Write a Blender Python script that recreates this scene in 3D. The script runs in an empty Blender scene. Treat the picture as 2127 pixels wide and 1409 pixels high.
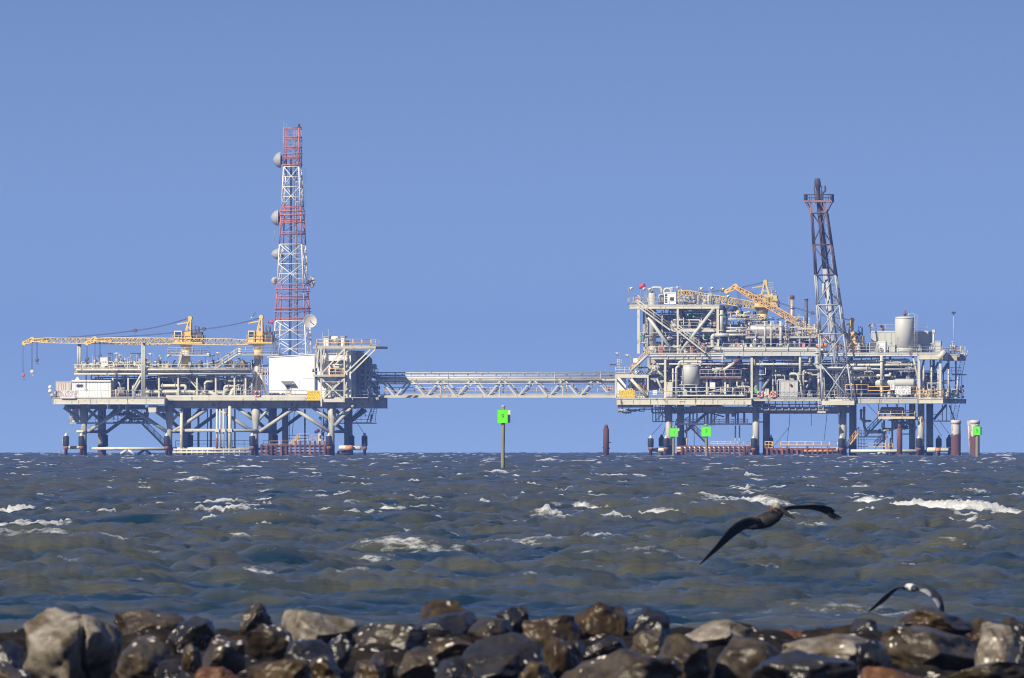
import bpy, math, random
import numpy as np
from mathutils import Vector, Matrix, noise

# ------------------------------------------------------------------ scene, camera
SC = bpy.context.scene
COL = SC.collection
W0, H0 = 2127.0, 1409.0
FPX = 33333.0            # focal length in photo pixels (a very long telephoto)
CX = W0 / 2
EY = 916.5               # eye level row
H = 2.0                  # eye height over the water, metres
RE = 6.371e6             # earth radius: the sea really drops below eye level
rnd = random.Random(11)

cam = bpy.data.cameras.new('camera')
cam.sensor_width = 36.0
cam.lens = 36.0 * FPX / W0
cam.shift_y = (EY - H0 / 2) / W0
cam.clip_start = 0.5
cam.clip_end = 30000.0
cam.dof.use_dof = True
cam.dof.focus_distance = 2300.0
cam.dof.aperture_fstop = 25.0
camo = bpy.data.objects.new('camera', cam)
camo.location = (0, 0, H)
camo.rotation_euler = (math.pi / 2, 0, 0)
COL.objects.link(camo)
SC.camera = camo

# ------------------------------------------------------------------ materials
MATS = {}

def nd(nt, t, **kw):
    n = nt.nodes.new(t)
    for k, v in kw.items():
        setattr(n, k, v)
    return n

def paint(key, col, rough=0.5, rust=0.0, dirt=0.35, scale=0.6, metal=0.0, rustcol=(0.16, 0.055, 0.022), spec=0.4):
    """weathered paint: broad tone drift, streaky grime and rust patches, all fixed on the object"""
    m = bpy.data.materials.new(key)
    m.use_nodes = True
    nt = m.node_tree
    b = nt.nodes['Principled BSDF']
    tc = nd(nt, 'ShaderNodeTexCoord')
    mp = nd(nt, 'ShaderNodeMapping')
    mp.inputs['Scale'].default_value = (1.0, 1.0, 0.35)
    nt.links.new(tc.outputs['Object'], mp.inputs['Vector'])
    n1 = nd(nt, 'ShaderNodeTexNoise')
    n1.inputs['Scale'].default_value = scale
    n1.inputs['Detail'].default_value = 6
    nt.links.new(mp.outputs['Vector'], n1.inputs['Vector'])
    r1 = nd(nt, 'ShaderNodeMapRange')
    r1.inputs['From Min'].default_value = 0.35
    r1.inputs['From Max'].default_value = 0.72
    r1.inputs['To Max'].default_value = dirt
    nt.links.new(n1.outputs['Fac'], r1.inputs['Value'])
    mx = nd(nt, 'ShaderNodeMix', data_type='RGBA')
    mx.inputs[6].default_value = (*col, 1)
    g = sum(col) / 3
    mx.inputs[7].default_value = (*(0.45 * c + 0.16 * g for c in col), 1)
    nt.links.new(r1.outputs['Result'], mx.inputs[0])
    out = mx.outputs[2]
    if rust > 0:
        n2 = nd(nt, 'ShaderNodeTexNoise')
        n2.inputs['Scale'].default_value = scale * 2.3
        n2.inputs['Detail'].default_value = 8
        n2.inputs['Roughness'].default_value = 0.65
        nt.links.new(mp.outputs['Vector'], n2.inputs['Vector'])
        r2 = nd(nt, 'ShaderNodeMapRange')
        r2.inputs['From Min'].default_value = 0.66 - 0.32 * rust
        r2.inputs['From Max'].default_value = 0.74 - 0.28 * rust
        nt.links.new(n2.outputs['Fac'], r2.inputs['Value'])
        m2 = nd(nt, 'ShaderNodeMix', data_type='RGBA')
        m2.inputs[7].default_value = (*rustcol, 1)
        nt.links.new(r2.outputs['Result'], m2.inputs[0])
        nt.links.new(out, m2.inputs[6])
        out = m2.outputs[2]
    nt.links.new(out, b.inputs['Base Color'])
    b.inputs['Roughness'].default_value = rough
    b.inputs['Metallic'].default_value = metal
    b.inputs['Specular IOR Level'].default_value = spec
    MATS[key] = m
    return m

paint('grey', (0.46, 0.455, 0.385), rust=0.26)
paint('cream', (0.62, 0.595, 0.47), rust=0.22)
paint('pipe', (0.55, 0.545, 0.47), rust=0.22, scale=0.9)
paint('galv', (0.40, 0.42, 0.43), rough=0.42, rust=0.1, metal=0.0)
paint('white', (0.80, 0.79, 0.76), dirt=0.16)
paint('whitewall', (0.83, 0.82, 0.79), dirt=0.07)
paint('tanklight', (0.50, 0.51, 0.465), dirt=0.15, rust=0.04)
paint('yellow', (0.76, 0.50, 0.12), rust=0.1)
paint('paleyellow', (0.76, 0.60, 0.28), rust=0.1)
paint('railyellow', (0.70, 0.45, 0.15), rust=0.22)
paint('oldyellow', (0.62, 0.47, 0.18), rust=0.25, dirt=0.5)
paint('orange', (0.62, 0.25, 0.07), rust=0.3)
paint('red', (0.46, 0.12, 0.11), rust=0.0, dirt=0.4)
paint('paintred', (0.60, 0.05, 0.045), dirt=0.2)
paint('towerred', (0.50, 0.175, 0.15), dirt=0.3)
paint('towerwhite', (0.72, 0.71, 0.68), dirt=0.25)
paint('rust', (0.17, 0.06, 0.035), rough=0.8, rust=0.5, rustcol=(0.30, 0.11, 0.04))
paint('rustdark', (0.085, 0.04, 0.035), rough=0.8, rust=0.35)
paint('rustpile', (0.12, 0.05, 0.04), rough=0.8, rust=0.3, rustcol=(0.24, 0.13, 0.10))
paint('whitepile', (0.55, 0.52, 0.47), rough=0.7, rust=0.3, rustcol=(0.20, 0.07, 0.03), scale=0.5)
paint('dark', (0.035, 0.037, 0.045), rough=0.6)
paint('rubber', (0.022, 0.024, 0.032), rough=0.7)
paint('steel', (0.42, 0.40, 0.36), rough=0.4, rust=0.4, metal=0.35)
paint('steelclean', (0.50, 0.49, 0.45), rough=0.35, rust=0.22, metal=0.4, rustcol=(0.28, 0.15, 0.07))
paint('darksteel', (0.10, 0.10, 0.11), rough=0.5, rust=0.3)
paint('flaretop', (0.06, 0.042, 0.05), rough=0.7, rust=0.15)
paint('flaremid', (0.30, 0.16, 0.13), rough=0.7, rust=0.5)
paint('glass', (0.03, 0.05, 0.11), rough=0.08, dirt=0.05, spec=0.6)
paint('blue', (0.05, 0.10, 0.28), dirt=0.2)
paint('signyellow', (0.86, 0.60, 0.02), dirt=0.12)
paint('signwhite', (0.80, 0.79, 0.77), dirt=0.08)
paint('ink', (0.05, 0.045, 0.05))
paint('inkgrey', (0.20, 0.20, 0.21))
paint('inkbrown', (0.30, 0.17, 0.02))
paint('inkred', (0.36, 0.14, 0.12))
paint('ghostink', (0.775, 0.775, 0.765))
paint('green', (0.14, 0.80, 0.01), dirt=0.06, spec=0.2)
paint('greenink', (0.01, 0.20, 0.10))
paint('safegreen', (0.10, 0.55, 0.08))
paint('boardback', (0.52, 0.48, 0.36), dirt=0.2)
paint('salmon', (0.62, 0.28, 0.24), dirt=0.2)
paint('cable', (0.07, 0.07, 0.085), rough=0.7)
paint('lamp', (0.75, 0.74, 0.70), rough=0.25)
paint('buoy', (0.70, 0.12, 0.06), dirt=0.15)
paint('containerpale', (0.62, 0.54, 0.47), rust=0.3, rustcol=(0.46, 0.20, 0.17), dirt=0.3, scale=0.9)
paint('dish', (0.50, 0.49, 0.46), rough=0.55, dirt=0.3)
paint('dishgrey', (0.33, 0.34, 0.36), rough=0.55, dirt=0.25)

def M(k):
    return MATS[k]

# ------------------------------------------------------------------ local frames
class Frame:
    """a platform's own axes: x along its front, y into its depth, turned a little about z"""
    def __init__(s, px0, D, deg):
        s.px0, s.D, s.a = px0, D, math.radians(deg)
        s.sn, s.cs = math.sin(s.a), math.cos(s.a)
        s.S = D / FPX
        s.org = Vector(((px0 - CX) * s.S, D, 0))
    def L(s, p):
        y = p[2] if len(p) > 2 else 0.0
        return Vector((((p[0] - s.px0) * s.S - y * s.sn) / s.cs, y, H + (EY - p[1]) * s.S))
    def world(s, v):
        return Vector((s.org.x + s.cs * v.x + s.sn * v.y, s.org.y - s.sn * v.x + s.cs * v.y, v.z))

FR = None

def use(fr):
    global FR
    FR = fr

# ------------------------------------------------------------------ mesh builder
class MB:
    def __init__(s):
        s.v, s.f, s.sm = [], [], []
    def _add(s, vs, fs, smooth=False):
        o = len(s.v)
        s.v += [Vector(p) for p in vs]
        s.f += [tuple(i + o for i in f) for f in fs]
        s.sm += [smooth] * len(fs)
        return s
    def lbox(s, a, b):
        x0, y0, z0 = a; x1, y1, z1 = b
        vs = [(x0, y0, z0), (x1, y0, z0), (x1, y1, z0), (x0, y1, z0), (x0, y0, z1), (x1, y0, z1), (x1, y1, z1), (x0, y1, z1)]
        return s._add(vs, [(0, 3, 2, 1), (4, 5, 6, 7), (0, 1, 5, 4), (1, 2, 6, 5), (2, 3, 7, 6), (3, 0, 4, 7)])
    def box(s, px0, px1, py0, py1, y0, y1):
        a = FR.L((px0, py1, y0)); b = FR.L((px1, py0, y0))
        return s.lbox((a.x, y0, a.z), (b.x, y1, b.z))
    def ltube(s, pts, r, n=7, bend=0.0, phase=0.0, smooth=True, cap=True):
        P = [Vector(p) for p in pts]
        if bend > 0 and len(P) > 2:
            Q = [P[0]]
            for i in range(1, len(P) - 1):
                a, b, c = P[i - 1], P[i], P[i + 1]
                la, lc = (a - b).length, (c - b).length
                k = min(bend, la * 0.45, lc * 0.45)
                p0, p1 = b + (a - b).normalized() * k, b + (c - b).normalized() * k
                for t in (0, .25, .5, .75, 1):
                    Q.append(p0 * (1 - t) ** 2 + b * 2 * t * (1 - t) + p1 * t * t)
            Q.append(P[-1])
            P = Q
        R = r if isinstance(r, (list, tuple)) else [r] * len(P)
        vs, fs = [], []
        up = None
        m = len(P)
        for i in range(m):
            if i == 0: t = P[1] - P[0]
            elif i == m - 1: t = P[-1] - P[-2]
            else: t = (P[i + 1] - P[i]).normalized() + (P[i] - P[i - 1]).normalized()
            if t.length < 1e-9: t = Vector((0, 0, 1))
            t.normalize()
            if up is None:
                ref = Vector((0, 0, 1)) if abs(t.z) < 0.9 else Vector((0, 1, 0))
                up = t.cross(ref).normalized()
            up = (up - t * up.dot(t)).normalized()
            w = t.cross(up)
            k = 1.0
            if 0 < i < m - 1:
                cosv = (P[i + 1] - P[i]).normalized().dot((P[i] - P[i - 1]).normalized())
                k = 1 / max(0.6, math.sqrt(max(0.0, (1 + cosv) / 2)))
            for j in range(n):
                a = 2 * math.pi * j / n + phase
                vs.append(P[i] + (up * math.cos(a) + w * math.sin(a)) * R[i] * k)
        for i in range(m - 1):
            for j in range(n):
                j2 = (j + 1) % n
                fs.append((i * n + j, i * n + j2, (i + 1) * n + j2, (i + 1) * n + j))
        s._add(vs, fs, smooth)
        if cap:
            o = len(s.v) - len(vs)
            s.f.append(tuple(o + j for j in reversed(range(n)))); s.sm.append(False)
            s.f.append(tuple(o + (m - 1) * n + j for j in range(n))); s.sm.append(False)
        return s
    def tube(s, pts, r, n=7, bend=0.0):
        return s.ltube([FR.L(p) for p in pts], r, n, bend)
    def bar(s, a, b, w):
        return s.ltube([FR.L(a), FR.L(b)], w * 0.7071, 4, phase=math.pi / 4, smooth=False)
    def lbar(s, a, b, w):
        return s.ltube([a, b], w * 0.7071, 4, phase=math.pi / 4, smooth=False)
    def lathe(s, base, axis, prof, n=18):
        """revolve (distance along axis, radius) pairs about an axis through a local point"""
        ax = Vector(axis).normalized()
        ref = Vector((0, 0, 1)) if abs(ax.z) < 0.9 else Vector((1, 0, 0))
        u = ax.cross(ref).normalized(); w = ax.cross(u)
        vs, fs = [], []
        for t, r in prof:
            for j in range(n):
                a = 2 * math.pi * j / n
                vs.append(Vector(base) + ax * t + (u * math.cos(a) + w * math.sin(a)) * max(r, 1e-4))
        for i in range(len(prof) - 1):
            for j in range(n):
                j2 = (j + 1) % n
                fs.append((i * n + j, i * n + j2, (i + 1) * n + j2, (i + 1) * n + j))
        s._add(vs, fs, True)
        o = len(s.v) - len(vs)
        s.f.append(tuple(o + j for j in reversed(range(n)))); s.sm.append(False)
        s.f.append(tuple(o + (len(prof) - 1) * n + j for j in range(n))); s.sm.append(False)
        return s
    def ball(s, c, r, n=10):
        prof = [(-r * math.cos(math.pi * i / 6), r * math.sin(math.pi * i / 6)) for i in range(7)]
        return s.lathe(c, (0, 0, 1), prof, n)
    def torus(s, c, axis, R, r, n=18, k=7):
        ax = Vector(axis).normalized()
        ref = Vector((0, 0, 1)) if abs(ax.z) < 0.9 else Vector((1, 0, 0))
        u = ax.cross(ref).normalized(); w = ax.cross(u)
        vs, fs = [], []
        for i in range(n):
            a = 2 * math.pi * i / n
            d = u * math.cos(a) + w * math.sin(a)
            for j in range(k):
                b = 2 * math.pi * j / k
                vs.append(Vector(c) + d * (R + r * math.cos(b)) + ax * r * math.sin(b))
        for i in range(n):
            for j in range(k):
                i2, j2 = (i + 1) % n, (j + 1) % k
                fs.append((i * k + j, i2 * k + j, i2 * k + j2, i * k + j2))
        return s._add(vs, fs, True)
    def vcyl(s, px, py0, py1, y, r, n=16, dome=0.0):
        """upright cylinder whose axis passes through column px at depth y; py0 top, py1 foot"""
        a = FR.L((px, py1, y)); h = (py1 - py0) * FR.S
        prof = [(0, r), (h - dome, r)]
        if dome:
            prof += [(h - dome * (1 - math.sin(t)), r * math.cos(t)) for t in (0.3, 0.6, 0.9, 1.2, 1.5)]
        return s.lathe(a, (0, 0, 1), prof, n)
    def hcap(s, px0, px1, py, y, r, n=18, ax=None):
        """horizontal vessel with domed ends"""
        a = FR.L((px0, py, y)); b = FR.L((px1, py, y)); L = (b - a).length
        e = min(0.5 * r, L * 0.2)
        prof = [(e * (1 - math.cos(t)), r * math.sin(t)) for t in (0.15, 0.5, 0.9, 1.3, 1.57)]
        prof += [(L - p, q) for p, q in reversed(prof)]
        return s.lathe(a, b - a, prof, n)
    def rail(s, pts, h=1.05, gap=1.7, r=0.036, mids=1, kick=True):
        P = [FR.L(p) for p in pts]
        for a, b in zip(P[:-1], P[1:]):
            for k in range(mids + 1):
                z = Vector((0, 0, h * (k + 1) / (mids + 1)))
                s.ltube([a + z, b + z], r, 5)
            if kick:
                s.lbar(a + Vector((0, 0, .07)), b + Vector((0, 0, .07)), 0.06)
            n = max(1, round((b - a).length / gap))
            for i in range(n + 1):
                q = a.lerp(b, i / n)
                s.ltube([q, q + Vector((0, 0, h))], r, 5)
        return s
    def stair(s, a, b, width=0.9, rail=True):
        A, B = FR.L(a), FR.L(b)
        wv = Vector((0, width, 0))
        for o in (Vector(), wv):
            s.ltube([A + o, B + o], 0.13, 4, phase=math.pi / 4, smooth=False)
            if rail:
                z = Vector((0, 0, 0.95)); z2 = Vector((0, 0, 0.5))
                s.ltube([A + o + z, B + o + z], 0.036, 5)
                s.ltube([A + o + z2, B + o + z2], 0.03, 5)
                for t in (0, .25, .5, .75, 1):
                    q = A.lerp(B, t) + o
                    s.ltube([q, q + z], 0.032, 5)
        n = max(3, int(abs(A.z - B.z) / 0.22))
        d = (B - A); sx = 0.13 if d.x > 0 else -0.13
        for i in range(1, n):
            q = A.lerp(B, i / n)
            s.lbox((q.x - .13, q.y, q.z - .02), (q.x + .13, q.y + width, q.z + .02))
        return s
    def ladder(s, px, py0, py1, y, w=0.45, cage=True, lean=0.0):
        A = FR.L((px, py1, y)); B = FR.L((px + lean, py0, y))
        o = Vector((w, 0, 0))
        s.ltube([A, B], 0.04, 5); s.ltube([A + o, B + o], 0.04, 5)
        n = max(2, int((B - A).length / 0.32))
        for i in range(1, n):
            q = A.lerp(B, i / n); s.ltube([q, q + o], 0.022, 4)
        if cage:
            for i in range(0, n, 3):
                q = A.lerp(B, i / n) + o * .5
                s.torus(q + Vector((0, -.3, 0)), (0, 0, 1), 0.38, 0.025, 10, 4)
        return s
    def mesh(s, name, org):
        me = bpy.data.meshes.new(name)
        me.from_pydata([tuple(p - org) for p in s.v], [], s.f)
        me.polygons.foreach_set('use_smooth', s.sm)
        me.update()
        return me

# ------------------------------------------------------------------ things and parts
class Thing:
    """an Empty at the thing's base that parents its parts"""
    def __init__(s, name, label, cat, base, group=None, parent=None):
        s.fr = FR
        s.org = FR.L(base)
        e = bpy.data.objects.new(name, None)
        e.empty_display_size = 0.5
        e.location = FR.world(s.org)
        e.rotation_euler = (0, 0, -FR.a)
        COL.objects.link(e)
        e['label'] = label; e['category'] = cat
        if group: e['group'] = group
        s.e = e
    def part(s, name, mb, mat, parent=None, label=None, kind=None):
        if not mb.v: return None
        o = bpy.data.objects.new(name, mb.mesh(name, s.org))
        o.data.materials.append(M(mat))
        COL.objects.link(o)
        o.parent = parent or s.e
        if label: o['label'] = label
        if kind: o['kind'] = kind
        return o
    def text(s, name, txt, p, size, mat, parent=None, align='CENTER', sx=1.0):
        c = bpy.data.curves.new(name, 'FONT')
        c.body = txt; c.size = size; c.align_x = align; c.align_y = 'CENTER'; c.extrude = 0.004
        c.space_line = 0.95
        c.materials.append(M(mat))
        t = bpy.data.objects.new('tmp', c)
        COL.objects.link(t)
        me = bpy.data.meshes.new_from_object(t, depsgraph=bpy.context.evaluated_depsgraph_get())
        me.name = name
        bpy.data.objects.remove(t); bpy.data.curves.remove(c)
        o = bpy.data.objects.new(name, me)
        COL.objects.link(o)
        o.parent = parent or s.e
        o.location = FR.L(p) - s.org
        o.rotation_euler = (math.pi / 2, 0, 0)
        o.scale = (sx, 1, 1)
        return o

def single(name, mb, mat, label, cat, base, group=None):
    org = FR.L(base)
    o = bpy.data.objects.new(name, mb.mesh(name, org))
    o.data.materials.append(M(mat))
    o.location = FR.world(org); o.rotation_euler = (0, 0, -FR.a)
    COL.objects.link(o)
    o['label'] = label; o['category'] = cat
    if group: o['group'] = group
    return o

def B():
    return MB()
# ------------------------------------------------------------------ kit of assemblies
def deck(T, px0, px1, pyt, pyb, y0, y1, mat='grey', slab=0.12, joist=2.4, name='deck', girder_in=0.0):
    """plated deck: slab on top, perimeter girders with flanges, joists under it"""
    S = FR.S
    a = FR.L((px0, pyt, y0)); b = FR.L((px1, pyb, y0))
    x0, x1, zt, zb = a.x, b.x, a.z, b.z
    T.part(name, B().lbox((x0, y0, zt - slab), (x1, y1, zt)), mat)
    zt2 = zt - slab - 0.003
    for yy in (y0 + girder_in, y1 - 0.3):
        m = B()
        m.lbox((x0 + .01, yy + .1, zb), (x1 - .01, yy + .2, zt2))
        m.lbox((x0, yy, zb - .05), (x1, yy + .3, zb - .003))
        n = max(2, int((x1 - x0) / 2.6))
        for i in range(n + 1):
            x = x0 + .05 + (x1 - x0 - .1) * i / n
            m.lbox((x - .03, yy + .02, zb + .01), (x + .03, yy + .097, zt2 - .01))
        T.part('girder', m, mat)
    for xx in (x0, x1 - 0.3):
        m = B()
        m.lbox((xx + .1, y0 + girder_in + .31, zb), (xx + .2, y1 - .31, zt2))
        m.lbox((xx, y0 + girder_in + .31, zb - .05), (xx + .3, y1 - .31, zb - .003))
        T.part('girder', m, mat)
    m = B()
    n = max(1, int((x1 - x0) / joist))
    for i in range(1, n):
        x = x0 + (x1 - x0) * i / n
        m.lbox((x - .05, y0 + .03, max(zb + .1, zt - .45)), (x + .05, y1 - .32, zt2))
    T.part('joists', m, mat)
    return x0, x1, zt, zb

def run(T, pts, r, mat='pipe', bend=None, flanges=True, n=8, name='pipe'):
    """one pipe with swept bends and a few flanges"""
    P = [FR.L(p) for p in pts]
    m = B().ltube(P, r, n, bend=bend if bend is not None else r * 2.6)
    if flanges and r > 0.05:
        for a, b in zip(P[:-1], P[1:]):
            L = (b - a).length
            if L < 1.6: continue
            d = (b - a) / L
            for t in ((0.18, 0.82) if L < 9 else (0.08, 0.3, 0.52, 0.74, 0.93)):
                c = a + d * (L * t)
                m.ltube([c - d * .05, c + d * .05], r * 1.55, n)
    return T.part(name, m, mat)

def valve(m, c, s=1.0):
    """gate valve: body, bonnet, stem, handwheel, two flanges"""
    c = Vector(c)
    m.ball(c, .16 * s, 8)
    m.ltube([c + Vector((-.26 * s, 0, 0)), c + Vector((-.18 * s, 0, 0))], .2 * s, 8)
    m.ltube([c + Vector((.18 * s, 0, 0)), c + Vector((.26 * s, 0, 0))], .2 * s, 8)
    m.ltube([c, c + Vector((0, 0, .55 * s))], .05 * s, 6)
    m.torus(c + Vector((0, 0, .5 * s)), (0, 0, 1), .17 * s, .03 * s, 10, 5)

def pipework(T, px0, px1, py0, py1, y0, y1, n, seed, mats=('pipe', 'pipe', 'grey', 'cream', 'galv'), rr=(0.05, 0.16), valves=0.5, name='pipe_run'):
    """n tangled orthogonal pipe runs with valves, bottles and instrument stubs, each a part of its own"""
    R = random.Random(seed)
    S = FR.S
    for k in range(n):
        r = R.uniform(*rr) if R.random() < .75 else R.uniform(rr[0], rr[1]) * 1.35
        m = B()
        y = R.uniform(y0, y1)
        px, py = R.uniform(px0, px1), R.uniform(py0, py1)
        pts = [(px, py, y)]
        ax = R.choice('xzxzx')
        for j in range(R.randint(2, 5)):
            if ax == 'x':
                px = min(px1, max(px0, px + R.choice((-1, 1)) * R.uniform(8, 45)))
                ax = R.choice('zzy')
            elif ax == 'z':
                py = min(py1, max(py0, py + R.choice((-1, 1)) * R.uniform(6, 30)))
                ax = R.choice('xxy')
            else:
                d = R.uniform(-1.6, 1.6)
                y2 = min(y1, max(y0, y + d)); y = y2
                ax = R.choice('xz')
            q = (px, py, y)
            if (FR.L(q) - FR.L(pts[-1])).length > .35: pts.append(q)
        if len(pts) < 2: continue
        P = [FR.L(p) for p in pts]
        m.ltube(P, r, 7, bend=r * 2.4)
        for a, b in zip(P[:-1], P[1:]):
            L = (b - a).length
            if L > 1.2:
                d = (b - a) / L
                for t in (.2, .8):
                    c = a + d * L * t
                    m.ltube([c - d * .045, c + d * .045], r * 1.6, 7)
                if R.random() < valves:
                    valve(m, a + d * L * .5, R.uniform(.8, 1.5) * (0.6 + r * 3))
        T.part(name, m, R.choice(mats))

def stubs(T, px0, px1, pyb, y0, y1, n, seed, hmax=26, mats=('pipe', 'galv', 'steel', 'grey', 'darksteel')):
    """small upright kit on a deck: bottles, valves on stands, vents, junction boxes, each a part"""
    R = random.Random(seed)
    for k in range(n):
        px, y = R.uniform(px0, px1), R.uniform(y0, y1)
        c = FR.L((px, pyb, y))
        h = R.uniform(.25, 1.0) * hmax * FR.S
        m = B()
        t = R.random()
        nm = 'vent_pipe'
        if t < .28:
            r = R.uniform(.05, .1)
            m.ltube([c, c + Vector((0, 0, h))], r, 7)
            m.ltube([c + Vector((0, 0, h)), c + Vector((R.uniform(-.5, .5), 0, h + .12)), ], r * 1.2, 7)
            valve(m, c + Vector((0, 0, h * .6)), 1.0)
        elif t < .5:
            nm = 'pressure_bottle'
            r = R.uniform(.18, .42); h = min(h, 2.1)
            m.lathe(c, (0, 0, 1), [(0, r * .6), (.12, r), (h - .2, r), (h - .06, r * .7), (h, r * .2), (h + .3, .04)], 12)
        elif t < .68:
            nm = 'junction_box'
            w, d = R.uniform(.25, .6), R.uniform(.2, .4)
            m.lbox((c.x - .04, c.y - .04, c.z), (c.x + .04, c.y + .04, c.z + h * .5))
            m.lbox((c.x - w / 2, c.y - d / 2, c.z + h * .5), (c.x + w / 2, c.y + d / 2, c.z + h * .5 + R.uniform(.4, .9)))
        elif t < .86:
            nm = 'valve_stand'
            m.ltube([c, c + Vector((0, 0, h * .7)), c + Vector((.7, 0, h * .7)), c + Vector((.7, 0, 0))], R.uniform(.06, .12), 7, bend=.2)
            valve(m, c + Vector((.35, 0, h * .7)), 1.5)
        else:
            nm = 'pump'
            m.lbox((c.x - .7, c.y - .35, c.z), (c.x + .7, c.y + .35, c.z + .15))
            m.lathe(c + Vector((-.6, 0, .55)), (1, 0, 0), [(0, .2), (.05, .33), (.6, .33), (.65, .12), (.8, .12), (.82, .36), (1.1, .36), (1.15, .2)], 12)
            m.ltube([c + Vector((.35, 0, .7)), c + Vector((.35, 0, 1.5))], .09, 7)
        T.part(nm, m, R.choice(mats))

def module(T, px0, px1, py0, py1, y0, y1, mat='grey', seed=0, name='process_module'):
    """framed process unit: ribbed casing in an open post frame"""
    R = random.Random(seed)
    a = FR.L((px0, py1, y0)); b = FR.L((px1, py0, y0))
    m = B()
    m.lbox((a.x + .25, y0 + .25, a.z + .2), (b.x - .25, y1 - .25, b.z - .3))
    n = max(2, int((b.x - a.x) / .7))
    for i in range(1, n):
        x = a.x + .25 + (b.x - a.x - .5) * i / n
        m.lbox((x - .03, y0 + .17, a.z + .25), (x + .03, y0 + .247, b.z - .35))
    T.part(name, m, mat)
    m = B()
    for x in (a.x + .08, b.x - .08):
        for y in (y0 + .08, y1 - .08):
            m.lbar((x, y, a.z), (x, y, b.z), .15)
        m.lbar((x, y0 + .16, b.z - .08), (x, y1 - .16, b.z - .08), .14)
    for y in (y0 + .08, y1 - .08):
        m.lbar((a.x + .16, y, b.z - .08), (b.x - .16, y, b.z - .08), .14)
        m.lbar((a.x + .16, y, a.z + .09), (b.x - .16, y, a.z + .09), .14)
    T.part('module_frame', m, 'grey')

def flood(T, px, py0, py1, y, left=True, r=.045):
    """floodlight on a slim pole; py0 is the lamp"""
    a = FR.L((px, py1, y)); b = FR.L((px, py0, y))
    d = -1 if left else 1
    o = T.part('light_pole', B().ltube([a, b, b + Vector((d * .35, 0, .12))], r, 5, bend=.2), 'galv')
    m = B()
    m.lathe(b + Vector((d * .35, 0, .12)), (d * .6, -.3, -.7), [(0, .1), (.12, .16), (.3, .34), (.36, .36)], 10)
    T.part('floodlight', m, 'lamp', parent=None)

def lattice_boom(a, b, h0, h1, w, n, r=.065, rl=.04):
    """four-chord lattice between two local points; h0/h1 depth at the two ends"""
    m = B()
    a, b = Vector(a), Vector(b)
    d = (b - a).normalized()
    up = Vector((0, 1, 0)).cross(d)
    if up.z < 0: up = -up
    yv = Vector((0, w / 2, 0))
    def ring(t):
        e = min(1.0, t / .14, (1 - t) / .1) if 0 < t < 1 else 0
        hh = (h0 * (1 - t) + h1 * t) * (0.5 + .5 * max(0, e))
        c = a.lerp(b, t)
        return [c + up * hh / 2 - yv, c + up * hh / 2 + yv, c - up * hh / 2 + yv, c - up * hh / 2 - yv]
    rs = [ring(i / n) for i in range(n + 1)]
    for k in range(4):
        m.ltube([q[k] for q in rs], r, 6)
    for i in range(n):
        p, q = rs[i], rs[i + 1]
        for k in range(4):
            k2 = (k + 1) % 4
            if (i + k) % 2: m.ltube([p[k], q[k2]], rl, 4, cap=False)
            else: m.ltube([p[k2], q[k]], rl, 4, cap=False)
        if i: 
            for k in range(4): m.ltube([p[k], p[(k + 1) % 4]], rl, 4, cap=False)
    return m

def sag(a, b, s, n=10):
    a, b = Vector(a), Vector(b)
    return [a.lerp(b, i / n) - Vector((0, 0, s * 4 * (i / n) * (1 - i / n))) for i in range(n + 1)]

def vessel(label, px0, px1, py, y, r, mat='tanklight', name='pressure_vessel', foot=None, bands=2, nozz=3, cat='vessel', group=None, label_mat=None):
    """horizontal pressure vessel on saddles"""
    T = Thing(name, label, cat, ((px0 + px1) / 2, foot if foot else py + r / FR.S + 5, y), group)
    T.part('shell', B().hcap(px0, px1, py, y, r, 22), mat)
    a, b = FR.L((px0, py, y)), FR.L((px1, py, y))
    zf = FR.L((px0, foot, y)).z if foot else a.z - r - .4
    for t in (.2, .8):
        c = a.lerp(b, t)
        T.part('saddle', B().lbox((c.x - .12, y - r * .8, zf), (c.x + .12, y + r * .8, c.z - r * .55)), 'grey')
    for i in range(bands):
        c = a.lerp(b, (i + 1) / (bands + 1))
        T.part('band', B().ltube([c - Vector((.05, 0, 0)), c + Vector((.05, 0, 0))], r * 1.02, 22), 'galv')
    for i in range(nozz):
        c = a.lerp(b, (i + .7) / (nozz + .4)) + Vector((0, 0, r * .9))
        m = B().ltube([c, c + Vector((0, 0, .45))], .1, 8)
        m.ltube([c + Vector((0, 0, .4)), c + Vector((0, 0, .5))], .18, 8)
        T.part('nozzle', m, 'pipe')
    return T

def fender(label, px, py0, py1, y, group, mat='rubber', top='cream', r=.47, chain=None, drop=942):
    """boat fender barrel on a pile stub beside a leg"""
    T = Thing('boat_fender', label, 'fender', (px, py1, y), group)
    a = FR.L((px, py1, y)); h = (py1 - py0) * FR.S
    T.part('barrel', B().lathe(a, (0, 0, 1), [(0, r * .7), (.05, r * .94), (.15, r), (h - .15, r), (h - .04, r * .92), (h, r * .6)], 16), mat)
    T.part('cap', B().lathe(a + Vector((0, 0, h + .003)), (0, 0, 1), [(0, r * .72), (.12, r * .68), (.2, r * .42), (.42, r * .36), (.48, .06)], 12), top)
    z = FR.L((px, drop + 14, y)).z
    T.part('stub', B().lathe(Vector((a.x, a.y, z)), (0, 0, 1), [(0, r * .55), (a.z - z - .5, r * .55), (a.z - z - .45, r * .85), (a.z - z - .04, r * .85)], 12), 'rust')
    if chain:
        T.part('chain', B().ltube(sag(a + Vector((0, 0, h + .45)), FR.L(chain), .12, 6), .035, 4), 'cable')
    return T

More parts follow.
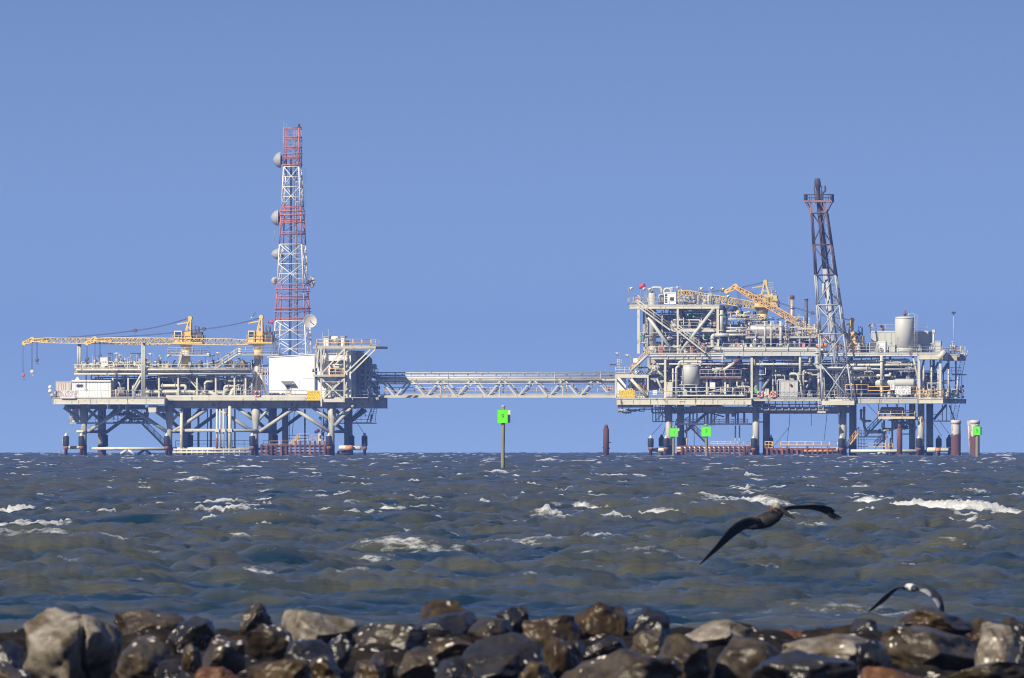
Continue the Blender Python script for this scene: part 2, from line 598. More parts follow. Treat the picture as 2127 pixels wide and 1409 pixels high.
def lifebuoy(label, px, py, y, mat='buoy', r=.42):
    T = Thing('lifebuoy', label, 'lifebuoy', (px, py, y), 'lifebuoys hung on the deck rails')
    c = FR.L((px, py, y))
    T.part('ring', B().torus(c, (0, 1, 0), r, .13, 20, 8), mat)
    for a in (0.78, 2.36, 3.93, 5.5):
        d = Vector((math.cos(a), 0, math.sin(a)))
        t = Vector((-d.z, 0, d.x))
        T.part('band', B().ltube([c + d * r - t * .07, c + d * r + t * .07], .145, 8), 'white')
    return T

def tank(label, px, py0, py1, y, r, mat='tanklight', name='storage_tank', foot=0, dome=.2, cat='tank', group=None, ladder=True):
    """upright tank with skirt, rim bands, roof vent and side ladder"""
    T = Thing(name, label, cat, (px, py1, y), group)
    T.part('shell', B().vcyl(px, py0, py1, y, r, 32, dome), mat)
    c = FR.L((px, py1, y)); h = (py1 - py0) * FR.S
    for z in (.06, h - dome - .06):
        T.part('rim', B().lathe(c + Vector((0, 0, z)), (0, 0, 1), [(-.06, r + .03), (.06, r + .03)], 32), mat)
    if foot:
        m = B()
        for dx, dy in ((-.7, -.7), (.7, -.7), (.7, .7), (-.7, .7)):
            m.lbar(c + Vector((dx * r, dy * r, -foot * FR.S)), c + Vector((dx * r, dy * r, 0)), .16)
        T.part('stand', m, 'grey')
    return T, c, h

def steelbox(name, label, cat, px0, px1, py0, py1, y0, y1, mat, ribs=0.45, group=None, frame=None, skid='grey', roof=None):
    """corrugated or ribbed steel box with corner posts, rails and a roof sheet"""
    T = Thing(name, label, cat, ((px0 + px1) / 2, py1, y0), group)
    a = FR.L((px0, py1, y0)); b = FR.L((px1, py0, y0))
    m = B().lbox((a.x + .05, y0 + .05, a.z + .12), (b.x - .05, y1 - .05, b.z - .1))
    if ribs:
        n = max(2, int((b.x - a.x) / ribs))
        for i in range(1, n):
            x = a.x + (b.x - a.x) * i / n
            m.lbox((x - ribs * .22, y0 + .005, a.z + .16), (x + ribs * .22, y0 + .048, b.z - .16))
        n = max(2, int((y1 - y0) / ribs))
        for i in range(1, n):
            y = y0 + (y1 - y0) * i / n
            for xx in ((a.x + .005, a.x + .048), (b.x - .048, b.x - .005)):
                m.lbox((xx[0], y - ribs * .22, a.z + .16), (xx[1], y + ribs * .22, b.z - .16))
    T.part('wall', m, mat)
    m = B()
    for x in (a.x + .06, b.x - .06):
        for y in (y0 + .06, y1 - .06):
            m.lbar((x, y, a.z), (x, y, b.z), .14)
    for z in (a.z + .06, b.z - .06):
        for y in (y0 + .055, y1 - .055):
            m.lbar((a.x + .135, y, z), (b.x - .135, y, z), .12)
        for x in (a.x + .055, b.x - .055):
            m.lbar((x, y0 + .135, z), (x, y1 - .135, z), .12)
    T.part('frame', m, frame or mat)
    T.part('roof', B().lbox((a.x - .04, y0 - .04, b.z + .003), (b.x + .04, y1 + .04, b.z + .07)), roof or mat)
    return T, a, b

def board(name, label, px0, px1, py0, py1, y, mat, lines, ink, cat='sign', group=None):
    T = Thing(name, label, cat, ((px0 + px1) / 2, py1, y), group)
    a = FR.L((px0, py1, y)); b = FR.L((px1, py0, y))
    p = T.part('panel', B().lbox((a.x, y, a.z), (b.x, y + .05, b.z)), mat)
    m = B()
    for t in (.2, .8):
        x = a.x + (b.x - a.x) * t
        m.lbar((x, y + .1, a.z - .05), (x, y + .1, b.z + .03), .06)
    T.part('bracket', m, 'galv')
    for txt, px, py, size, sx, *ik in lines:
        T.text('lettering', txt, (px, py, y - .008), size, ik[0] if ik else ink, p, sx=sx)
    return T

def crane(label, px, y, base, ring, r, cab, mast, boomroot, boomtip, nose, h=(.95, .7), w=1.0, mat='yellow', matb='paleyellow', pedmat='paleyellow', n=26,
          cables=(), hooks=(), engine='right', heavy=1.0, arm=True, nosew=.5, cabbox=True, group=None):
    """pedestal crane; everything in photo columns/rows and metres of depth"""
    T = Thing('pedestal_crane', label, 'crane', (px, base, y), group)
    m = B().vcyl(px, ring, base, y, r, 18)
    c = FR.L((px, ring, y))
    m.lathe(c, (0, 0, 1), [(-.9, r), (-.25, r * 1.25), (-.02, r * 1.5), (.12, r * 1.5)], 18)
    T.part('pedestal', m, pedmat)
    # slewing cab platform
    x0, x1, p0, p1 = cab
    a = FR.L((x0, p1, y)); b = FR.L((x1, p0, y))
    hw = 1.45
    m = B().lbox((a.x, y - hw, c.z + .12), (b.x, y + hw, c.z + .38))
    m.lbox((a.x + .3, y - hw + .2, c.z - .0), (b.x - .3, y + hw - .2, c.z + .117))
    T.part('turntable', m, mat)
    f = c.z + .38
    m = B()
    for yy in (y - hw + .05, y + hw - .05):
        m.ltube([(a.x, yy, f + 1.05), (b.x, yy, f + 1.05)], .04, 5); m.ltube([(a.x, yy, f + .55), (b.x, yy, f + .55)], .035, 5)
        k = max(3, int((b.x - a.x) / .9))
        for i in range(k + 1):
            x = a.x + (b.x - a.x) * i / k
            m.ltube([(x, yy, f), (x, yy, f + 1.05)], .035, 5)
    T.part('railing', m, mat)
    if cabbox:
        L = b.x - a.x
        cb = T.part('cab', B().lbox((a.x + .15, y - hw + .2, f), (a.x + L * .3, y - .1, f + 1.75)), 'paleyellow')
        T.part('window', B().lbox((a.x + .3, y - hw + .17, f + .75), (a.x + L * .3 - .15, y - hw + .197, f + 1.55)), 'glass', parent=cb)
        m = B().lbox((a.x + L * .36, y - hw + .25, f), (a.x + L * .62, y + hw - .3, f + .95))
        m.lathe((a.x + L * .49, y - hw + .3, f + 1.25), (0, 1, 0), [(0, .5), (.1, .5), (.11, .33), (1.9, .33), (1.91, .5), (2.0, .5)], 14)
        T.part('winch', m, mat)
        e0, e1 = a.x + L * .66, b.x - .1
        m = B().lbox((e0, y - .9, f), (e1, y + .9, f + 1.05))
        m.lathe((e0 + .3, y - .5, f + 1.05), (0, 0, 1), [(0, .28), (.7, .28), (.75, .1), (1.5, .1)], 10)
        m.ltube([(e0 + .8, y, f + 1.05), (e0 + .8, y, f + 2.3), (e0 + .5, y, f + 2.5)], .12, 7)
        m.lbox((e0 + .5, y - .7, f + 1.053), (e1 - .1, y + .6, f + 1.6))
        T.part('engine', m, 'darksteel' if engine == 'right' else engine)
    # mast: A-frame of plates leaning to its head
    m = B()
    (fx, fy), (bx, by), (hx, hy) = mast
    for yy in (-.75, .75):
        hd = FR.L((hx, hy, y)) + Vector((0, yy * .35, 0))
        m.lbar(FR.L((fx, fy, y)) + Vector((0, yy, 0)), hd, .17)
        m.lbar(FR.L((bx, by, y)) + Vector((0, yy, 0)), hd + Vector((.2, 0, -.1)), .24)
    A_, B_, C_ = FR.L((fx, fy, y)), FR.L((bx, by, y)), FR.L((hx, hy, y))
    for t in (.3, .6):
        m.lbar(A_.lerp(C_, t) + Vector((0, -.6 + .3 * t, 0)), B_.lerp(C_, t) + Vector((0, -.6 + .3 * t, 0)), .16)
        m.lbar(A_.lerp(C_, t) + Vector((0, .6 - .3 * t, 0)), B_.lerp(C_, t) + Vector((0, .6 - .3 * t, 0)), .16)
    if arm: m.lbar(C_ + Vector((0, 0, -.55)), FR.L((hx - 26, hy + 12, y)), .18)
    m.lathe(C_ + Vector((.1, -.4, .05)), (0, 1, 0), [(0, .34), (.8, .34)], 14)
    T.part('mast', m, mat)
    # boom
    a, b = FR.L((*boomroot, y)), FR.L((*boomtip, y))
    T.part('boom', lattice_boom(a, b, h[0], h[1], w, n, .065 * heavy, .04 * heavy), matb)
    q = FR.L((*nose, y))
    m = B()
    d = (q - b).normalized(); u = Vector((0, 1, 0)).cross(d)
    for yy in (-nosew, nosew):
        o = Vector((0, yy * .7, 0))
        m.lbar(b + u * .34 + o, q + u * .18 + o, .16); m.lbar(b - u * .34 + o, q - u * .18 + o, .16)
        m.lbar(b + u * .34 + o, q - u * .18 + o, .09)
    bb = b + (a - b).normalized() * 2.6
    m.lbar(b + Vector((0, 0, -.05)), bb, .5)
    m.lathe(q + Vector((0, -.3, 0)), (0, 1, 0), [(0, .36), (.6, .36)], 14)
    m.lathe(b + Vector((0, -.3, .1)), (0, 1, 0), [(0, .42), (.6, .42)], 14)
    T.part('boom_tip', m, mat)
    for cb in cables:
        pts = [FR.L((p[0], p[1], y)) for p in cb[0]]
        m = B()
        for p0, p1 in zip(pts[:-1], pts[1:]):
            for k in (-1, 1):
                m.ltube(sag(p0 + Vector((0, k * .25, k * .06)), p1 + Vector((0, k * .25, k * .06)), cb[1] * .6, 8), .03, 4)
        T.part('stay_cable', m, 'cable')
        for p in pts[1:-1]:
            T.part('sheave', B().lathe(p + Vector((0, -.3, 0)), (0, 1, 0), [(0, .3), (.6, .3)], 12), 'darksteel')
    for hpx, py0, py1, mt in hooks:
        t = FR.L((hpx, py0, y)); e = FR.L((hpx, py1, y))
        T.part('hoist_cable', B().ltube([t + Vector((-.08, 0, 0)), e + Vector((-.08, 0, .4))], .022, 4).ltube([t + Vector((.08, 0, 0)), e + Vector((.08, 0, .4))], .022, 4), 'cable')
        m = B().lathe(e + Vector((0, -.12, .15)), (0, 1, 0), [(0, .18), (.02, .3), (.22, .3), (.24, .18)], 12)
        m.ltube([e + Vector((0, 0, -.1)), e + Vector((0, 0, -.4)), e + Vector((.14, 0, -.55)), e + Vector((.22, 0, -.35))], .05, 6)
        T.part('hook_block', m, mt)
    return T
# ------------------------------------------------------------------ left platform
LF = Frame(450, 2500.0, 9.0)
use(LF)
def zA(u, v, y=0): return (30 + u / 4.4025, 640 + v / 4.4025, y)
def zB(u, v, y=0): return (330 + u / 4.403, 640 + v / 4.403, y)
def zC(u, v, y=0): return (530 + u / 4.403, 640 + v / 4.403, y)

P = Thing('production_platform', 'long low steel gas platform with white building and lattice mast, left end of the bridge', 'platform', (450, 947, 0))
YF, YB = -7.0, 7.4
# decks
deck(P, 345, 766, 826, 848, -9, 9.5, girder_in=2.2, name='main_deck')
P.part('deck_edge', B().box(345, 716, 826, 832.5, -9.12, -9.005), 'cream')
deck(P, 112, 344.5, 826.5, 839.5, -11, 8, mat='cream', name='main_deck')
m = B()
for px in (136, 182, 226, 247, 262): m.box(px, px + 5, 841, 850, -9.5, 6)
P.part('underbeam', m, 'grey')
P.part('junction_box', B().box(311, 327, 842, 857, -10.4, -8.6), 'cream')
P.part('cable_tray', B().box(327, 345, 843, 856, -8.2, -6.9), 'grey')
deck(P, 156, 524, 772, 778, -8, 8, name='upper_deck')
# legs, front and back rows
legsF = (176, 354, 533, 691)
for i, px in enumerate(legsF):
    m = B()
    a = LF.L((px, 960, YF)); t = LF.L((px, 840, YF))
    k = LF.L((px, 888, YF))
    m.ltube([a, k, k + Vector((0, 0, 1.2)), t], [.42, .42, .62, .66], 18)
    P.part('leg', m, 'grey')
    b = LF.L((px + 32, 960, YB)); tb = LF.L((px + 32, 840, YB))
    P.part('leg', B().ltube([b, tb], .66, 18), 'grey')
for px in legsF:
    P.part('splash_band', B().tube([(px, 958, YF), (px, 924, YF)], .44, 18), 'rustdark')
    P.part('splash_band', B().tube([(px + 32, 958, YB), (px + 32, 926, YB)], .68, 18), 'rustdark')
P.part('leg', B().tube([(592, 960, 4), (592, 840, 4)], .5, 14), 'grey')
# braces of each bay
def br(a, b, r=.27, y=YF, mat='grey'):
    P.part('brace', B().tube([(a[0], a[1], y), (b[0], b[1], y)], r, 12), mat)
for i, px in enumerate(legsF):
    br((px - 8, 842), (px - 1, 902), .22)
    br((px - 4, 873), (px - 40 if i else px - 42, 847), .24)
    br((px + 6, 873), (px + 28, 849), .22)
    if i < 3: br((px + 8, 897), (px + 78, 850), .28)
    if i: br((px - 6, 897), (px - 80, 848), .28)
    br((px + 32 - 3, 873), (px + 2, 850), .24, YB); br((px + 38, 873), (px + 62, 849), .22, YB)
    if i < 3: br((px + 40, 899), (px + 96, 858), .27, YB)
    if i: br((px + 27, 899), (px - 20, 858), .27, YB)
    br((px, 897, ), (px, 896), .1)
    P.part('brace', B().tube([(px, 897, YF), (px + 32, 897, YB)], .24, 10), 'grey')
br((697, 885), (736, 842), .3, -7.5); br((716, 884), (760, 852), .28, YB)
br((356, 894), (445, 894), .24); br((386, 894.6), (533, 894.6), .25, -7.6)
# horizontal wave-zone members and their V struts
P.part('brace', B().tube([(190, 932, YF), (345, 932, YF)], .23, 10), 'cream')
P.part('brace', B().tube([(360, 932, YF), (526, 932, YF)], .2, 10), 'cream')
P.part('brace', B().tube([(143, 930, YF), (176, 930, YF)], .26, 10), 'cream')
P.part('brace', B().tube([(210, 933, YB), (565, 933, YB)], .23, 10), 'grey')
for a, b, y in (((252, 943), (265, 935), YF), ((281, 944), (268, 935), YF), ((283, 944), (297, 935), YB), ((311, 944), (299, 935), YB)):
    br(a, b, .2, y, 'cream')
# riser rack and pile rack in the wave zone
for k, py in enumerate((934, 940)):
    P.part('rack_pipe', B().tube([(362 - k, py, -8.2), (520, py, -8.2)], .16, 8), 'cream')
for i in range(14):
    x = 368 + i * 11
    P.part('rack_collar', B().tube([(x, 932, -8.2), (x, 945, -8.2)], .13, 7), 'rust' if i in (0, 7, 8, 13) else 'cream')
for px, r, t, mt in ((379, .26, 858, 'cream'), (452.5, .16, 850, 'cream'), (459, .12, 850, 'cream'), (466, .13, 850, 'cream'), (479.5, .27, 840, 'cream')):
    P.part('riser', B().tube([(px, t, -7.9), (px, 939, -7.9)], r, 12), mt)
P.part('riser', B().tube([(452.5, 910, -8.1), (452.5, 939, -8.1)], .19, 10), 'rust')
for px, r in ((411, .17), (437, .17), (487, .12), (471, .1), (430, .08), (633, .13), (564, .1)):
    P.part('riser', B().tube([(px, 850, 4), (px, 945, 4)], r, 10), 'grey')
for px in (452.5, 466, 479.5):
    P.part('riser_clamp', B().box(px - 4, px + 4, 891, 898, -8.35, -7.4), 'cream')
# rusty boat landing with yellow rails, right bay
for py in (928, 934, 940):
    P.part('landing_beam', B().bar((542, py, -8.4), (680, py, -8.4), .24), 'rustdark' if py != 934 else 'rust')
for i in range(14):
    x = 546 + i * 10
    P.part('landing_post', B().bar((x, 916 if i > 6 else 923, -8.75), (x, 945, -8.75), .26), 'rust' if i % 3 == 1 else 'rustdark')
P.part('landing_deck', B().box(542, 680, 924, 926, -8.2, -4), 'rust')
P.part('railing', B().rail([(562, 929, -8), (603, 929, -8)], .95), 'railyellow')
P.part('railing', B().rail([(548, 929, -5), (560, 929, -5)], 1.0), 'galv')
P.part('railing', B().rail([(607, 928, -8), (622, 915, -8), (650, 915, -8)], 1.0), 'railyellow')
P.part('railing', B().rail([(640, 925, -5), (676, 925, -5)], 1.1), 'railyellow')
P.part('railing', B().rail([(363, 930, 5), (530, 930, 5)], 1.1), 'galv')
P.part('railing', B().rail([(590, 918, 5), (640, 918, 5)], 1.0), 'galv')
P.part('stair', B().stair((606, 929, -7), (622, 914, -7)), 'railyellow')
P.part('ladder', B().ladder(668, 870, 945, -4, cage=False), 'galv')
P.part('landing_panel', B().box(662, 668, 901, 921, -5, -4.8), 'cream')
P.part('marker_float', B().lathe(LF.L((655, 899, -6)), (.85, 0, .5), [(0, .1), (.1, .22), (.7, .3), (.9, .1)], 12), 'rustdark')
P.part('landing_stub', B().box(676, 683, 927, 946, -8.3, -7.6), 'orange')
# right-hand fender tube
P.part('fender_tube', B().hcap(705, 735, 930.5, -7.6, .4), 'cream')
P.part('fender_tube', B().hcap(733, 752, 931, -6.9, .34), 'grey')
P.part('fender_collar', B().tube([(720, 930.5, -7.6), (734, 930.5, -7.6)], .43, 12), 'orange')
P.part('fender_tube', B().hcap(702, 733, 940, -7, .3), 'rust')
# lower walkway under the left bay, with stair to the water
P.part('lower_walkway', B().box(144, 308, 878, 880.5, -3, 3), 'grey')
P.part('railing', B().rail([(144, 878, -3), (308, 878, -3)], 1.1, 1.4), 'galv')
P.part('railing', B().rail([(250, 866, -1), (308, 866, -1)], 1.1, 1.2), 'galv')
m = B()
for px in (146, 168, 215, 245, 262, 280, 307): m.bar((px, 845, -2.9), (px, 878, -2.9), .13)
P.part('hanger', m, 'grey')
P.part('landing_panel', B().box(150, 163, 848, 877, -2.9, -2.7), 'cream')
pipework(P, 235, 305, 848, 878, -2, 3, 16, 5)
P.part('stair', B().stair((343, 929, -3), (295, 881, -3), 1.0), 'grey')
for px in (278, 285): P.part('work_light', B().ball(LF.L((px, 868, -3.2)), .2), 'lamp')
P.part('cable', B().tube([(139, 900, -8), (160, 872, -4)], .04, 4), 'galv')
P.part('ladder', B().ladder(128, 905, 945, -6, .6, False, 4), 'galv')
P.part('bollard_pipe', B().hcap(160, 176, 897, -7.6, .22), 'cream')
# upper deck posts, rails, ledges
for px in (332, 372, 411, 450, 489, 512, 236, 268):
    P.part('deck_post', B().bar((px, 777, -7.6), (px, 826, -7.6), .24), 'cream')
    P.part('deck_post', B().bar((px + 20, 777, 6), (px + 20, 826, 6), .24), 'grey')
P.part('deck_post', B().bar((180, 777, -6), (180, 806, -6), .2), 'cream')
P.part('railing', B().rail([(156, 772, -8), (524, 772, -8)], 1.05, 2.9, .05), 'cream')
P.part('railing', B().rail([(156, 772, -8), (156, 772, 4)], 1.05, 2.9, .05), 'cream')
P.part('edge_pipe', B().tube([(160, 768.5, -8.3), (522, 768.5, -8.3)], .16, 8), 'cream')
P.part('edge_pipe', B().tube([(156, 777.4, -8.25), (520, 777.4, -8.25)], .14, 8), 'cream')
P.part('railing', B().rail([(135, 826, -10.8), (344, 826, -10.8)], 1.05, 1.9), 'galv')
P.part('railing', B().rail([(347, 826, -8.9), (640, 826, -8.9)], 1.05, 1.8), 'galv')
P.part('railing', B().rail([(113, 826, -10.8), (113, 826, 6)], 1.05, 1.9), 'galv')
P.part('kick_plate', B().box(347, 640, 821.5, 825.8, -9.0, -8.97), 'cream')
# process level between the decks
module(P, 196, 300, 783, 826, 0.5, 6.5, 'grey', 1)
module(P, 306, 420, 781, 826, 1.5, 7, 'darksteel', 2)  # this and the next two: interior shade put into the casing colour
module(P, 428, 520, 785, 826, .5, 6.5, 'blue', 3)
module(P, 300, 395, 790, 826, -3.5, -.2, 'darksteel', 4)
pipework(P, 190, 335, 779, 824, -7, 1, 26, 21, rr=(.05, .14))
pipework(P, 330, 525, 779, 824, -7, 1, 48, 22, rr=(.05, .17))
pipework(P, 440, 525, 790, 825, -7.5, 0, 22, 23, rr=(.06, .22))
stubs(P, 235, 520, 826, -7.5, -2, 34, 24, 26)
run(P, [zA(1330, 712, -7.2), zA(1510, 712, -7.2), zA(1575, 712, -7.2), zA(1575, 755, -7.2)], .24, 'cream')
run(P, [zA(1200, 765, -7), zA(1640, 765, -7), zA(1740, 800, -7)], .26, 'cream')
run(P, [zB(430, 800, -7.3), zB(430, 675, -7.3), zB(500, 675, -7.3)], .17, 'cream')
run(P, [zB(600, 815, -7.6), zB(605, 770, -7.4), zB(640, 745, -6.5)], .28, 'cream')
run(P, [zB(660, 815, -7.6), zB(685, 750, -7.0), zB(720, 730, -5.5)], .33, 'cream')
run(P, [zB(390, 765, -6.6), zB(480, 770, -6.6), zB(540, 805, -6.6)], .3, 'cream')
run(P, [zB(20, 620, -6.4), zB(600, 640, -6.4), zB(615, 700, -6.4)], .15, 'galv')
P.part('stair', B().stair(zA(1750, 822, -7.0), zA(1570, 612, -7.0), 1.0), 'cream')
P.part('brace', B().tube([zA(1085, 760, -8.6), zA(1180, 590, -8.6)], .16, 8), 'cream')
P.part('brace', B().tube([zA(1105, 760, -7.2), zA(1190, 610, -7.2)], .14, 8), 'cream')
# on the upper deck
stubs(P, 165, 520, 772, -7, 5, 80, 31, 26)
pipework(P, 160, 520, 757, 771, -7.5, 2, 24, 35, rr=(.05, .11))
stubs(P, 235, 345, 772, -6, 3, 26, 32, 36, ('galv', 'grey', 'pipe'))
pipework(P, 170, 350, 752, 771, -6, 4, 20, 33, rr=(.05, .12))
pipework(P, 400, 525, 754, 771, -6, 4, 16, 34, rr=(.05, .12))
m = B().tube([zA(640, 555, -5), zA(680, 520, -5), zA(760, 508, -5), zA(790, 508, -5)], .16, 8, 1.2)
m.tube([zA(655, 560, -5), zA(690, 532, -5), zA(780, 520, -5)], .1, 8, 1.2)
P.part('pipe', m, 'pipe')
for px, py in ((234, 735), (250, 735), (256, 739), (345, 739), (427, 736), (442, 738), (460, 734), (469, 735), (320, 736), (289, 735)):
    flood(P, px, py, 771, -5 + (px % 5), px % 2 == 0)
for px, py in ((193, 738), (202, 741)):
    P.part('antenna', B().tube([(px, py, -3), (px, 772, -3)], .05, 5), 'galv')
P.part('awning', B().box(270, 285, 734, 736, -2, 2), 'galv')
m = B()
for px in (271, 284): m.bar((px, 736, -2), (px, 772, -2), .1)
P.part('awning_post', m, 'galv')
P.part('vent_pipe', B().tube([(523, 763, -3), (560, 759.5, -3), (576, 759.5, -3)], .14, 7), 'grey')
# left end floodlights, life raft canister, railing gear
for py in (805, 813): P.part('floodlight', B().ball(LF.L((106.5, py, -10)), .33), 'lamp')
P.part('light_pole', B().tube([(107, 800, -10), (108, 826, -10), (114, 828, -10)], .06, 6), 'galv')
P.part('life_raft', B().hcap(107, 114, 822, -10.3, .3), 'galv')
# orange scaffold rack beside the building
m = B()
for px in (544, 552, 557):
    m.bar((px, 763, -4), (px, 800, -4), .14)
for py in (765, 773, 781, 789, 797): m.bar((543, py, -4), (558, py, -4), .14)
P.part('scaffold', m, 'railyellow')
# white kit and gear right of the building
P.part('cross_deck', B().box(712, 766, 830, 838, -7, 8), 'grey')
P.part('railing', B().rail([(734, 828, -6.8), (766, 828, -6.8)], 1.1, 1.2), 'galv')
P.part('railing', B().rail([(766, 828, -6.8), (768, 828, 6)], 1.1, 1.2), 'galv')
P.part('cabinet', B().box(731, 739, 811, 826, -7, -6.2), 'cream')
# bridge landing and pipe bends at the right end
m = B()
for px in (748, 760, 770):
    for y in (-3, 3): m.bar((px, 765, y), (px, 836, y), .3)
for py in (766, 780, 793, 826): m.bar((746, py, -3), (783, py, -3), .3); m.bar((746, py, 3), (783, py, 3), .3)
m.bar((748, 826, -3), (772, 793, -3), .25); m.bar((772, 826, -3), (760, 793, -3), .25)
for px, py in ((748, 766), (770, 780), (748, 793), (770, 826)): m.bar((px, py, -3), (px, py, 3), .24)
P.part('bridge_landing', m, 'grey')
P.part('landing_deck', B().box(748, 787, 826, 832, -3.2, 3.2), 'grey')
for k, (px, t) in enumerate(((757, 744), (763, 742), (767, 746))):
    run(P, [(px - 4, 800, -2 + k), (px - 4, t, -2 + k), (px + 3, t, -2 + k), (px + 3, 770 + 5 * k, -2 + k), (px + 24, 778 + 5 * k, -2 + k)], .27, 'grey')
pipework(P, 746, 784, 770, 826, -3, 4, 18, 41, ('grey', 'galv', 'pipe'), (.07, .2))
for px in (775, 779):
    P.part('light_pole', B().tube([(px, 760, -2), (px, 775, -2)], .07, 5), 'galv')
    P.part('floodlight', B().ball(LF.L((px, 761, -2)), .36), 'lamp')
P.part('railing', B().rail([(764, 779, -3), (786, 779, -3)], 1.0, 1.1), 'galv')
P.part('ladder', B().ladder(769, 832, 878, 1, .8, False, 5), 'galv')
m = B()
m.bar((775, 838, 1), (762, 879, 1), .14); m.bar((762, 879, 1), (776, 879, 1), .16)
m.bar((771, 876, 1), (782, 833, 1), .1)
P.part('ladder_frame', m, 'grey')
P.part('warning_panel', B().box(770, 774, 861, 871, .6, .7), 'red')
P.part('lower_walkway', B().box(700, 776, 878.5, 880.5, 2, 5), 'grey')
P.part('railing', B().rail([(730, 879, 2), (770, 879, 2)], 1.1, 1.4), 'galv')
m = B()
for a, b in (((752, 838), (760, 866)), ((736, 850), (757, 839)), ((700, 850), (712, 862)), ((745, 850), (733, 866))):
    m.bar((*a, 2), (*b, 2), .1)
P.part('hanger', m, 'grey')
m = B()
for px in (672, 681): m.bar((px, 850, 1), (px, 915, 1), .12)
P.part('ladder_frame', m, 'galv')
P.part('stair', B().stair((668, 905, 0), (680, 880, 0)), 'grey')
P.part('work_light', B().ball(LF.L((666, 869, -2)), .25), 'lamp')
for a, b in (((737, 871), (757, 901)), ((713, 875), (729, 898)), ((612, 850), (607, 905)), ((601, 850), (601, 915))):
    P.part('cable', B().tube([(*a, 1), (*b, 0)], .045, 4), 'cable')

# fenders of the left platform
GL = 'boat fenders around the left platform'
fender('black barrel fender clear of the legs at the far left end of the left platform', 139, 906, 927, -8.6, GL)
fender('black barrel fender in front of the leftmost front leg of the left platform', 171, 906, 927, -8.4, GL)
fender('black barrel fender at the second front leg of the left platform, beside the pile rack', 348.5, 906, 927, -8.4, GL)
fender('black barrel fender at the third front leg, left of the rusty boat landing', 526, 906, 927, -8.4, GL)
fender('black barrel fender at the right end of the rusty boat landing', 685, 906, 927, -8.6, GL)
fender('shaded barrel fender with pale cap behind the cream tube near the right leg', 730, 906, 927, 4, GL, top='grey')
fender('black barrel fender at the right tip of the left platform, below a slack cable', 758, 906, 928, -3, GL, top='rubber')
for px in (216, 394, 571):
    P.part('leg_fender', B().vcyl(px, 903, 928, YB - .8, .4, 12, .1), 'rubber')

# crane boom rests
def rest(label, px, top, foot, y):
    T = Thing('boom_rest', label, 'boom rest', (px, foot, y), 'crane boom rests')
    for dx in (-2.2, 2.2):
        T.part('post', B().tube([(px + dx, top, y), (px + dx, foot, y)], .17, 10), 'grey')
    T.part('cradle', B().box(px - 4, px + 4, top - 1.5, top, y - .7, y + .7), 'galv')
    m = B()
    for i in range(4):
        py = top + 10 + i * (foot - top - 14) / 4
        m.bar((px - 2.2, py, y), (px + 2.2, py + 6, y), .08)
    T.part('lacing', m, 'grey')
rest('short twin-pipe rest under the long boom, on the upper deck corner', 164, 715, 772, -2.5)
rest('tall twin-pipe rest rising from the main deck under the nearer boom', 300, 713, 826, -8.8)

# cranes
crane('yellow crane mid-deck on the left platform, boom reaching past the far left end', 387, -2.5, 772, 716, .68,
      (363, 424, 697, 711), ((381, 710), (397, 710), (394.5, 662)), (380, 711), (66, 707), (50, 713), n=40, h=(1.0, .75),
      cables=(([(62, 704), (281, 687), (393, 661)], .4),), hooks=((47.5, 716, 781, 'red'), (66, 710, 774, 'cream'), (76, 710, 750, 'darksteel')))
crane('yellow pedestal crane on a grey braced column left of the white building, boom pointing left', 538, -3.4, 746, 716, .72,
      (517, 569, 697, 711), ((531, 711), (547, 711), (542.5, 660)), (530, 712), (197, 706), (182, 713), n=40, h=(1.0, .75),
      cables=(([(194, 702), (424, 684), (541, 661)], .4),), hooks=((181, 714, 748, 'darksteel'), (198, 711, 752, 'darksteel'), (208, 711, 742, 'darksteel')))
# crane ring platforms and the column of the right one
def ringdeck(px0, px1, py, y, cx):
    P.part('crane_platform', B().box(px0, px1, py - 1, py + 1, y - 2.4, y + 2.4), 'grey')
    P.part('railing', B().rail([(px0, py - 1, y - 2.3), (px1, py - 1, y - 2.3)], 1.15, 1.2, .045, 2), 'galv')
    P.part('railing', B().rail([(px0, py - 1, y + 2.3), (px1, py - 1, y + 2.3)], 1.15, 1.2, .045, 2), 'galv')
ringdeck(350, 436, 739, -2.5, 387)
ringdeck(494, 580, 738, -3.4, 538)
P.part('stair', B().stair((371, 762, -5.2), (379, 737, -5.2), .9), 'cream')
P.part('stair', B().stair((448, 766, -4.4), (500, 733, -4.4), .9), 'cream')
P.part('crane_column', B().tube([(536, 826, -3.4), (536, 738, -3.4)], .52, 16), 'grey')
for a, b in (((533, 775), (508, 826)), ((536, 775), (526, 826)), ((540, 775), (558, 826)), ((534, 800), (530, 826))):
    P.part('column_brace', B().tube([(*a, -3.9), (*b, -4.3)], .22, 8), 'cream')
P.part('ladder', B().ladder(540, 738, 825, -4.2, .5, True), 'galv')
P.part('cabinet', B().box(494, 501, 722, 736, -5.6, -5), 'white')

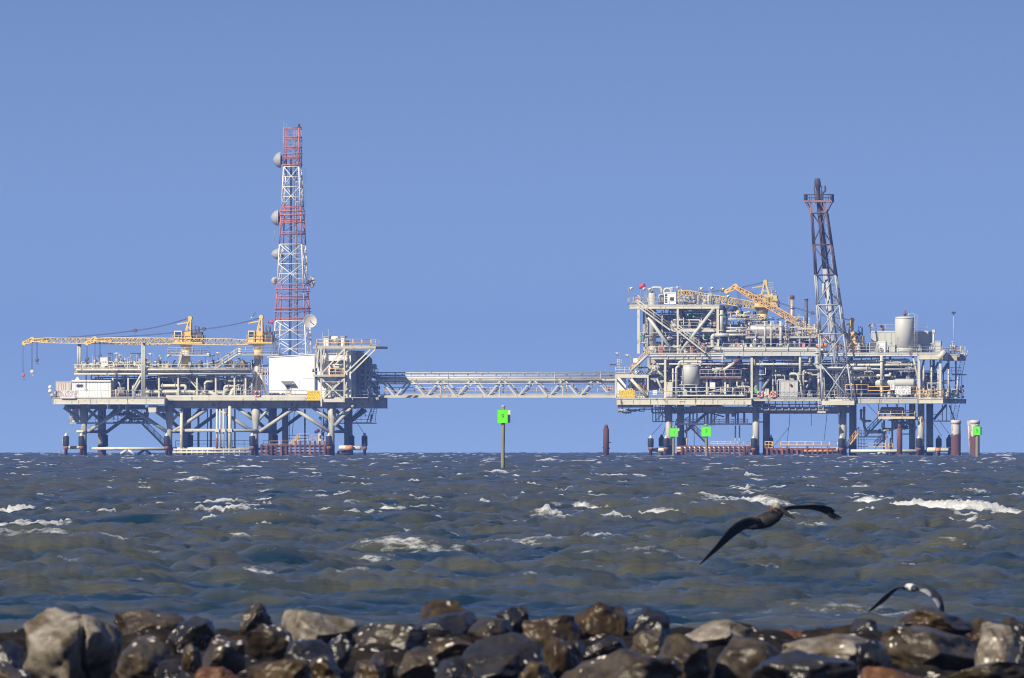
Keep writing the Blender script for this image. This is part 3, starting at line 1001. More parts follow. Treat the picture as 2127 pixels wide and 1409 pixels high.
# containers and deck cargo, left end
T, a, b = steelbox('shipping_container', 'small pale container with reddish rust-stained doors at the far left of the deck', 'container', 118, 150, 794, 826, -9, -3, 'containerpale', .5, group='containers on the left deck')
xm = (a.x + b.x) / 2
for s in (-1, 1):
    dr = T.part('door', B().lbox((xm + (s - 1) * .5 * (b.x - a.x - .3) / 2 + .03, -9.06, a.z + .2), (xm + (s + 1) * .5 * (b.x - a.x - .3) / 2 - .03, -9.003, b.z - .2)), 'containerpale')
    m = B()
    for q in (.25, .7):
        x = xm + s * (b.x - a.x) / 2 * q
        m.ltube([(x, -9.1, a.z + .15), (x, -9.1, b.z - .15)], .025, 5)
        m.lbox((x - .1, -9.12, a.z + 1.0), (x + .25, -9.09, a.z + 1.08))
    T.part('handle', m, 'galv', parent=dr)
T, a, b = steelbox('deck_cabin', 'long white corrugated cabin with one narrow dark window, left end of the deck', 'cabin', 152, 232, 791, 826, -9.2, -4.5, 'white', .42, group='containers on the left deck', frame='white')
w = LF.L((161.5, 804, -9.2)); w2 = LF.L((174, 799.5, -9.2))
f = T.part('window', B().lbox((w.x - .06, -9.25, w.z - .06), (w2.x + .06, -9.2, w2.z + .06)), 'steel')
T.part('pane', B().lbox((w.x, -9.262, w.z), (w2.x, -9.253, w2.z)), 'glass', parent=f)
T.part('roof_flashing', B().lbox((a.x - .1, -9.35, b.z - .22), (b.x, -9.25, b.z + .0)), 'cream')
m = B().lathe(LF.L((163, 790.5, -8)), (0, 0, 1), [(0, .5), (.2, .3), (.5, .12), (.55, .03)], 10)
T.part('roof_vent', m, 'white')
m = B().tube([(179, 792, -9.4), (179, 806, -9.4)], .05, 5); m.torus(LF.L((180, 808, -9.4)), (0, 1, 0), .17, .05, 12, 5)
T.part('hose_reel', m, 'galv')
T = Thing('generator_set', 'grey diesel set with a yellow upright tank beside the long white cabin', 'generator', (250, 826, -8))
T.part('housing', B().box(246, 260, 805, 817, -8.6, -6.6), 'steel')
m = B().hcap(245, 262, 820, -7.6, .42)
T.part('fuel_tank', m, 'galv')
T.part('cylinder', B().vcyl(243, 809, 826, -8.7, .16, 10, .1), 'yellow')
T.part('skid', B().box(243, 264, 824, 826, -8.8, -6.4), 'darksteel')
T.part('exhaust', B().tube([(252, 805, -7.6), (250, 797, -7.6), (247, 795, -7.6)], .13, 8, .3), 'galv')
T = Thing('equipment_cabinet', 'tall white cabinet standing alone on the upper deck near the outer boom rest', 'cabinet', (216, 772, -3))
a, b = LF.L((209, 763.5, -4)), LF.L((224, 743, -4))
T.part('wall', B().lbox((a.x, -4, a.z), (b.x, -1.5, b.z)), 'white')
T.part('roof', B().lbox((a.x - .06, -4.08, b.z + .003), (b.x + .06, -1.42, b.z + .08)), 'white')
T.part('door', B().lbox((a.x + .12, -4.03, a.z + .12), (b.x - .12, -4.003, b.z - .12)), 'white')
T.part('stand', B().box(210, 223, 763.7, 771.8, -3.9, -1.6), 'grey')
T, a, b = steelbox('process_shelter', 'low white shelter box among pipes on the upper deck, between the boom rests', 'shelter', 264, 296, 752, 765, -1, 3, 'white', .8)
T.part('stand', B().box(265, 295, 765.2, 771.8, -.8, 2.8), 'grey')
single('valve_box', B().box(306, 314, 757, 764, -4, -3).box(309, 311, 764, 772, -3.6, -3.4), 'safegreen', 'small green control box on a post on the upper deck', 'control box', (310, 772, -3.5))
single('valve_box', B().box(345, 351, 756, 764, -6, -5.2).box(347, 349, 764, 772, -5.7, -5.5), 'yellow', 'small yellow box on a post left of the crane stair', 'control box', (348, 772, -5.5))
lifebuoy('red lifebuoy hung at the foot of the braced crane column', 537, 819, -9.1, 'red')
single('windsock_cone', B().lathe(LF.L((568, 669.5, -2)), (-1, 0, -.03), [(0, .3), (.1, .28), (.75, .12), (.8, .05)], 12), 'paintred', 'small red cone sticking out of the left side of the lattice mast', 'cone', (564, 670, -2))

# white control building
T = Thing('control_building', 'tall white windowless building with sloping roof and canopied door, beneath the lattice mast', 'building', (607, 826, -8))
a = LF.L((560.5, 825.8, -8.2)); b = LF.L((655, 825.8, -8.2)); zl, zr = LF.L((0, 743.5)).z, LF.L((0, 738)).z
y0, y1 = -8.2, 3.5
m = B()
vs = [(a.x, y0, a.z), (b.x, y0, a.z), (b.x, y1, a.z), (a.x, y1, a.z), (a.x, y0, zl), (b.x, y0, zr), (b.x, y1, zr), (a.x, y1, zl)]
m._add(vs, [(0, 3, 2, 1), (0, 1, 5, 4), (1, 2, 6, 5), (2, 3, 7, 6), (3, 0, 4, 7), (4, 5, 6, 7)])
T.part('wall', m, 'whitewall')
m = B()._add([(a.x - .3, y0 - .12, zl + .003), (b.x + .1, y0 - .12, zr + .003), (b.x + .1, y1 + .1, zr + .003), (a.x - .3, y1 + .1, zl + .003),
              (a.x - .3, y0 - .12, zl + .12), (b.x + .1, y0 - .12, zr + .12), (b.x + .1, y1 + .1, zr + .12), (a.x - .3, y1 + .1, zl + .12)],
             [(0, 3, 2, 1), (0, 1, 5, 4), (1, 2, 6, 5), (2, 3, 7, 6), (3, 0, 4, 7), (4, 5, 6, 7)])
T.part('roof', m, 'white')
dr = T.part('door', B().box(594.3, 606, 799, 825.6, -8.32, -8.203), 'cream')
T.part('pane', B().box(597.3, 603.2, 801.5, 809.8, -8.35, -8.323), 'glass', parent=dr)
T.part('frame', B().box(596.3, 604.2, 800.5, 801.4, -8.36, -8.323).box(596.3, 604.2, 809.9, 810.8, -8.36, -8.323), 'white', parent=dr)
T.part('handle', B().box(604.3, 605.2, 813, 814.4, -8.4, -8.323), 'galv', parent=dr)
c0, c1 = LF.L((588, 799.5, -8.2)), LF.L((613, 792.5, -8.2))
m = B()._add([(c0.x + .3, y0 - .003, c0.z), (c1.x + .22, y0 - .003, c0.z), (c1.x - .1, y0 - .003, c1.z), (c0.x - .05, y0 - .003, c1.z),
              (c0.x + .3, y0 - .7, c0.z), (c1.x + .22, y0 - .7, c0.z), (c1.x - .1, y0 - .95, c1.z), (c0.x - .05, y0 - .95, c1.z)],
             [(0, 1, 2, 3), (4, 7, 6, 5), (0, 4, 5, 1), (1, 5, 6, 2), (2, 6, 7, 3), (3, 7, 4, 0)])
T.part('canopy', m, 'galv')
T.part('lamp', B().ball(LF.L((611, 797.5, -8.9)), .13), 'lamp')
m = B().box(629, 654.5, 787, 787.5, -8.23, -8.203).box(623.2, 623.6, 790, 810, -8.22, -8.203)
T.part('panel_seam', m, 'galv')
T.text('lettering', 'ExxonMobil', (608, 763.5, -8.21), 1.15, 'ghostink', sx=.82)
for px0, px1 in ((561, 581),):
    T2 = Thing('bench', 'dark slatted bench against the foot of the white building, left of its door', 'bench', (571, 826, -7.6))
    T2.part('seat', B().box(px0, px1, 820, 821.2, -8.75, -8.3), 'darksteel')
    T2.part('backrest', B().box(px0, px1, 816.3, 818, -8.3, -8.23), 'darksteel')
    for x in (562, 571, 580): T2.part('leg', B().box(x - .7, x + .7, 816.3, 826, -8.45, -8.31), 'darksteel')
T2 = Thing('chair', 'dark chair standing between the bench and the canopied door', 'chair', (589, 826, -7.6))
T2.part('seat', B().box(586, 593, 820.3, 821.6, -8.8, -8.3), 'darksteel')
T2.part('backrest', B().box(587, 592, 817, 820, -8.3, -8.22), 'darksteel')
for x in (586.5, 592.5): T2.part('leg', B().bar((x, 821.6, -8.6), (x + (.8 if x > 590 else -.8), 826, -8.6), .06), 'darksteel')

# second building behind the stair tower
T = Thing('equipment_building', 'white building block behind the galvanised stair tower, right side in shade', 'building', (703, 830, 0))
a, b = LF.L((661, 830, -8.0)), LF.L((730, 731, -8.0))
T.part('wall', B().lbox((a.x, -8.0, a.z), (b.x, 4.5, b.z)), 'whitewall')
T.part('roof', B().lbox((a.x - .1, -8.12, b.z + .003), (b.x + .1, 4.6, b.z + .15)), 'white')
T.part('hood', B().box(683, 717, 749, 750.5, -9.1, -8.003), 'white')
T.part('hood', B().box(685, 716, 751, 760, -8.5, -8.003), 'galv')
T.part('railing', B().rail([(684, 749, -9.0), (717, 749, -9.0)], 1.05, 1.2), 'white')
for py in (757, 762): T.part('louver', B().box(694, 706, py, py + 2.5, -8.56, -8.51), 'white')
T.part('door', B().box(655.5, 659.5, 787, 812, -8.2, -7.6), 'blue')
T.part('wall_panel', B().box(700, 716, 793, 826, -8.1, -8.003), 'galv')
T.part('duct', B().box(739, 746, 733, 770, -3, 2), 'cream')
T.part('duct', B().box(731, 738, 750, 822, -7, -6), 'galv')

# galvanised stair tower with orange-railed roof deck
T = Thing('stair_tower', 'galvanised open steel tower with orange-railed top deck at the right end of the left platform', 'stair tower', (695, 832, -9))
def pl(px0, px1, py, th, ya, yb, nm='platform'): T.part(nm, B().box(px0, px1, py, py + th, ya, yb), 'grey')
pl(652, 782, 720.5, 5, -9.2, 2, 'top_deck')
pl(772, 789, 720.7, 4, -1, 4.5, 'top_deck')
pl(652, 718, 780, 3.5, -10.4, -7.8)
T.part('base_frame', B().box(668, 718, 829, 836, -10.1, -10).box(668, 671, 829, 845, -10.4, -10.11), 'cream')
for px, y in ((669, -10), (717, -10), (678, -8.3), (722, -8.3)):
    T.part('post', B().bar((px, 725.4, y), (px, 835, y), .2), 'cream' if y < -5 else 'grey')
for a, b in (((671, 776), (716, 727)), ((694, 763), (727, 727)), ((719, 777), (771, 727)), ((729, 778), (781, 727)), ((669, 787), (716, 830)), ((717, 787), (672, 830)),
             ((664, 727), (659, 766)), ((676, 727), (669, 766)), ((716, 830), (722, 795))):
    T.part('brace', B().bar((*a, -9.9), (*b, -9.9), .2), 'cream')
m = B()
for py in (794, 812): m.bar((670, py, -10.05), (717, py, -10.05), .1)
T.part('cross_bar', m, 'galv')
T.part('stair', B().stair((676, 828, -9.6), (712, 786, -9.6)), 'grey')
T.part('stair', B().stair((668, 779, -9.4), (657, 728, -9.4), .8), 'galv')
T.part('railing', B().rail([(660, 720.5, -9.1), (771, 720.5, -9.1)], 1.08, 1.5, .055), 'railyellow')
T.part('railing', B().rail([(660, 720.5, 1.9), (771, 720.5, 1.9)], 1.08, 1.5, .05), 'railyellow')
T.part('railing', B().rail([(660, 720.5, -9.1), (661, 720.5, 1.9)], 1.08, 1.5, .05), 'railyellow')
T.part('railing', B().rail([(773, 720.5, -.9), (788, 720.5, -.9)], 1.05, .55, .04, 2), 'galv')
T.part('railing', B().rail([(652, 780, -10), (683, 780, -10)], 1.08, 1.1), 'galv')
T.part('railing', B().rail([(684, 780, -10), (714, 780, -10)], 1.0, 1.1, .055), 'railyellow')
T.part('toolbox', B().box(687, 712, 768, 779.8, -9.2, -8.3), 'darksteel')
for i, (x0, x1, p0) in enumerate(((673, 683, 700), (709, 716, 699))):
    v = T.part('roof_fan', B().box(x0, x1, p0 + 1.5, 720, -3, -1), 'white')
    T.part('hood', B().box(x0 - .8, x1 + .8, p0 - .5, p0 + 1.4, -3.2, -.8), 'galv', parent=v)
T.part('roof_duct', B().hcap(688, 705, 705, -2, .48), 'cream')
m = B()
for i in range(7): m.box(702 + i * 3.4, 704 + i * 3.4, 708, 719.8, 0, .3)
T.part('louver_bank', m, 'darksteel')
T.part('antenna', B().tube([(672, 691, -6), (672, 720, -6)], .05, 5), 'galv')
T.part('antenna', B().tube([(683.5, 689, -4), (683.5, 720, -4)], .03, 5).ball(LF.L((683.7, 687.5, -4)), .14), 'galv')
T.part('fire_extinguisher', B().vcyl(652.5, 767, 774, -10.2, .14, 10, .06), 'red')

board('danger_sign', 'yellow danger poisonous gas sign on the deck rail below the white building', 641, 668.5, 812, 832.5, -9.25, 'signyellow',
      [('DANGER', 655, 815.8, .62, 1.0), ('POISONOUS GAS', 655, 822, .50, .72), ('HYDROGEN SULFIDE', 655, 828.3, .50, .62)], 'inkbrown', group='danger signs')
board('platform_sign', 'white name sign with grey and reddish lettering on the far left deck rail', 128.3, 159, 812, 828, -11.25, 'signwhite',
      [('W&T OFFSHORE', 143.6, 815.3, .52, .88), ('MOBILE BLOCK 76-AUX', 143.6, 819.8, .46, .62, 'inkred'),
       ('STATE LEASE 347 & 349', 143.6, 824.2, .46, .6, 'inkred')], 'ink', group='platform name signs')
# lattice communication mast
T = Thing('communication_mast', 'tall red and white banded lattice mast with microwave dishes above the white building', 'mast', (608, 745, 0))
cx = LF.L((608, 745, 0)).x
def half(py):
    return (1.2 if py <= 347 else 1.2 + (py - 347) / (745 - 347) * 1.38)
def corner(py, k, q=1.0):
    h = half(py) * q
    sx, sy = ((-1, -1), (1, -1), (1, 1), (-1, 1))[k]
    return Vector((cx + sx * h, sy * h, H + (EY - py) * LF.S))
bands = ((266, 347, 'towerred', 4), (347, 430, 'towerwhite', 2), (430, 508, 'towerred', 3), (508, 590, 'towerwhite', 2), (590, 667, 'towerred', 3), (667, 745, 'towerwhite', 2))
for p0, p1, mt, n in bands:
    br_ = B(); rg = {}
    for k in range(4):
        T.part('leg', B().ltube([corner(p0, k), corner(p1, k)], .105, 8), mt)
        for i in range(n):
            a, b = p0 + (p1 - p0) * i / n, p0 + (p1 - p0) * (i + 1) / n
            mid = (a + b) / 2
            k2 = (k + 1) % 4
            rg.setdefault(i, B()).ltube([corner(a, k), corner(a, k2)], .065, 5)
            if mt == 'towerwhite':
                rg.setdefault(i + .5, B()).ltube([corner(mid, k), corner(mid, k2)], .05, 5)
                br_.ltube([corner(a, k), corner(b, k2)], .06, 5); br_.ltube([corner(a, k2), corner(b, k)], .055, 5)
                e = corner(mid, k).lerp(corner(mid, k2), .5)
                br_.ltube([e.lerp(corner(b, k), .5), corner(mid, k).lerp(corner(b, k), .5)], .035, 4)
                br_.ltube([e.lerp(corner(b, k2), .5), corner(mid, k2).lerp(corner(b, k2), .5)], .035, 4)
            else:
                br_.ltube([corner(a, k), corner(mid, k).lerp(corner(mid, k2), .5)], .04, 4)
                br_.ltube([corner(mid, k).lerp(corner(mid, k2), .5), corner(b, k2)], .04, 4)
                rg[i].ltube([corner(a + 3, k), corner(a + 3, k2)], .05, 5)
    T.part('bracing', br_, mt); 
    for q_ in rg.values(): T.part('horizontal_ring', q_, mt)
# red work platforms with grating and rail hoops
for py in (266, 286, 320, 343, 439, 447, 463, 487, 601, 606, 622, 641, 648, 662):
    m = B()
    q = 1.12 if py in (320, 343, 439, 447, 601, 606, 641, 648) else 1.05
    for k in range(4):
        m.ltube([corner(py, k, q), corner(py, (k + 1) % 4, q)], .07, 5)
    if py in (343, 447, 606, 648):
        h = half(py) * .95; z = H + (EY - py) * LF.S
        m.lbox((cx - h, -h, z - .05), (cx + h, -h + .5, z + .02)); m.lbox((cx - h, h - .5, z - .05), (cx + h, h, z + .02))
    T.part('work_platform', m, 'towerred')
# waveguide runs and climbing ladder up the middle
for dx, dy, mt in ((-.55, .3, 'darksteel'), (-.35, .6, 'darksteel'), (.6, .5, 'galv'), (.75, .2, 'darksteel')):
    T.part('waveguide', B().ltube([(cx + dx * .6, dy, H + (EY - 330) * LF.S), (cx + dx * 1.1, dy, H + (EY - 745) * LF.S)], .075, 6), mt)
m = B()
for s in (-.22, .22): m.ltube([(cx + .3 + s, 1.0, H + (EY - 270) * LF.S), (cx + .3 + s, 1.6, H + (EY - 745) * LF.S)], .04, 5)
for i in range(110):
    t = i / 110; z = H + (EY - 270) * LF.S * (1 - t) + (EY - 745) * LF.S * t
    m.ltube([(cx + .08, 1.0 + .6 * t, z), (cx + .52, 1.0 + .6 * t, z)], .02, 4)
T.part('ladder', m, 'galv')
m = B().tube([(621.5, 268, 0), (621.5, 264, 0)], .08, 6); m.lathe(LF.L((621.5, 264.5, 0)), (0, 0, 1), [(0, .16), (.05, .2), (.4, .2), (.48, .1)], 10)
T.part('beacon', m, 'rustdark')
for px, t, bt in ((590, 252, 285), (595, 257, 272), (634, 350, 430), (570, 478, 500), (613, 275, 310)):
    T.part('whip_antenna', B().tube([(px, t, 0), (px, bt, 0)], .025, 4), 'galv')
def dish(c, axis, r, mat, depth=.32, shroud=0.0):
    """parabolic reflector: opens along axis, with rim and feed"""
    ax = Vector(axis).normalized()
    prof = [(r * depth * (q * q), r * q) for q in (0.02, .25, .45, .65, .82, .94, 1.0)]
    back = prof + [(r * depth + .05, r * 1.0), (r * depth + .05, r * .965)] + [(r * depth * q * q + .05, r * q) for q in (.9, .7, .45, .2, .02)]
    d = T.part('dish_antenna', B().lathe(c, ax, back, 28), mat)
    T.part('feed_horn', B().ltube([Vector(c) + ax * .05, Vector(c) + ax * r * .75], .05, 6).ball(Vector(c) + ax * r * .78, .11), 'galv', parent=d)
    m = B()
    ref = Vector((0, 0, 1)); u = ax.cross(ref).normalized(); w = ax.cross(u)
    m.torus(Vector(c) - ax * .15, ax, r * .35, .06, 12, 5)
    m.ltube([Vector(c) - ax * .1, Vector(c) - ax * .6], .09, 6)
    T.part('mount', m, 'darksteel', parent=d)
    return d
def radome(px, py, r, y=-.3):
    """covered dish bulging to the left, seen from the side"""
    c = LF.L((px, py, y))
    d = T.part('dish_antenna', B().lathe(c, (-1, -.12, 0), [(0, r * .97), (.04, r), (.3, r * .97), (.55, r * .85), (.85, r * .6), (1.05, r * .33), (1.15, r * .08)], 26), 'dishgrey')
    T.part('rim', B().torus(c, (-1, -.12, 0), r, .07, 26, 6), 'dish', parent=d)
    T.part('mount', B().lbox((c.x + .1, y - .1, c.z - .7), (c.x + .25, y + .1, c.z + .7)).ltube([c, c + Vector((.9, 0, .4))], .08, 6).ltube([c, c + Vector((.9, 0, -.4))], .08, 6), 'darksteel', parent=d)
radome(583, 333, 1.24); radome(578, 453, 1.22); radome(579, 528, .85, .6)
dish(LF.L((572, 583, 2.4)), (-.5, .85, 0), .6, 'dish')
dish(LF.L((644, 586, 1.5)), (.75, .65, 0), .95, 'dishgrey')
dish(LF.L((645, 668.5, -3.6)), (.22, -.96, .12), 1.06, 'dish', .3)
T.part('dish_bracket', B().tube([(645, 668, -3.2), (640, 672, -2.4)], .1, 6), 'darksteel')
# ------------------------------------------------------------------ right platform
RF = Frame(1640, 2493.0, 8.0)
use(RF)
def f1(u, v, y=0): return (1260 + u / 5.033, 570 + v / 5.033, y)
def f2(u, v, y=0): return (1480 + u / 5.031, 570 + v / 5.031, y)
def f3(u, v, y=0): return (1740 + u / 3.9125, 600 + v / 3.9125, y)
def f4(u, v, y=0): return (1240 + u / 6.647, 760 + v / 6.647, y)
def f5(u, v, y=0): return (1540 + u / 6.647, 760 + v / 6.647, y)

P = Thing('production_platform', 'tall multi-deck gas platform crowded with pipes, under a leaning flare tower', 'platform', (1640, 947, 0))
YF, YB = -6.5, 6.5
deck(P, 1279, 1559, 828, 840.5, -10, 7, mat='cream', name='main_deck')
deck(P, 1560, 1703, 827, 833, -9, 7.5, name='main_deck')
deck(P, 1704, 1902, 826, 838, -9.3, 7.5, name='main_deck')
deck(P, 1903, 1954, 828, 838, -10, 7.5, mat='cream', name='main_deck')
deck(P, 1955, 1991, 829, 838, -2, 7.5, name='main_deck')
m = B()
for py in (840, 846, 851): m.box(1560, 1720, py, py + 1.6, -7.5, -7.2)
for i in range(12):
    m.bar((1567 + i * 14, 833.6, -7.7), (1567 + i * 14, 852, -7.7), .14)
P.part('underdeck_pipes', m, 'galv')
m = B().box(1395, 1765, 845, 856, -4, -3.6).box(1395, 1765, 845, 858, 3.6, 4)
for i in range(15): m.box(1400 + i * 25, 1403 + i * 25, 846, 857, -3.5, 3.5)
P.part('underbeam', m, 'grey')
P.part('cable_tray', B().box(1283, 1350, 841, 847, -9.5, -6), 'grey')
pipework(P, 1285, 1560, 842, 858, -7, 5, 26, 61, ('galv', 'grey', 'pipe'), (.05, .13))
pipework(P, 1560, 1770, 840, 856, -7, 5, 22, 62, ('galv', 'grey', 'pipe'), (.05, .13))
P.part('deck_marking', B().box(1408, 1424, 829.5, 830, -10.02, -9.9).box(1410, 1422, 834, 834.5, -10.02, -9.9), 'galv')

legs = ((1389, 1415, .53), (1569, 1593.5, .53), (1749, 1773, .55), (1910, 1932.5, .52))
for a, b, r in legs:
    P.part('leg', B().tube([(a, 960, YF), (a, 838, YF)], r, 18), 'grey')
    P.part('leg', B().tube([(b, 960, YB), (b, 838, YB)], r + .03, 18), 'grey')
for px, y, rr, t in [(a, YF, r + .02, 926) for a, b, r in legs] + [(b, YB, r + .05, 926) for a, b, r in legs]:
    P.part('splash_band', B().tube([(px, 958, y), (px, t, y)], rr, 18), 'rustdark')
P.part('leg', B().tube([(1895, 960, 3), (1895, 838, 3)], .5, 16), 'grey')
# under the left bay: cage, white walkway, conductors
m = B()
for px in (1356, 1362, 1369, 1376, 1382): m.bar((px, 842, -2), (px, 876, -2), .12)
m.bar((1356, 876, -2), (1400, 876, -2), .16); m.bar((1362, 875, -2), (1382, 852, -2), .12); m.bar((1358, 845, -2), (1384, 870, -2), .12)
P.part('hanger', m, 'grey')
P.part('ladder', B().ladder(1363, 842, 876, -1.5, .5, False), 'galv')
P.part('lower_walkway', B().box(1402, 1555, 879.5, 883, -5.5, -2), 'white')
P.part('railing', B().rail([(1404, 879.5, -5.4), (1552, 879.5, -5.4)], .62, 2.3, .06, 1), 'white')
for a, b in (((1402, 878), (1425, 848)), ((1477, 880), (1500, 848)), ((1430, 866), (1402, 884)), ((1404, 884), (1430, 848))):
    P.part('hanger', B().bar((*a, -5.6), (*b, -5.6), .13), 'galv')
P.part('safety_bar', B().tube([(1406, 873.2, -5.6), (1428, 873.2, -5.6)], .06, 5), 'yellow')
for px in (1433, 1440, 1448, 1464, 1470, 1478, 1484, 1509, 1513, 1528, 1533, 1546):
    P.part('conductor', B().tube([(px, 845, 0), (px, 880 + (px % 3) * 2, 0)], .11 + (px % 4) * .03, 8), 'grey')
for px, t in ((1426, 882), (1527, 884), (1535.5, 884)):
    P.part('riser', B().tube([(px, t, -4), (px, 932, -4)], .12, 8), 'cream')
for px in (1510, 1522): P.part('junction_box', B().box(px - 3, px + 3, 858, 866, -3, -2.5), 'cream')
P.part('brace', B().tube([(1423, 898, 4), (1480, 848, 4)], .24, 10), 'grey')
P.part('brace', B().tube([(1440, 848, 3), (1505, 866, 3)], .1, 8), 'grey')
P.part('stair', B().stair((1466, 921, -3), (1430, 884, -3), 1.0), 'grey')
P.part('cable', B().tube([(1442, 884, -2), (1442, 930, -2)], .04, 4), 'galv')
for a, b in (((1375, 880), (1352, 906)), ((1388, 870), (1376, 905)), ((1640, 858), (1638, 888)), ((1638, 888), (1608, 925)), ((1637, 890), (1634, 918)), ((1717, 858), (1710, 917)),
             ((1684, 858), (1684, 885)), ((1932, 873), (1953, 906)), ((1945, 870), (1972, 906)), ((1792, 832), (1822, 864))):
    P.part('cable', B().tube([(*a, -4), (*b, -5)], .04, 4), 'cable' if a[0] != 1792 else 'galv')
# thin drop pipe frame in the middle bay
run(P, [(1585, 859, -5), (1738, 859, -5), (1741, 862, -5), (1741, 905, -5)], .07, 'grey', flanges=False)
run(P, [(1577, 877, 3), (1590, 877, 3), (1591, 858, 3)], .09, 'grey', flanges=False)
# boat landing along the water, left and middle bays
for x0, x1, py, mt, y in ((1405, 1562, 931, 'cream', -6.9), (1405, 1562, 937, 'orange', -6.9), (1590, 1742, 935, 'rust', -6.9), (1590, 1742, 940, 'rustdark', -6.9), (1668, 1738, 937, 'orange', -7.3)):
    P.part('landing_beam', B().tube([(x0, py, y), (x1, py, y)], .2, 8), mt)
for i in range(16):
    px = 1415 + i * 10
    P.part('landing_post', B().bar((px, 926, -7.4), (px, 945, -7.4), .27), 'rustdark' if i % 3 else 'rust')
for i in range(15):
    px = 1592 + i * 10.4
    P.part('landing_post', B().bar((px, 932 if i % 4 else 927, -7.4), (px, 945, -7.4), .25), 'rustdark' if i % 3 else 'rust')
P.part('landing_deck', B().box(1405, 1562, 926, 928, -6, -3), 'rust')
P.part('landing_deck', B().box(1588, 1742, 931, 933, -6.5, -3), 'rust')
P.part('railing', B().rail([(1476, 926, -5.8), (1558, 926, -5.8)], .65, 1.0, .05), 'railyellow')
P.part('railing', B().rail([(1621, 931, -6.3), (1738, 931, -6.3)], 1.0, 1.25, .055), 'railyellow')
P.part('railing', B().rail([(1588, 931, -6.3), (1604, 931, -6.3)], 1.0, .6, .06), 'yellow')
P.part('railing', B().rail([(1621, 931, -3.3), (1738, 931, -3.3)], 1.0, 1.25, .05), 'railyellow')
P.part('landing_stub', B().vcyl(1549, 928, 946, -7, .4, 12), 'rust')
P.part('landing_stub', B().vcyl(1604, 910, 933, 4, .24, 10), 'rustdark')
P.part('landing_panel', B().box(1600, 1604, 917, 932, -6, -5.9), 'orange')
P.part('tyre', B().torus(RF.L((1737, 934, -7.6)), (1, 0, 0), .3, .12, 14, 6), 'cream')
m = B().bar((1601, 903, -3), (1595, 931, -3), .12).bar((1601, 903, -3), (1606, 931, -3), .12)
P.part('landing_frame', m, 'rust')
# right bay: low pipe, stairs, caged landing
P.part('brace', B().tube([(1765, 937, YF), (1903, 937, YF)], .26, 10), 'cream')
for a, b, y in (((1821, 943), (1829, 938), YF), ((1838, 943), (1830, 938), YF), ((1843, 943), (1852, 938), YB), ((1861, 943), (1853, 938), YB)):
    P.part('brace', B().tube([(*a, y), (*b, y)], .2, 8), 'cream' if y < 0 else 'grey')
P.part('brace', B().tube([(1780, 938, YB), (1930, 938, YB)], .25, 10), 'grey')
P.part('fender_tube', B().hcap(1360, 1381, 935, -6.5, .36), 'cream')
P.part('fender_collar', B().tube([(1353, 935, -6.5), (1362, 935, -6.5)], .27, 10), 'orange')
P.part('fender_tube', B().hcap(1921, 1942, 935, -6.5, .42), 'cream')
P.part('fender_collar', B().tube([(1940, 935, -6.5), (1950, 935, -6.5)], .33, 10), 'orange')
P.part('fender_tube', B().hcap(1945, 1968, 935, -5.5, .3), 'grey')
P.part('stair', B().stair((1795, 907, -4), (1829, 871, -4), 1.0), 'grey')
P.part('stair', B().stair((1814, 931, -3), (1838, 908, -3), 1.0), 'grey')
P.part('stair', B().stair((1757, 932, -6), (1781, 900, -6), .9), 'railyellow')
P.part('lower_walkway', B().box(1781, 1838, 907, 909, -4, -1), 'grey')
m = B()
for px in (1781, 1787, 1793, 1838, 1845): m.bar((px, 894, -4), (px, 934, -4), .1)
for py in (900, 914, 921, 928): m.bar((1781, py, -4), (1836, py, -4), .08)
P.part('cage', m, 'grey')
P.part('railing', B().rail([(1781, 907, -4), (1838, 907, -4)], 1.0, 1.2), 'galv')
P.part('railing', B().rail([(1826, 935, -4), (1852, 935, -4)], 1.05, .7, .05), 'railyellow')
P.part('post', B().bar((1838, 897, -4.2), (1838, 936, -4.2), .16), 'railyellow')
P.part('conductor', B().vcyl(1848.5, 910, 946, -3, .3, 12, .1), 'cream')
for px, t in ((1836, 873), (1853, 873), (1891, 868), (1899, 868)):
    P.part('conductor', B().tube([(px, t, 1), (px, 940, 1)], .14, 8), 'grey')
P.part('ladder', B().ladder(1917, 870, 935, -3, .5, False, 1), 'galv')
run(P, [(1787, 850, -4), (1787, 874, -4), (1808, 875, -4)], .17, 'grey')
run(P, [(1793, 845, -4.5), (1793, 885, -4.5), (1797, 897, -4.5), (1832, 897, -4.5), (1838, 893, -4.5), (1855, 893, -4.5), (1855, 875, -4.5)], .2, 'grey')
P.part('valve_body', B().hcap(1822, 1833, 896, -4.6, .33), 'darksteel')
pipework(P, 1832, 1900, 870, 905, -3, 3, 14, 63, ('galv', 'grey'), (.06, .16))
# hung deck with the rusty drum
P.part('hung_deck', B().box(1821, 1897, 866.5, 870.5, -8, -3), 'cream')
P.part('railing', B().rail([(1822, 866.5, -7.9), (1896, 866.5, -7.9)], 1.02, 1.9, .06), 'railyellow')
m = B()
for px in (1823, 1859, 1878, 1894): m.bar((px, 838, -5), (px, 866, -5), .12)
P.part('hanger', m, 'grey')
pipework(P, 1824, 1894, 857, 866, -7, -5, 8, 64, ('galv', 'steel'), (.06, .12))
# right end: ladders, braces, lower cage
P.part('brace', B().tube([(1940, 872, 5), (1966, 841, 5)], .2, 8), 'grey')
P.part('brace', B().tube([(1983, 873, 4), (1972, 842, 4)], .1, 8), 'grey')
m = B()
for px in (1958, 1967, 1976): m.bar((px, 840, 5), (px, 875, 5), .12)
m.bar((1930, 875, 5), (1978, 875, 5), .16); m.bar((1930, 861, 5), (1958, 861, 5), .08)
P.part('hanger', m, 'grey')
P.part('ladder', B().ladder(1977, 840, 873, 2, .7, False, 7), 'galv')
P.part('ladder', B().ladder(1988, 728, 780, 2, .7, False, 12), 'cream')
P.part('ladder', B().ladder(1981, 780, 828, 2, .6, False, 4), 'cream')
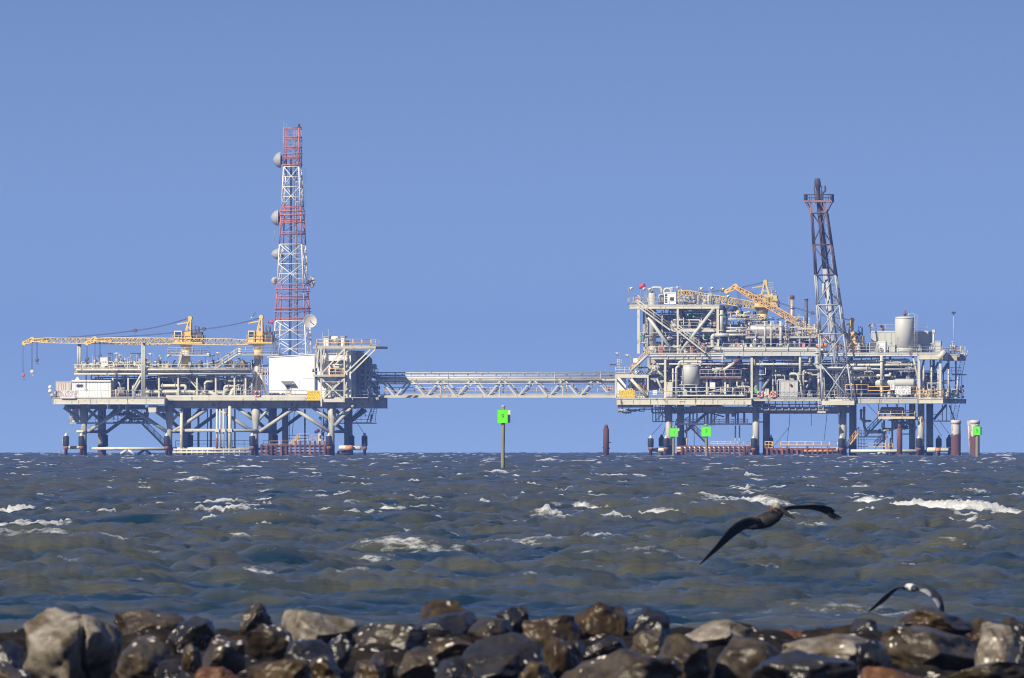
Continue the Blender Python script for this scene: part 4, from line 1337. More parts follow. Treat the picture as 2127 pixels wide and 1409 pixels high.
# ---- mid deck (roof of the lower level)
deck(P, 1343, 1500, 735, 740, -9, 7, name='mid_deck', mat='cream')
deck(P, 1501, 1700, 729, 739.5, -9.3, 7, name='mid_deck', mat='tanklight')
deck(P, 1701, 1902, 734.5, 740, -8.5, 7, name='mid_deck', mat='cream')
deck(P, 1903, 1954, 734.5, 747, -9.5, 7, name='mid_deck', mat='cream')
deck(P, 1955, 1992, 736, 749, -1, 7, name='mid_deck')
P.part('edge_pipe', B().tube([(1350, 745, -8.6), (1564, 745, -8.6), (1566, 760, -8.6)], .2, 8, .5), 'pipe')
for px in (1386, 1400, 1418, 1428, 1442, 1456, 1470): P.part('joist_bracket', B().bar((px, 740.5, -8.9), (px, 745, -8.9), .1), 'galv')
# posts of the lower level
for px, y, w in ((1381, -8.5, .34), (1500, -7, .22), (1520, -6, .18), (1560, -8.8, .34), (1604, -6, .18), (1660, -7, .26), (1700, -7, .3), (1787, -6, .2), (1828, -8, .26), (1905, -8.6, .42), (1915, -7, .25), (1930, -5, .2),
                 (1949, -8.6, .36), (1970, 3, .3), (1986, 5, .22)):
    P.part('deck_post', B().bar((px, 741, y), (px, 828, y), w), 'cream' if y < -6.5 else 'grey')
for px in (1400, 1470, 1540, 1610, 1690, 1770, 1850, 1940): P.part('deck_post', B().bar((px, 741, 5), (px, 828, 5), .35), 'grey')
for a, b, y, r in ((f2(520, 1195), f2(625, 1030), -5, .2), (f2(960, 1215), f2(1050, 1060), -5, .2), (f2(760, 1090), f2(720, 1030), -5, .16), (f3(710, 800), f3(805, 600), -6, .18), (f3(435, 730), f3(480, 660), -5, .2), (f3(280, 770), f3(230, 680), -5, .2),
                   (f3(850, 680), f3(895, 610), 2, .25), (f1(520, 1090), f1(595, 1250), -8.4, .16), (f1(530, 1010), f1(600, 1080), -8, .14)):
    P.part('brace', B().tube([(a[0], a[1], y), (b[0], b[1], y)], r, 8), 'grey')
P.part('deck_column', B().vcyl(1570, 742, 828, -4.5, .45, 16), 'grey')
for s in (-1, 1): P.part('brace', B().tube([(1905, 795, -8), (1905 + 12 * s, 742, -8)], .16, 8), 'grey')
# the big swept cream line and its companions
run(P, [(1497, 645, -8.2), (1497, 697, -8.2)], .35, 'tanklight', n=14)
run(P, [(1484, 697, -9), (1478.5, 699, -9), (1478.5, 726, -9), (1690, 726, -9), (1695, 728, -9), (1695, 762, -9), (1700, 766, -9), (1760, 767, -9), (1806, 767, -9)], .3, 'tanklight', bend=1.1, n=14)
P.part('pipe', B().tube([(1484, 697, -9), (1512, 697, -9)], .3, 14), 'tanklight')
run(P, [(1350, 757, -8), (1440, 757, -8), (1562, 757, -8)], .15, 'pipe')
run(P, [(1562, 745, -7), (1690, 749, -7)], .18, 'pipe')
run(P, [(1564, 757.5, -8.4), (1700, 757.5, -8.4)], .17, 'pipe')
run(P, [(1566, 764, -5), (1700, 763, -5)], .15, 'galv')
run(P, [(1660, 730, -8.9), (1660, 790, -8.9)], .22, 'pipe'); run(P, [(1680, 731, -8.8), (1680, 757, -8.8)], .18, 'pipe')
run(P, [(1590, 731, -8.8), (1590, 746, -8.8)], .18, 'pipe'); run(P, [(1500, 731, -8.8), (1500, 757, -8.8)], .2, 'pipe'); run(P, [(1650, 731, -8.7), (1650, 746, -8.7)], .17, 'pipe')
run(P, [(1667, 825, -7.5), (1667, 770, -7.5), (1706, 770, -7.5)], .16, 'pipe'); run(P, [(1664, 825, -8), (1660, 795, -8), (1655, 777, -8), (1640, 777, -8)], .2, 'pipe')
run(P, [(1699, 830, -8.5), (1699, 775, -8.5)], .3, 'steel', n=12)
run(P, [(1613, 826, -7.6), (1613, 792, -7.6), (1616, 789, -7.6), (1630, 789, -7.6)], .1, 'pipe')
run(P, [(1610, 762, -6.8), (1610, 800, -6.8)], .08, 'pipe', flanges=False)
run(P, [(1565, 758, -8.2), (1570, 748, -8.2), (1580, 748, -8.2), (1583, 757, -8.2)], .12, 'pipe')
run(P, [(1760, 759, -8), (1900, 759, -8)], .2, 'cream'); run(P, [(1760, 752, -7), (1885, 748, -7), (1885, 788, -7)], .2, 'pipe'); run(P, [(1806, 767, -8), (1826, 768, -8), (1900, 768, -8)], .15, 'galv')
run(P, [(1762, 781, -8), (1846, 781, -8), (1846, 775, -8)], .2, 'cream'); run(P, [(1828, 740, -8.4), (1828, 800, -8.4)], .24, 'pipe')
for px, t in ((1911, 766), (1931, 760), (1945, 768), (1966, 768)): run(P, [(px, t, -8), (px, 825, -8)], .14, 'pipe')
run(P, [(1404, 828, -8.6), (1404, 764, -8.6), (1411, 761, -8.6)], .2, 'pipe'); run(P, [(1397, 820, -8.4), (1397, 766, -8.4)], .14, 'pipe')
run(P, [(1455, 757, -9.2), (1455, 752, -9.2), (1410, 752, -9.2), (1410, 762, -9.2)], .2, 'cream')
# bulk deep inside the lower level, casings coloured dark to carry its shade
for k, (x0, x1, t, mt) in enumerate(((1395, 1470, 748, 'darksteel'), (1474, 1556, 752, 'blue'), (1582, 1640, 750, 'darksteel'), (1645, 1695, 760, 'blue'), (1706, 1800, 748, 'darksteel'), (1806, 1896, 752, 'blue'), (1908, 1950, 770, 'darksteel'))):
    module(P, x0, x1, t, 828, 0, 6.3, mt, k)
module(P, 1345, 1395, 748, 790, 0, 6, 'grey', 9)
pipework(P, 1455, 1558, 762, 826, -8.5, -1, 40, 71, rr=(.05, .15))
pipework(P, 1385, 1415, 760, 826, -8.5, -2, 12, 72, rr=(.05, .12))
pipework(P, 1565, 1700, 742, 792, -8, -1, 30, 73, rr=(.05, .16))
pipework(P, 1640, 1770, 775, 824, -7, -1, 26, 74, rr=(.05, .18))
pipework(P, 1755, 1903, 742, 800, -8, -1, 26, 75, rr=(.06, .16))
pipework(P, 1905, 1985, 780, 826, -8, 3, 20, 76, rr=(.05, .12))
stubs(P, 1580, 1700, 828, -8.5, -4, 14, 77, 22)
stubs(P, 1760, 1990, 828, -8.4, -4, 34, 78, 20, ('pipe', 'steel', 'cream', 'galv'))
stubs(P, 1405, 1550, 828, -8.4, -3, 26, 79, 34)
P.part('railing', B().rail([(1345, 828, -9.8), (1405, 828, -9.8)], 1.05, 1.2), 'galv')
P.part('railing', B().rail([(1395, 822, -9.6), (1545, 822, -9.6)], 1.25, 1.9, .05), 'cream')
P.part('raised_deck', B().box(1395, 1545, 821.5, 823.5, -9.7, -6), 'cream')
P.part('railing', B().rail([(1562, 827, -8.9), (1700, 827, -8.9)], 1.05, 1.8), 'galv')
P.part('railing', B().rail([(1700, 827, -8.4), (1752, 827, -8.4)], 1.05, .8), 'cream')
P.part('railing', B().rail([(1754, 820, -9.2), (1800, 820, -9.2)], 1.5, 1.6, .06), 'railyellow')
P.part('railing', B().rail([(1800, 820, -9.2), (1900, 820, -9.2)], 1.2, 1.7, .06), 'railyellow')
P.part('railing', B().rail([(1904, 827, -9.9), (1954, 827, -9.9)], 1.15, 1.2, .06), 'railyellow')
P.part('railing', B().rail([(1956, 827, -1.9), (1992, 827, -1.9)], 1.15, 1.2, .055), 'railyellow')
P.part('railing', B().rail([(1956, 778, -1.9), (1994, 778, -1.9)], 1.05, 1.2), 'galv')
P.part('side_walkway', B().box(1975, 1997, 777.5, 780, -1.9, 4), 'grey')
for py in (803, 812, 825): P.part('signal_lamp', B().ball(RF.L((1998, py, -1)), .22), 'dark')
P.part('pipe', B().tube([(1996, 780, -1), (1996, 832, -1)], .06, 5), 'galv')
# platform over the manifold at the tank's right
P.part('raised_deck', B().box(1452, 1538, 784, 787, -9, -6), 'rust')
P.part('railing', B().rail([(1453, 784, -8.9), (1538, 784, -8.9)], 1.15, 1.3, .05), 'galv')
pipework(P, 1455, 1535, 764, 784, -8.6, -6, 14, 80, ('pipe', 'steel', 'rust', 'pipe'), (.06, .16))
P.part('pipe', B().tube([f1(1210, 1010, -8.6), f1(1330, 930, -8.6)], .26, 10), 'cream')
P.part('pipe', B().tube([f1(1330, 930, -8.6), f1(1375, 900, -8.6), f1(1375, 850, -8.6)], .24, 10), 'rust')
P.part('separator', B().hcap(1462, 1484, 769, -7.6, .32), 'cream')
P.part('separator', B().hcap(1482, 1506, 772.5, -7.6, .42), 'cream')
for px, mt in ((1471, 'white'), (1484, 'white')):
    P.part('gauge_drum', B().hcap(px - 12, px - 5, 792, -7.4, .3), 'cream')
P.part('junction_box', B().box(1473, 1484, 795, 808, -9.3, -8.8), 'white')
P.part('junction_box', B().box(1508, 1512, 799, 807, -9, -8.7), 'cream')
for px in (1467, 1505): P.part('deck_post', B().bar((px, 787, -8.2), (px, 822, -8.2), .26), 'cream')
# left end block with stair and bridge landing
m = B()
for px in (1279, 1345):
    for y in (-9.7, -4): m.bar((px, 779, y), (px, 827, y), .26)
for y in (-9.7, -4): m.box(1278, 1346, 779, 785.5, y - .12, y + .12)
m.bar((1312, 785.6, -9.7), (1312, 779, -9.7), .1)
for px in (1279, 1345): m.bar((px, 787, -9.7), (px, 787, -4), .2)
P.part('landing_frame', m, 'cream')
P.part('landing_deck', B().box(1278, 1346, 779.5, 781, -9.5, -4.2), 'grey')
P.part('railing', B().rail([(1278, 779.5, -9.5), (1316, 779.5, -9.5)], 1.2, .7, .045, 2), 'cream')
P.part('railing', B().rail([(1282, 763, -7), (1290, 763, -7)], 1.2, .4, .045, 2), 'cream')
P.part('stair', B().stair((1307, 776, -9.3), (1345, 736, -9.3), .9), 'railyellow')
P.part('brace', B().tube([(1310, 771, -9.8), (1345, 738, -9.8)], .22, 8), 'tanklight')
P.part('stair', B().stair((1345, 822, -8.6), (1312, 786, -8.6), .9), 'railyellow')
P.part('brace', B().tube([(1343, 825, -9.9), (1310, 788, -9.9)], .24, 8), 'cream')
P.part('white_screen', B().box(1282, 1300, 784, 826, -6, -5.7), 'white')
P.part('screen_panel', B().box(1303, 1345, 800, 812, -6, -5), 'tanklight')
P.part('white_screen', B().box(1315, 1360, 771, 778, -7.6, -6), 'white')
P.part('wall_panel', B().box(1345, 1395, 748, 805, -3, -2.6), 'galv')
P.part('wall_panel', B().box(1345, 1380, 745, 766, -3.4, -3.01), 'grey')
pipework(P, 1310, 1395, 760, 825, -8, -3.5, 26, 81, ('pipe', 'white', 'galv', 'cream'), (.06, .18))
P.part('cabinet', B().box(1355, 1364, 811, 821, -9.4, -8.6), 'white')
P.part('hose_box', B().box(1383, 1396, 794, 824, -9.2, -8.4), 'cream')
P.part('railing', B().rail([(1280, 827, -9.9), (1345, 827, -9.9)], 1.0, 1.3, .05), 'cream')
flood(P, 1288, 735, 779, -9); flood(P, 1309, 739, 779, -9)
P.part('light_pole', B().bar((1267, 758, -6), (1280, 758, -6), .2), 'rustdark')
P.part('junction_box', B().box(1315, 1324, 745, 754, -9, -8.5), 'white')

# ---- upper left tower block
deck(P, 1306, 1493, 634.5, 641.5, -8.8, 6, name='top_deck', mat='cream')
P.part('intermediate_deck', B().box(1390, 1489, 684.5, 690, -8.5, 5), 'cream')
P.part('railing', B().rail([(1396, 684.5, -8.4), (1488, 684.5, -8.4)], 1.05, 1.5), 'galv')
for px, y, w, t, b in ((1326, -8.5, .42, 642, 735), (1407, -8.6, .3, 642, 684), (1490, -8.5, .4, 642, 735), (1338, -4, .2, 642, 735), (1345, 4.5, .4, 642, 735), (1420, 4.5, .4, 642, 735), (1489, 4.5, .4, 642, 735), (1407, -8.6, .26, 690, 735), (1336, -6, .16, 646, 700), (1375, -7.5, .2, 646, 735)):
    P.part('deck_post', B().bar((px, t, y), (px, b, y), w), 'cream' if y < -8 else 'grey')
for a, b in (((1346, 660), (1397, 731)), ((1482, 642), (1413, 731))):
    P.part('brace', B().tube([(*a, -8.7), (*b, -8.7)], .27, 10), 'tanklight')
P.part('stair', B().stair((1391, 687, -9.9), (1322, 636, -9.9), .9), 'cream')
P.part('stair', B().stair((1464, 734, -9.9), (1406, 688, -9.9), .9), 'cream')
P.part('railing', B().rail([(1308, 634, -8.7), (1492, 634, -8.7)], 1.05, 1.6), 'galv')
P.part('railing', B().rail([(1345, 735, -8.9), (1500, 735, -8.9)], 1.05, 1.6), 'cream')
P.part('railing', B().rail([(1305, 634, -8.7), (1305, 634, 5)], 1.05, 1.4), 'galv')
for px, py in ((1305, 599), (1331, 600), (1343, 601), (1402, 599), (1413, 598), (1450, 600), (1495, 601), (1472, 599), (1505, 616)):
    flood(P, px, py, 634, -7, px in (1402, 1413))
module(P, 1412, 1486, 648, 684, 0, 4.5, 'darksteel', 10)  # dark and blue casings here paint in the shade under the top deck
module(P, 1378, 1486, 694, 735, .5, 5, 'blue', 11)
module(P, 1345, 1405, 650, 690, 1, 5, 'darksteel', 14)
pipework(P, 1378, 1488, 644, 683, -8, -1, 34, 82, rr=(.05, .14))
pipework(P, 1330, 1488, 692, 734, -8, -1, 40, 83, rr=(.06, .18))
stubs(P, 1400, 1486, 684.5, -7.5, -2, 18, 84, 30)
stubs(P, 1385, 1486, 735, -7.5, -2, 18, 85, 34)
stubs(P, 1398, 1490, 634.5, -8, 4, 36, 86, 24)
stubs(P, 1312, 1350, 634.5, -8, 4, 10, 87, 20)
pipework(P, 1400, 1490, 615, 633, -7, 3, 14, 88, rr=(.05, .12))
for px, py in ((1409, 655), (1440, 659), (1331, 699), (1461, 699), (1428, 655)):
    P.part('signal_lamp', B().ball(RF.L((px, py, -8.5)), .17), 'safegreen')
for px0, px1, p0, p1, y, mt in ((1367, 1376, 719, 735, -8.4, 'red'), (1432, 1439, 723, 735, -8.4, 'red'), (1480, 1485, 669, 679, -8, 'salmon'), (1530, 1535, 714, 724, -8, 'salmon'), (1549, 1556, 684, 694, -8, 'salmon'), (1664, 1670, 713, 722, -8, 'salmon'),
                                (1508, 1513, 600, 610, 5, 'red'), (1322, 1328, 619, 627, -7, 'red'), (1456, 1462, 714, 726, -8.6, 'salmon')):
    P.part('fire_cabinet', B().box(px0, px1, p0, p1, y, y + .6), mt)
P.part('deck_hose_drum', B().box(1380, 1388, 720, 735, -8.0, -7), 'dark')
P.part('pump_house', B().box(1494, 1522, 636, 655, -3, 3), 'blue')

# ---- middle upper level, open equipment
pipework(P, 1497, 1555, 650, 726, -8, 3, 46, 91, ('pipe', 'grey', 'steel', 'cream', 'galv'), (.05, .15))
pipework(P, 1555, 1695, 660, 728, -8, 4, 44, 92, ('pipe', 'steel', 'grey', 'cream', 'rust'), (.05, .16))
stubs(P, 1500, 1700, 729, -8.5, -3, 50, 93, 36, ('pipe', 'steel', 'galv', 'cream', 'grey'))
stubs(P, 1555, 1690, 703, -7.5, 3, 34, 94, 30, ('steel', 'galv', 'pipe', 'grey'))
module(P, 1500, 1556, 690, 729, 0, 5, 'darksteel', 12)  # casing and the one below coloured dark for the shade inside
module(P, 1580, 1690, 704, 729, -1, 5, 'darksteel', 13)
P.part('raised_deck', B().box(1548, 1692, 700, 703.5, -8.2, 4), 'grey')
P.part('railing', B().rail([(1550, 700, -8.1), (1690, 700, -8.1)], 1.0, 1.5), 'galv')
P.part('railing', B().rail([(1500, 729, -9.2), (1700, 729, -9.2)], 1.05, 1.7), 'galv')
m = B()
for px in (1499, 1505, 1511, 1516): m.bar((px, 650, -7), (px, 690, -7), .12)
for py in (651, 668, 680): m.bar((1498, py, -7), (1517, py, -7), .12)
P.part('pipe_rack', m, 'cream')
for py, x0, x1, r in ((656, 1520, 1577, .1), (664, 1500, 1556, .12), (689, 1492, 1545, .2), (696.5, 1492, 1552, .2), (682, 1500, 1550, .14)):
    run(P, [(x0, py, -7.6), (x1, py, -7.6)], r, 'pipe')
for px in (1620, 1600, 1587): run(P, [(px, 668, -8.3), (px, 728, -8.3)], .22 if px == 1620 else .13, 'tanklight')
for px, py, mt in ((1540, 650, 'dark'), (1555, 650, 'cream'), (1567, 651, 'dark')):
    P.part('vent_cowl', B().tube([(px, py + 14, -3), (px, py, -3)], .12, 7).ball(RF.L((px, py, -3)), .3), mt)
P.part('drum', B().vcyl(1569, 704, 723, -7.6, .55, 16, .1), 'steelclean')
P.part('drum', B().hcap(1633, 1654, 714.5, -7.2, .62), 'steelclean')
P.part('drum', B().hcap(1691, 1717, 718, -7, .36), 'orange')
P.part('drum', B().hcap(1700, 1715, 728, -7.4, .26), 'steelclean')
P.part('vent_cowl', B().ball(RF.L((1640, 800, -8.8)), .2), 'rust')
# ---- upper right deck kit
P.part('railing', B().rail([(1752, 734.5, -8.4), (1952, 734.5, -8.4)], 1.05, 1.7), 'galv')
P.part('railing', B().rail([(1953, 734.5, -8.4), (1992, 736, -.9)], 1.15, 1.4, .04, 2), 'galv')
P.part('railing', B().rail([(1985, 736, 2), (2004, 736, 2)], 1.2, .8, .05), 'cream')
P.part('side_walkway', B().box(1984, 2004, 736.5, 739, 1, 4), 'cream')
stubs(P, 1760, 1985, 734.5, -8, 3, 34, 95, 20, ('pipe', 'galv', 'grey', 'cream'))
P.part('light_pole', B().tube([(1980.5, 650, 2), (1980.5, 736, 2)], .06, 6), 'galv')
P.part('signal_lamp', B().box(1976, 1983, 648, 652, 1.6, 2.4), 'dark')
P.part('vent_pipe', B().tube([(1936, 734, -6), (1936, 690, -6)], .16, 8).box(1933, 1939, 686, 692, -6.3, -5.7), 'cream')
P.part('junction_box', B().box(1978, 1985, 718, 730, -.5, 0), 'red')
P.part('vent_pipe', B().tube([(1833, 690, 0), (1834, 683, 0), (1831, 678, 0), (1828, 680, 0)], .2, 8), 'rust')
P.part('light_pole', B().tube([(1807, 672, -2), (1807, 692, -2)], .07, 5), 'galv')
P.part('floodlight', B().box(1802, 1814, 673, 679, -2.6, -2), 'galv')
P.part('gusset', B().tube([(1945, 746, -9.3), (1958, 732, -8.9)], .5, 12), 'cream')

# ------------------------------------------------ things standing on the right platform
GR = 'boat fenders around the right platform'
fender('black barrel fender at the far left of the right platform, beyond the front leg', 1351, 911, 929, -7.6, GR)
fender('shaded black barrel fender half hidden at the first leg of the right platform', 1375, 909, 928, 3.5, GR, top='rubber')
fender('black barrel fender with pale cap in front of the first leg of the right platform', 1383, 911, 929, -7.6, GR)
fender('black barrel fender on the second front leg, between the two boat landings', 1564, 911, 930, -7.7, GR)
fender('black barrel fender on the third front leg, by the foot of the yellow stair', 1745, 911, 930, -7.7, GR)
fender('black barrel fender on the rightmost front leg of the right platform', 1905, 911, 930, -7.7, GR)
fender('dark grey fender with pale cap right of the last front leg', 1948, 911, 929, -2, GR)
fender('black barrel fender at the right tip of the right platform, near the white pile', 1970, 910, 929, -1, GR, top='rubber')
for px in (1424, 1603): P.part('leg_fender', B().vcyl(px, 909, 929, YB - .7, .3, 12, .1), 'rubber')

T, c, h = tank('squat cream upright tank with roof pipe on the lower level of the right platform', 1434, 757, 801, -8, 1.36, foot=12)
T.part('roof_pipe', B().tube([(1410, 757, -8), (1418, 755.5, -8), (1452, 756.5, -8), (1455, 765, -8)], .16, 8, .4), 'cream')
T.part('manway', B().lathe(c + Vector((-.3, 0, h)), (0, 0, 1), [(0, .3), (.2, .3), (.22, .36), (.3, .36)], 14), 'cream')
T.part('level_gauge', B().tube([(1416, 765, -9.2), (1416, 797, -9.2)], .05, 5), 'galv')
T.part('drain', B().tube([(1434, 801, -8.6), (1434, 815, -8.6), (1445, 815, -8.6)], .14, 8), 'pipe')
T, c, h = tank('tall smooth pale upright tank on the upper deck, right end of the right platform', 1876, 658, 734, -6, 1.5, dome=.25)
T.part('vent', B().lathe(c + Vector((.1, 0, h + .02)), (0, 0, 1), [(0, .2), (.25, .2), (.27, .32), (.4, .32), (.5, .14), (.8, .18), (.95, .05)], 12), 'rust')
T.part('vent', B().tube([(1885, 658, -6), (1885, 652, -6)], .09, 7), 'grey')
T.part('ladder', B().ladder(1896.5, 655, 734, -6.6, .4, True), 'galv')
m = B(); m.torus(c + Vector((0, 0, h + .55)), (0, 0, 1), .95, .03, 20, 5)
T.part('rail_hoop', B().tube([(1886, 655, -6.4), (1890, 652, -6.4), (1899, 654, -6.4), (1899, 662, -6.4)], .04, 5), 'galv')
T.part('skirt', B().vcyl(1876, 724, 734, -6, 1.56, 32, 0), 'tanklight')
vessel('long pale horizontal vessel behind the white name sign, lower level', 1815, 1898, 796.5, -7, .68, foot=818, bands=1)
vessel('weathered bare-metal horizontal vessel on the raised deck below the upper cranes', 1555, 1628, 686, -6.2, .92, 'steelclean', foot=700, bands=3, nozz=5)
vessel('rust-stained shiny drum on the small deck hung below the right platform', 1826, 1876, 853, -5.8, .52, 'steel', foot=866, bands=2, nozz=2)
T = Thing('vertical_column', 'tallest grey process column with looped overhead pipe, left side of the right platform', 'column', (1354, 735, -6.3), 'process columns')
T.part('shell', B().vcyl(1354, 607, 735, -6.3, .66, 20, .35), 'tanklight')
run(T, [(1354, 608, -6.3), (1354, 598, -6.3), (1374, 598, -6.3), (1374, 611, -6.3)], .2, 'tanklight', bend=.65)
T.part('skirt', B().vcyl(1354, 719, 735, -6.3, .74, 20), 'tanklight')
T.part('flange', B().vcyl(1354, 647, 649, -6.3, .75, 20), 'tanklight')
T.part('ladder', B().ladder(1346.5, 612, 733, -6.6, .4, False), 'galv')
T = Thing('vertical_column', 'slimmer grey process column right of the tallest one, its pipe looping toward the white box', 'column', (1374, 634, -4.3), 'process columns')
T.part('shell', B().vcyl(1374, 611, 634, -4.3, .5, 18, .25), 'tanklight')
run(T, [(1379, 620, -4), (1379, 600, -4), (1394, 600, -4), (1394, 613, -4)], .19, 'tanklight', bend=.6)
T, a, b = steelbox('control_cabinet', 'square white cabinet with dark openings on the top deck beside the process columns', 'cabinet', 1379, 1403, 608.5, 632, -7.5, -5.5, 'white', 0)
m = B()
for i in range(4): m.box(1380.5, 1385, 612 + i * 5, 615 + i * 5, -7.53, -7.503)
m.box(1391, 1399, 618, 625, -7.53, -7.503)
T.part('opening', m, 'dark')
T, a, b = steelbox('ribbed_tank', 'ribbed cream box tank on the lower deck, between the lifebuoys and the flare tower', 'tank', 1617, 1655, 792, 826, -8.6, -4.5, 'tanklight', .58)
T, a, b = steelbox('ribbed_tank', 'large ribbed weathered box tank on the upper deck behind the smooth upright tank', 'tank', 1808, 1926, 690, 733, -2.5, 3, 'tanklight', .9, roof='white')
T.part('railing', B().rail([(1809, 689, -2.4), (1924, 689, -2.4)], 1.0, 2.2), 'galv')
T, a, b = steelbox('equipment_cabinet', 'dark weathered square cabinet left of its pale twin on the upper right deck', 'cabinet', 1803, 1819, 711, 733, -7, -5, 'darksteel', 0, frame='galv')
T, a, b = steelbox('equipment_cabinet', 'pale square cabinet beside a dark one on the upper right deck', 'cabinet', 1820, 1836, 711, 733, -7, -5, 'white', 0)
T, a, b = steelbox('equipment_cabinet', 'low pale cabinet touching the left foot of the smooth upright tank', 'cabinet', 1844, 1856, 718, 733, -7.4, -5.8, 'tanklight', 0)
T, a, b = steelbox('equipment_cabinet', 'pale upright cabinet by the vent post, right of the smooth upright tank', 'cabinet', 1938, 1950, 710, 733, -7.4, -5.8, 'tanklight', 0)
T, a, b = steelbox('equipment_cabinet', 'slim white cabinet on the yellow rail just left of the white name sign', 'cabinet', 1846, 1854, 797.5, 811, -9.5, -9.25, 'white', 0)
T, a, b = steelbox('equipment_cabinet', 'small cream cabinet mounted between the two lifebuoys', 'cabinet', 1588, 1595, 809, 821, -9.2, -8.9, 'cream', 0)
single('oil_drum', B().vcyl(1777, 727, 735, -8, .28, 14).torus(RF.L((1777, 731, -8)), (0, 0, 1), .28, .02, 14, 4), 'paintred', 'bright red drum on the upper deck below the blue crane engine', 'drum', (1777, 735, -8))
lifebuoy('red lifebuoy on the lower deck rail next to a green life jacket box', 1577.5, 819.5, -9.1)
lifebuoy('red lifebuoy beside a red extinguisher, left of the ribbed cream box tank', 1604.5, 820, -9.1)
single('life_jacket_box', B().box(1566, 1571.5, 808, 817, -8.9, -8.3), 'safegreen', 'bright green box at the foot of a grey column, left of a lifebuoy', 'box', (1568, 817, -8.6))
single('fire_extinguisher', B().vcyl(1609, 815, 826, -8.8, .2, 12, .1).tube([(1609, 815, -8.8), (1609, 813, -8.8), (1611, 814, -8.8)], .05, 5), 'red', 'red extinguisher standing right of the second lifebuoy on the lower deck', 'extinguisher', (1609, 826, -8.8))
T = Thing('windsock', 'red windsock flying from a pole at the upper left corner of the right platform', 'windsock', (1339.5, 634, -7))
T.part('pole', B().tube([(1339.5, 634, -7), (1339.5, 588, -7)], .05, 6), 'galv')
T.part('sock', B().ltube([RF.L((1339, 591.5, -7)), RF.L((1335, 593, -7)), RF.L((1331, 596.5, -7)), RF.L((1327.5, 600, -7))], [.33, .36, .28, .16], 12), 'paintred')
T = Thing('exhaust_stack', 'tall silver exhaust stack with brown top', 'stack', (1645.5, 700, 0), 'exhaust stacks')
T.part('flue', B().vcyl(1645.5, 622, 700, 0, .33, 16), 'steelclean'); T.part('cap', B().vcyl(1645.5, 613, 622, 0, .36, 16, .15), 'rust'); T.part('flange', B().vcyl(1645.5, 640, 642, 0, .42, 16), 'rust')
T.part('guy_rod', B().tube([(1637.5, 616, .5), (1637.5, 660, .5)], .03, 4), 'galv')
T = Thing('exhaust_stack', 'dark slender exhaust stack with flared rim', 'stack', (1675, 700, 1), 'exhaust stacks')
T.part('flue', B().vcyl(1675, 624, 700, 1, .27, 16), 'darksteel'); T.part('rim', B().lathe(RF.L((1675, 624, 1)), (0, 0, 1), [(0, .28), (.12, .33), (.24, .33)], 16), 'rustdark')

crane('weathered yellow crane with open mast, its grey lattice boom drooping left over the top deck', 1584, 2, 700, 640, .78,
      (1568, 1618, 622, 636), ((1578, 632), (1604, 632), (1589, 586)), (1578, 637), (1415, 607), (1407, 617), n=26, h=(1.15, .9), w=1.3, mat='oldyellow', matb='oldyellow', pedmat='paleyellow', engine='oldyellow', heavy=1.5,
      cables=(([(1417, 606), (1500, 603), (1589, 585)], .25),), hooks=((1415, 610, 628, 'cream'), (1413, 618, 651, 'orange'), (1508, 616, 646, 'red')))
q = [o for o in bpy.data.objects if o.name.startswith('pedestal_crane')][-1]
m = B()
for px in (1600, 1606):
    m.bar((px, 587, 1), (px, 603, 1), .06)
for py in (587, 592, 597, 602): m.bar((1594, py, 1), (1606, py, 1), .06)
P.part('mast_cage', m, 'galv')
crane('bright yellow crane behind the flare tower, its boom raised to the upper left', 1766, -5, 734, 718, .7,
      (1752, 1792, 703, 717), ((1757, 712), (1767, 712), (1767, 666)), (1752, 725), (1527, 597), (1509, 606), n=34, h=(1.0, .8), w=1.0, mat='yellow', matb='railyellow', pedmat='oldyellow', engine='blue', cabbox=True, heavy=1.3,
      cables=(([(1525, 594), (1615, 629), (1686, 651), (1766, 666)], .05),), hooks=((1509, 609, 640, 'darksteel'), (1532, 606, 651, 'yellow'), (1537, 608, 638, 'darksteel')))

board('danger_sign', 'yellow danger poisonous gas sign at the left end of the right platform', 1285, 1318, 811, 827.5, -10.05, 'signyellow',
      [('DANGER', 1301.5, 814.5, .55, 1.15), ('POISONOUS GAS', 1301.5, 819.5, .42, .95), ('HYDROGEN SULFIDE', 1301.5, 824.6, .42, .8)], 'inkbrown', group='danger signs')
board('platform_sign', 'white name sign with dark lettering on the yellow rail in front of the long vessel', 1855, 1888, 803, 820, -9.45, 'signwhite',
      [('W&T OFFSHORE', 1871.5, 806.2, .5, .98), ('M. O. BLK 76-A', 1872, 812.2, .40, 1.0), ('AL. S/L 347 & 349', 1871.5, 816.8, .40, .86)], 'inkgrey', group='platform name signs')

# ------------------------------------------------ flare tower
T = Thing('flare_tower', 'tall leaning lattice flare tower, grey below and dark rusty at its top', 'flare tower', (1737, 838, -9.5))
def fcorner(py, k):
    t = (py - 445) / (838 - 445)
    x0, x1 = 1682 + 24 * t, 1713.5 + 55 * t
    if k in (0, 1): return RF.L((x0 if k == 0 else x1, py, -10.2))
    y = -10.2 + (1.7 + 2.3 * t)
    f = RF.L((x0 if k == 3 else x1, py, -10.2))
    return Vector((f.x, y, f.z))
lv = (445, 510, 573, 635, 695, 757, 838)
paint('flareold', (0.10, 0.068, 0.075), rough=0.7, rust=0.25)

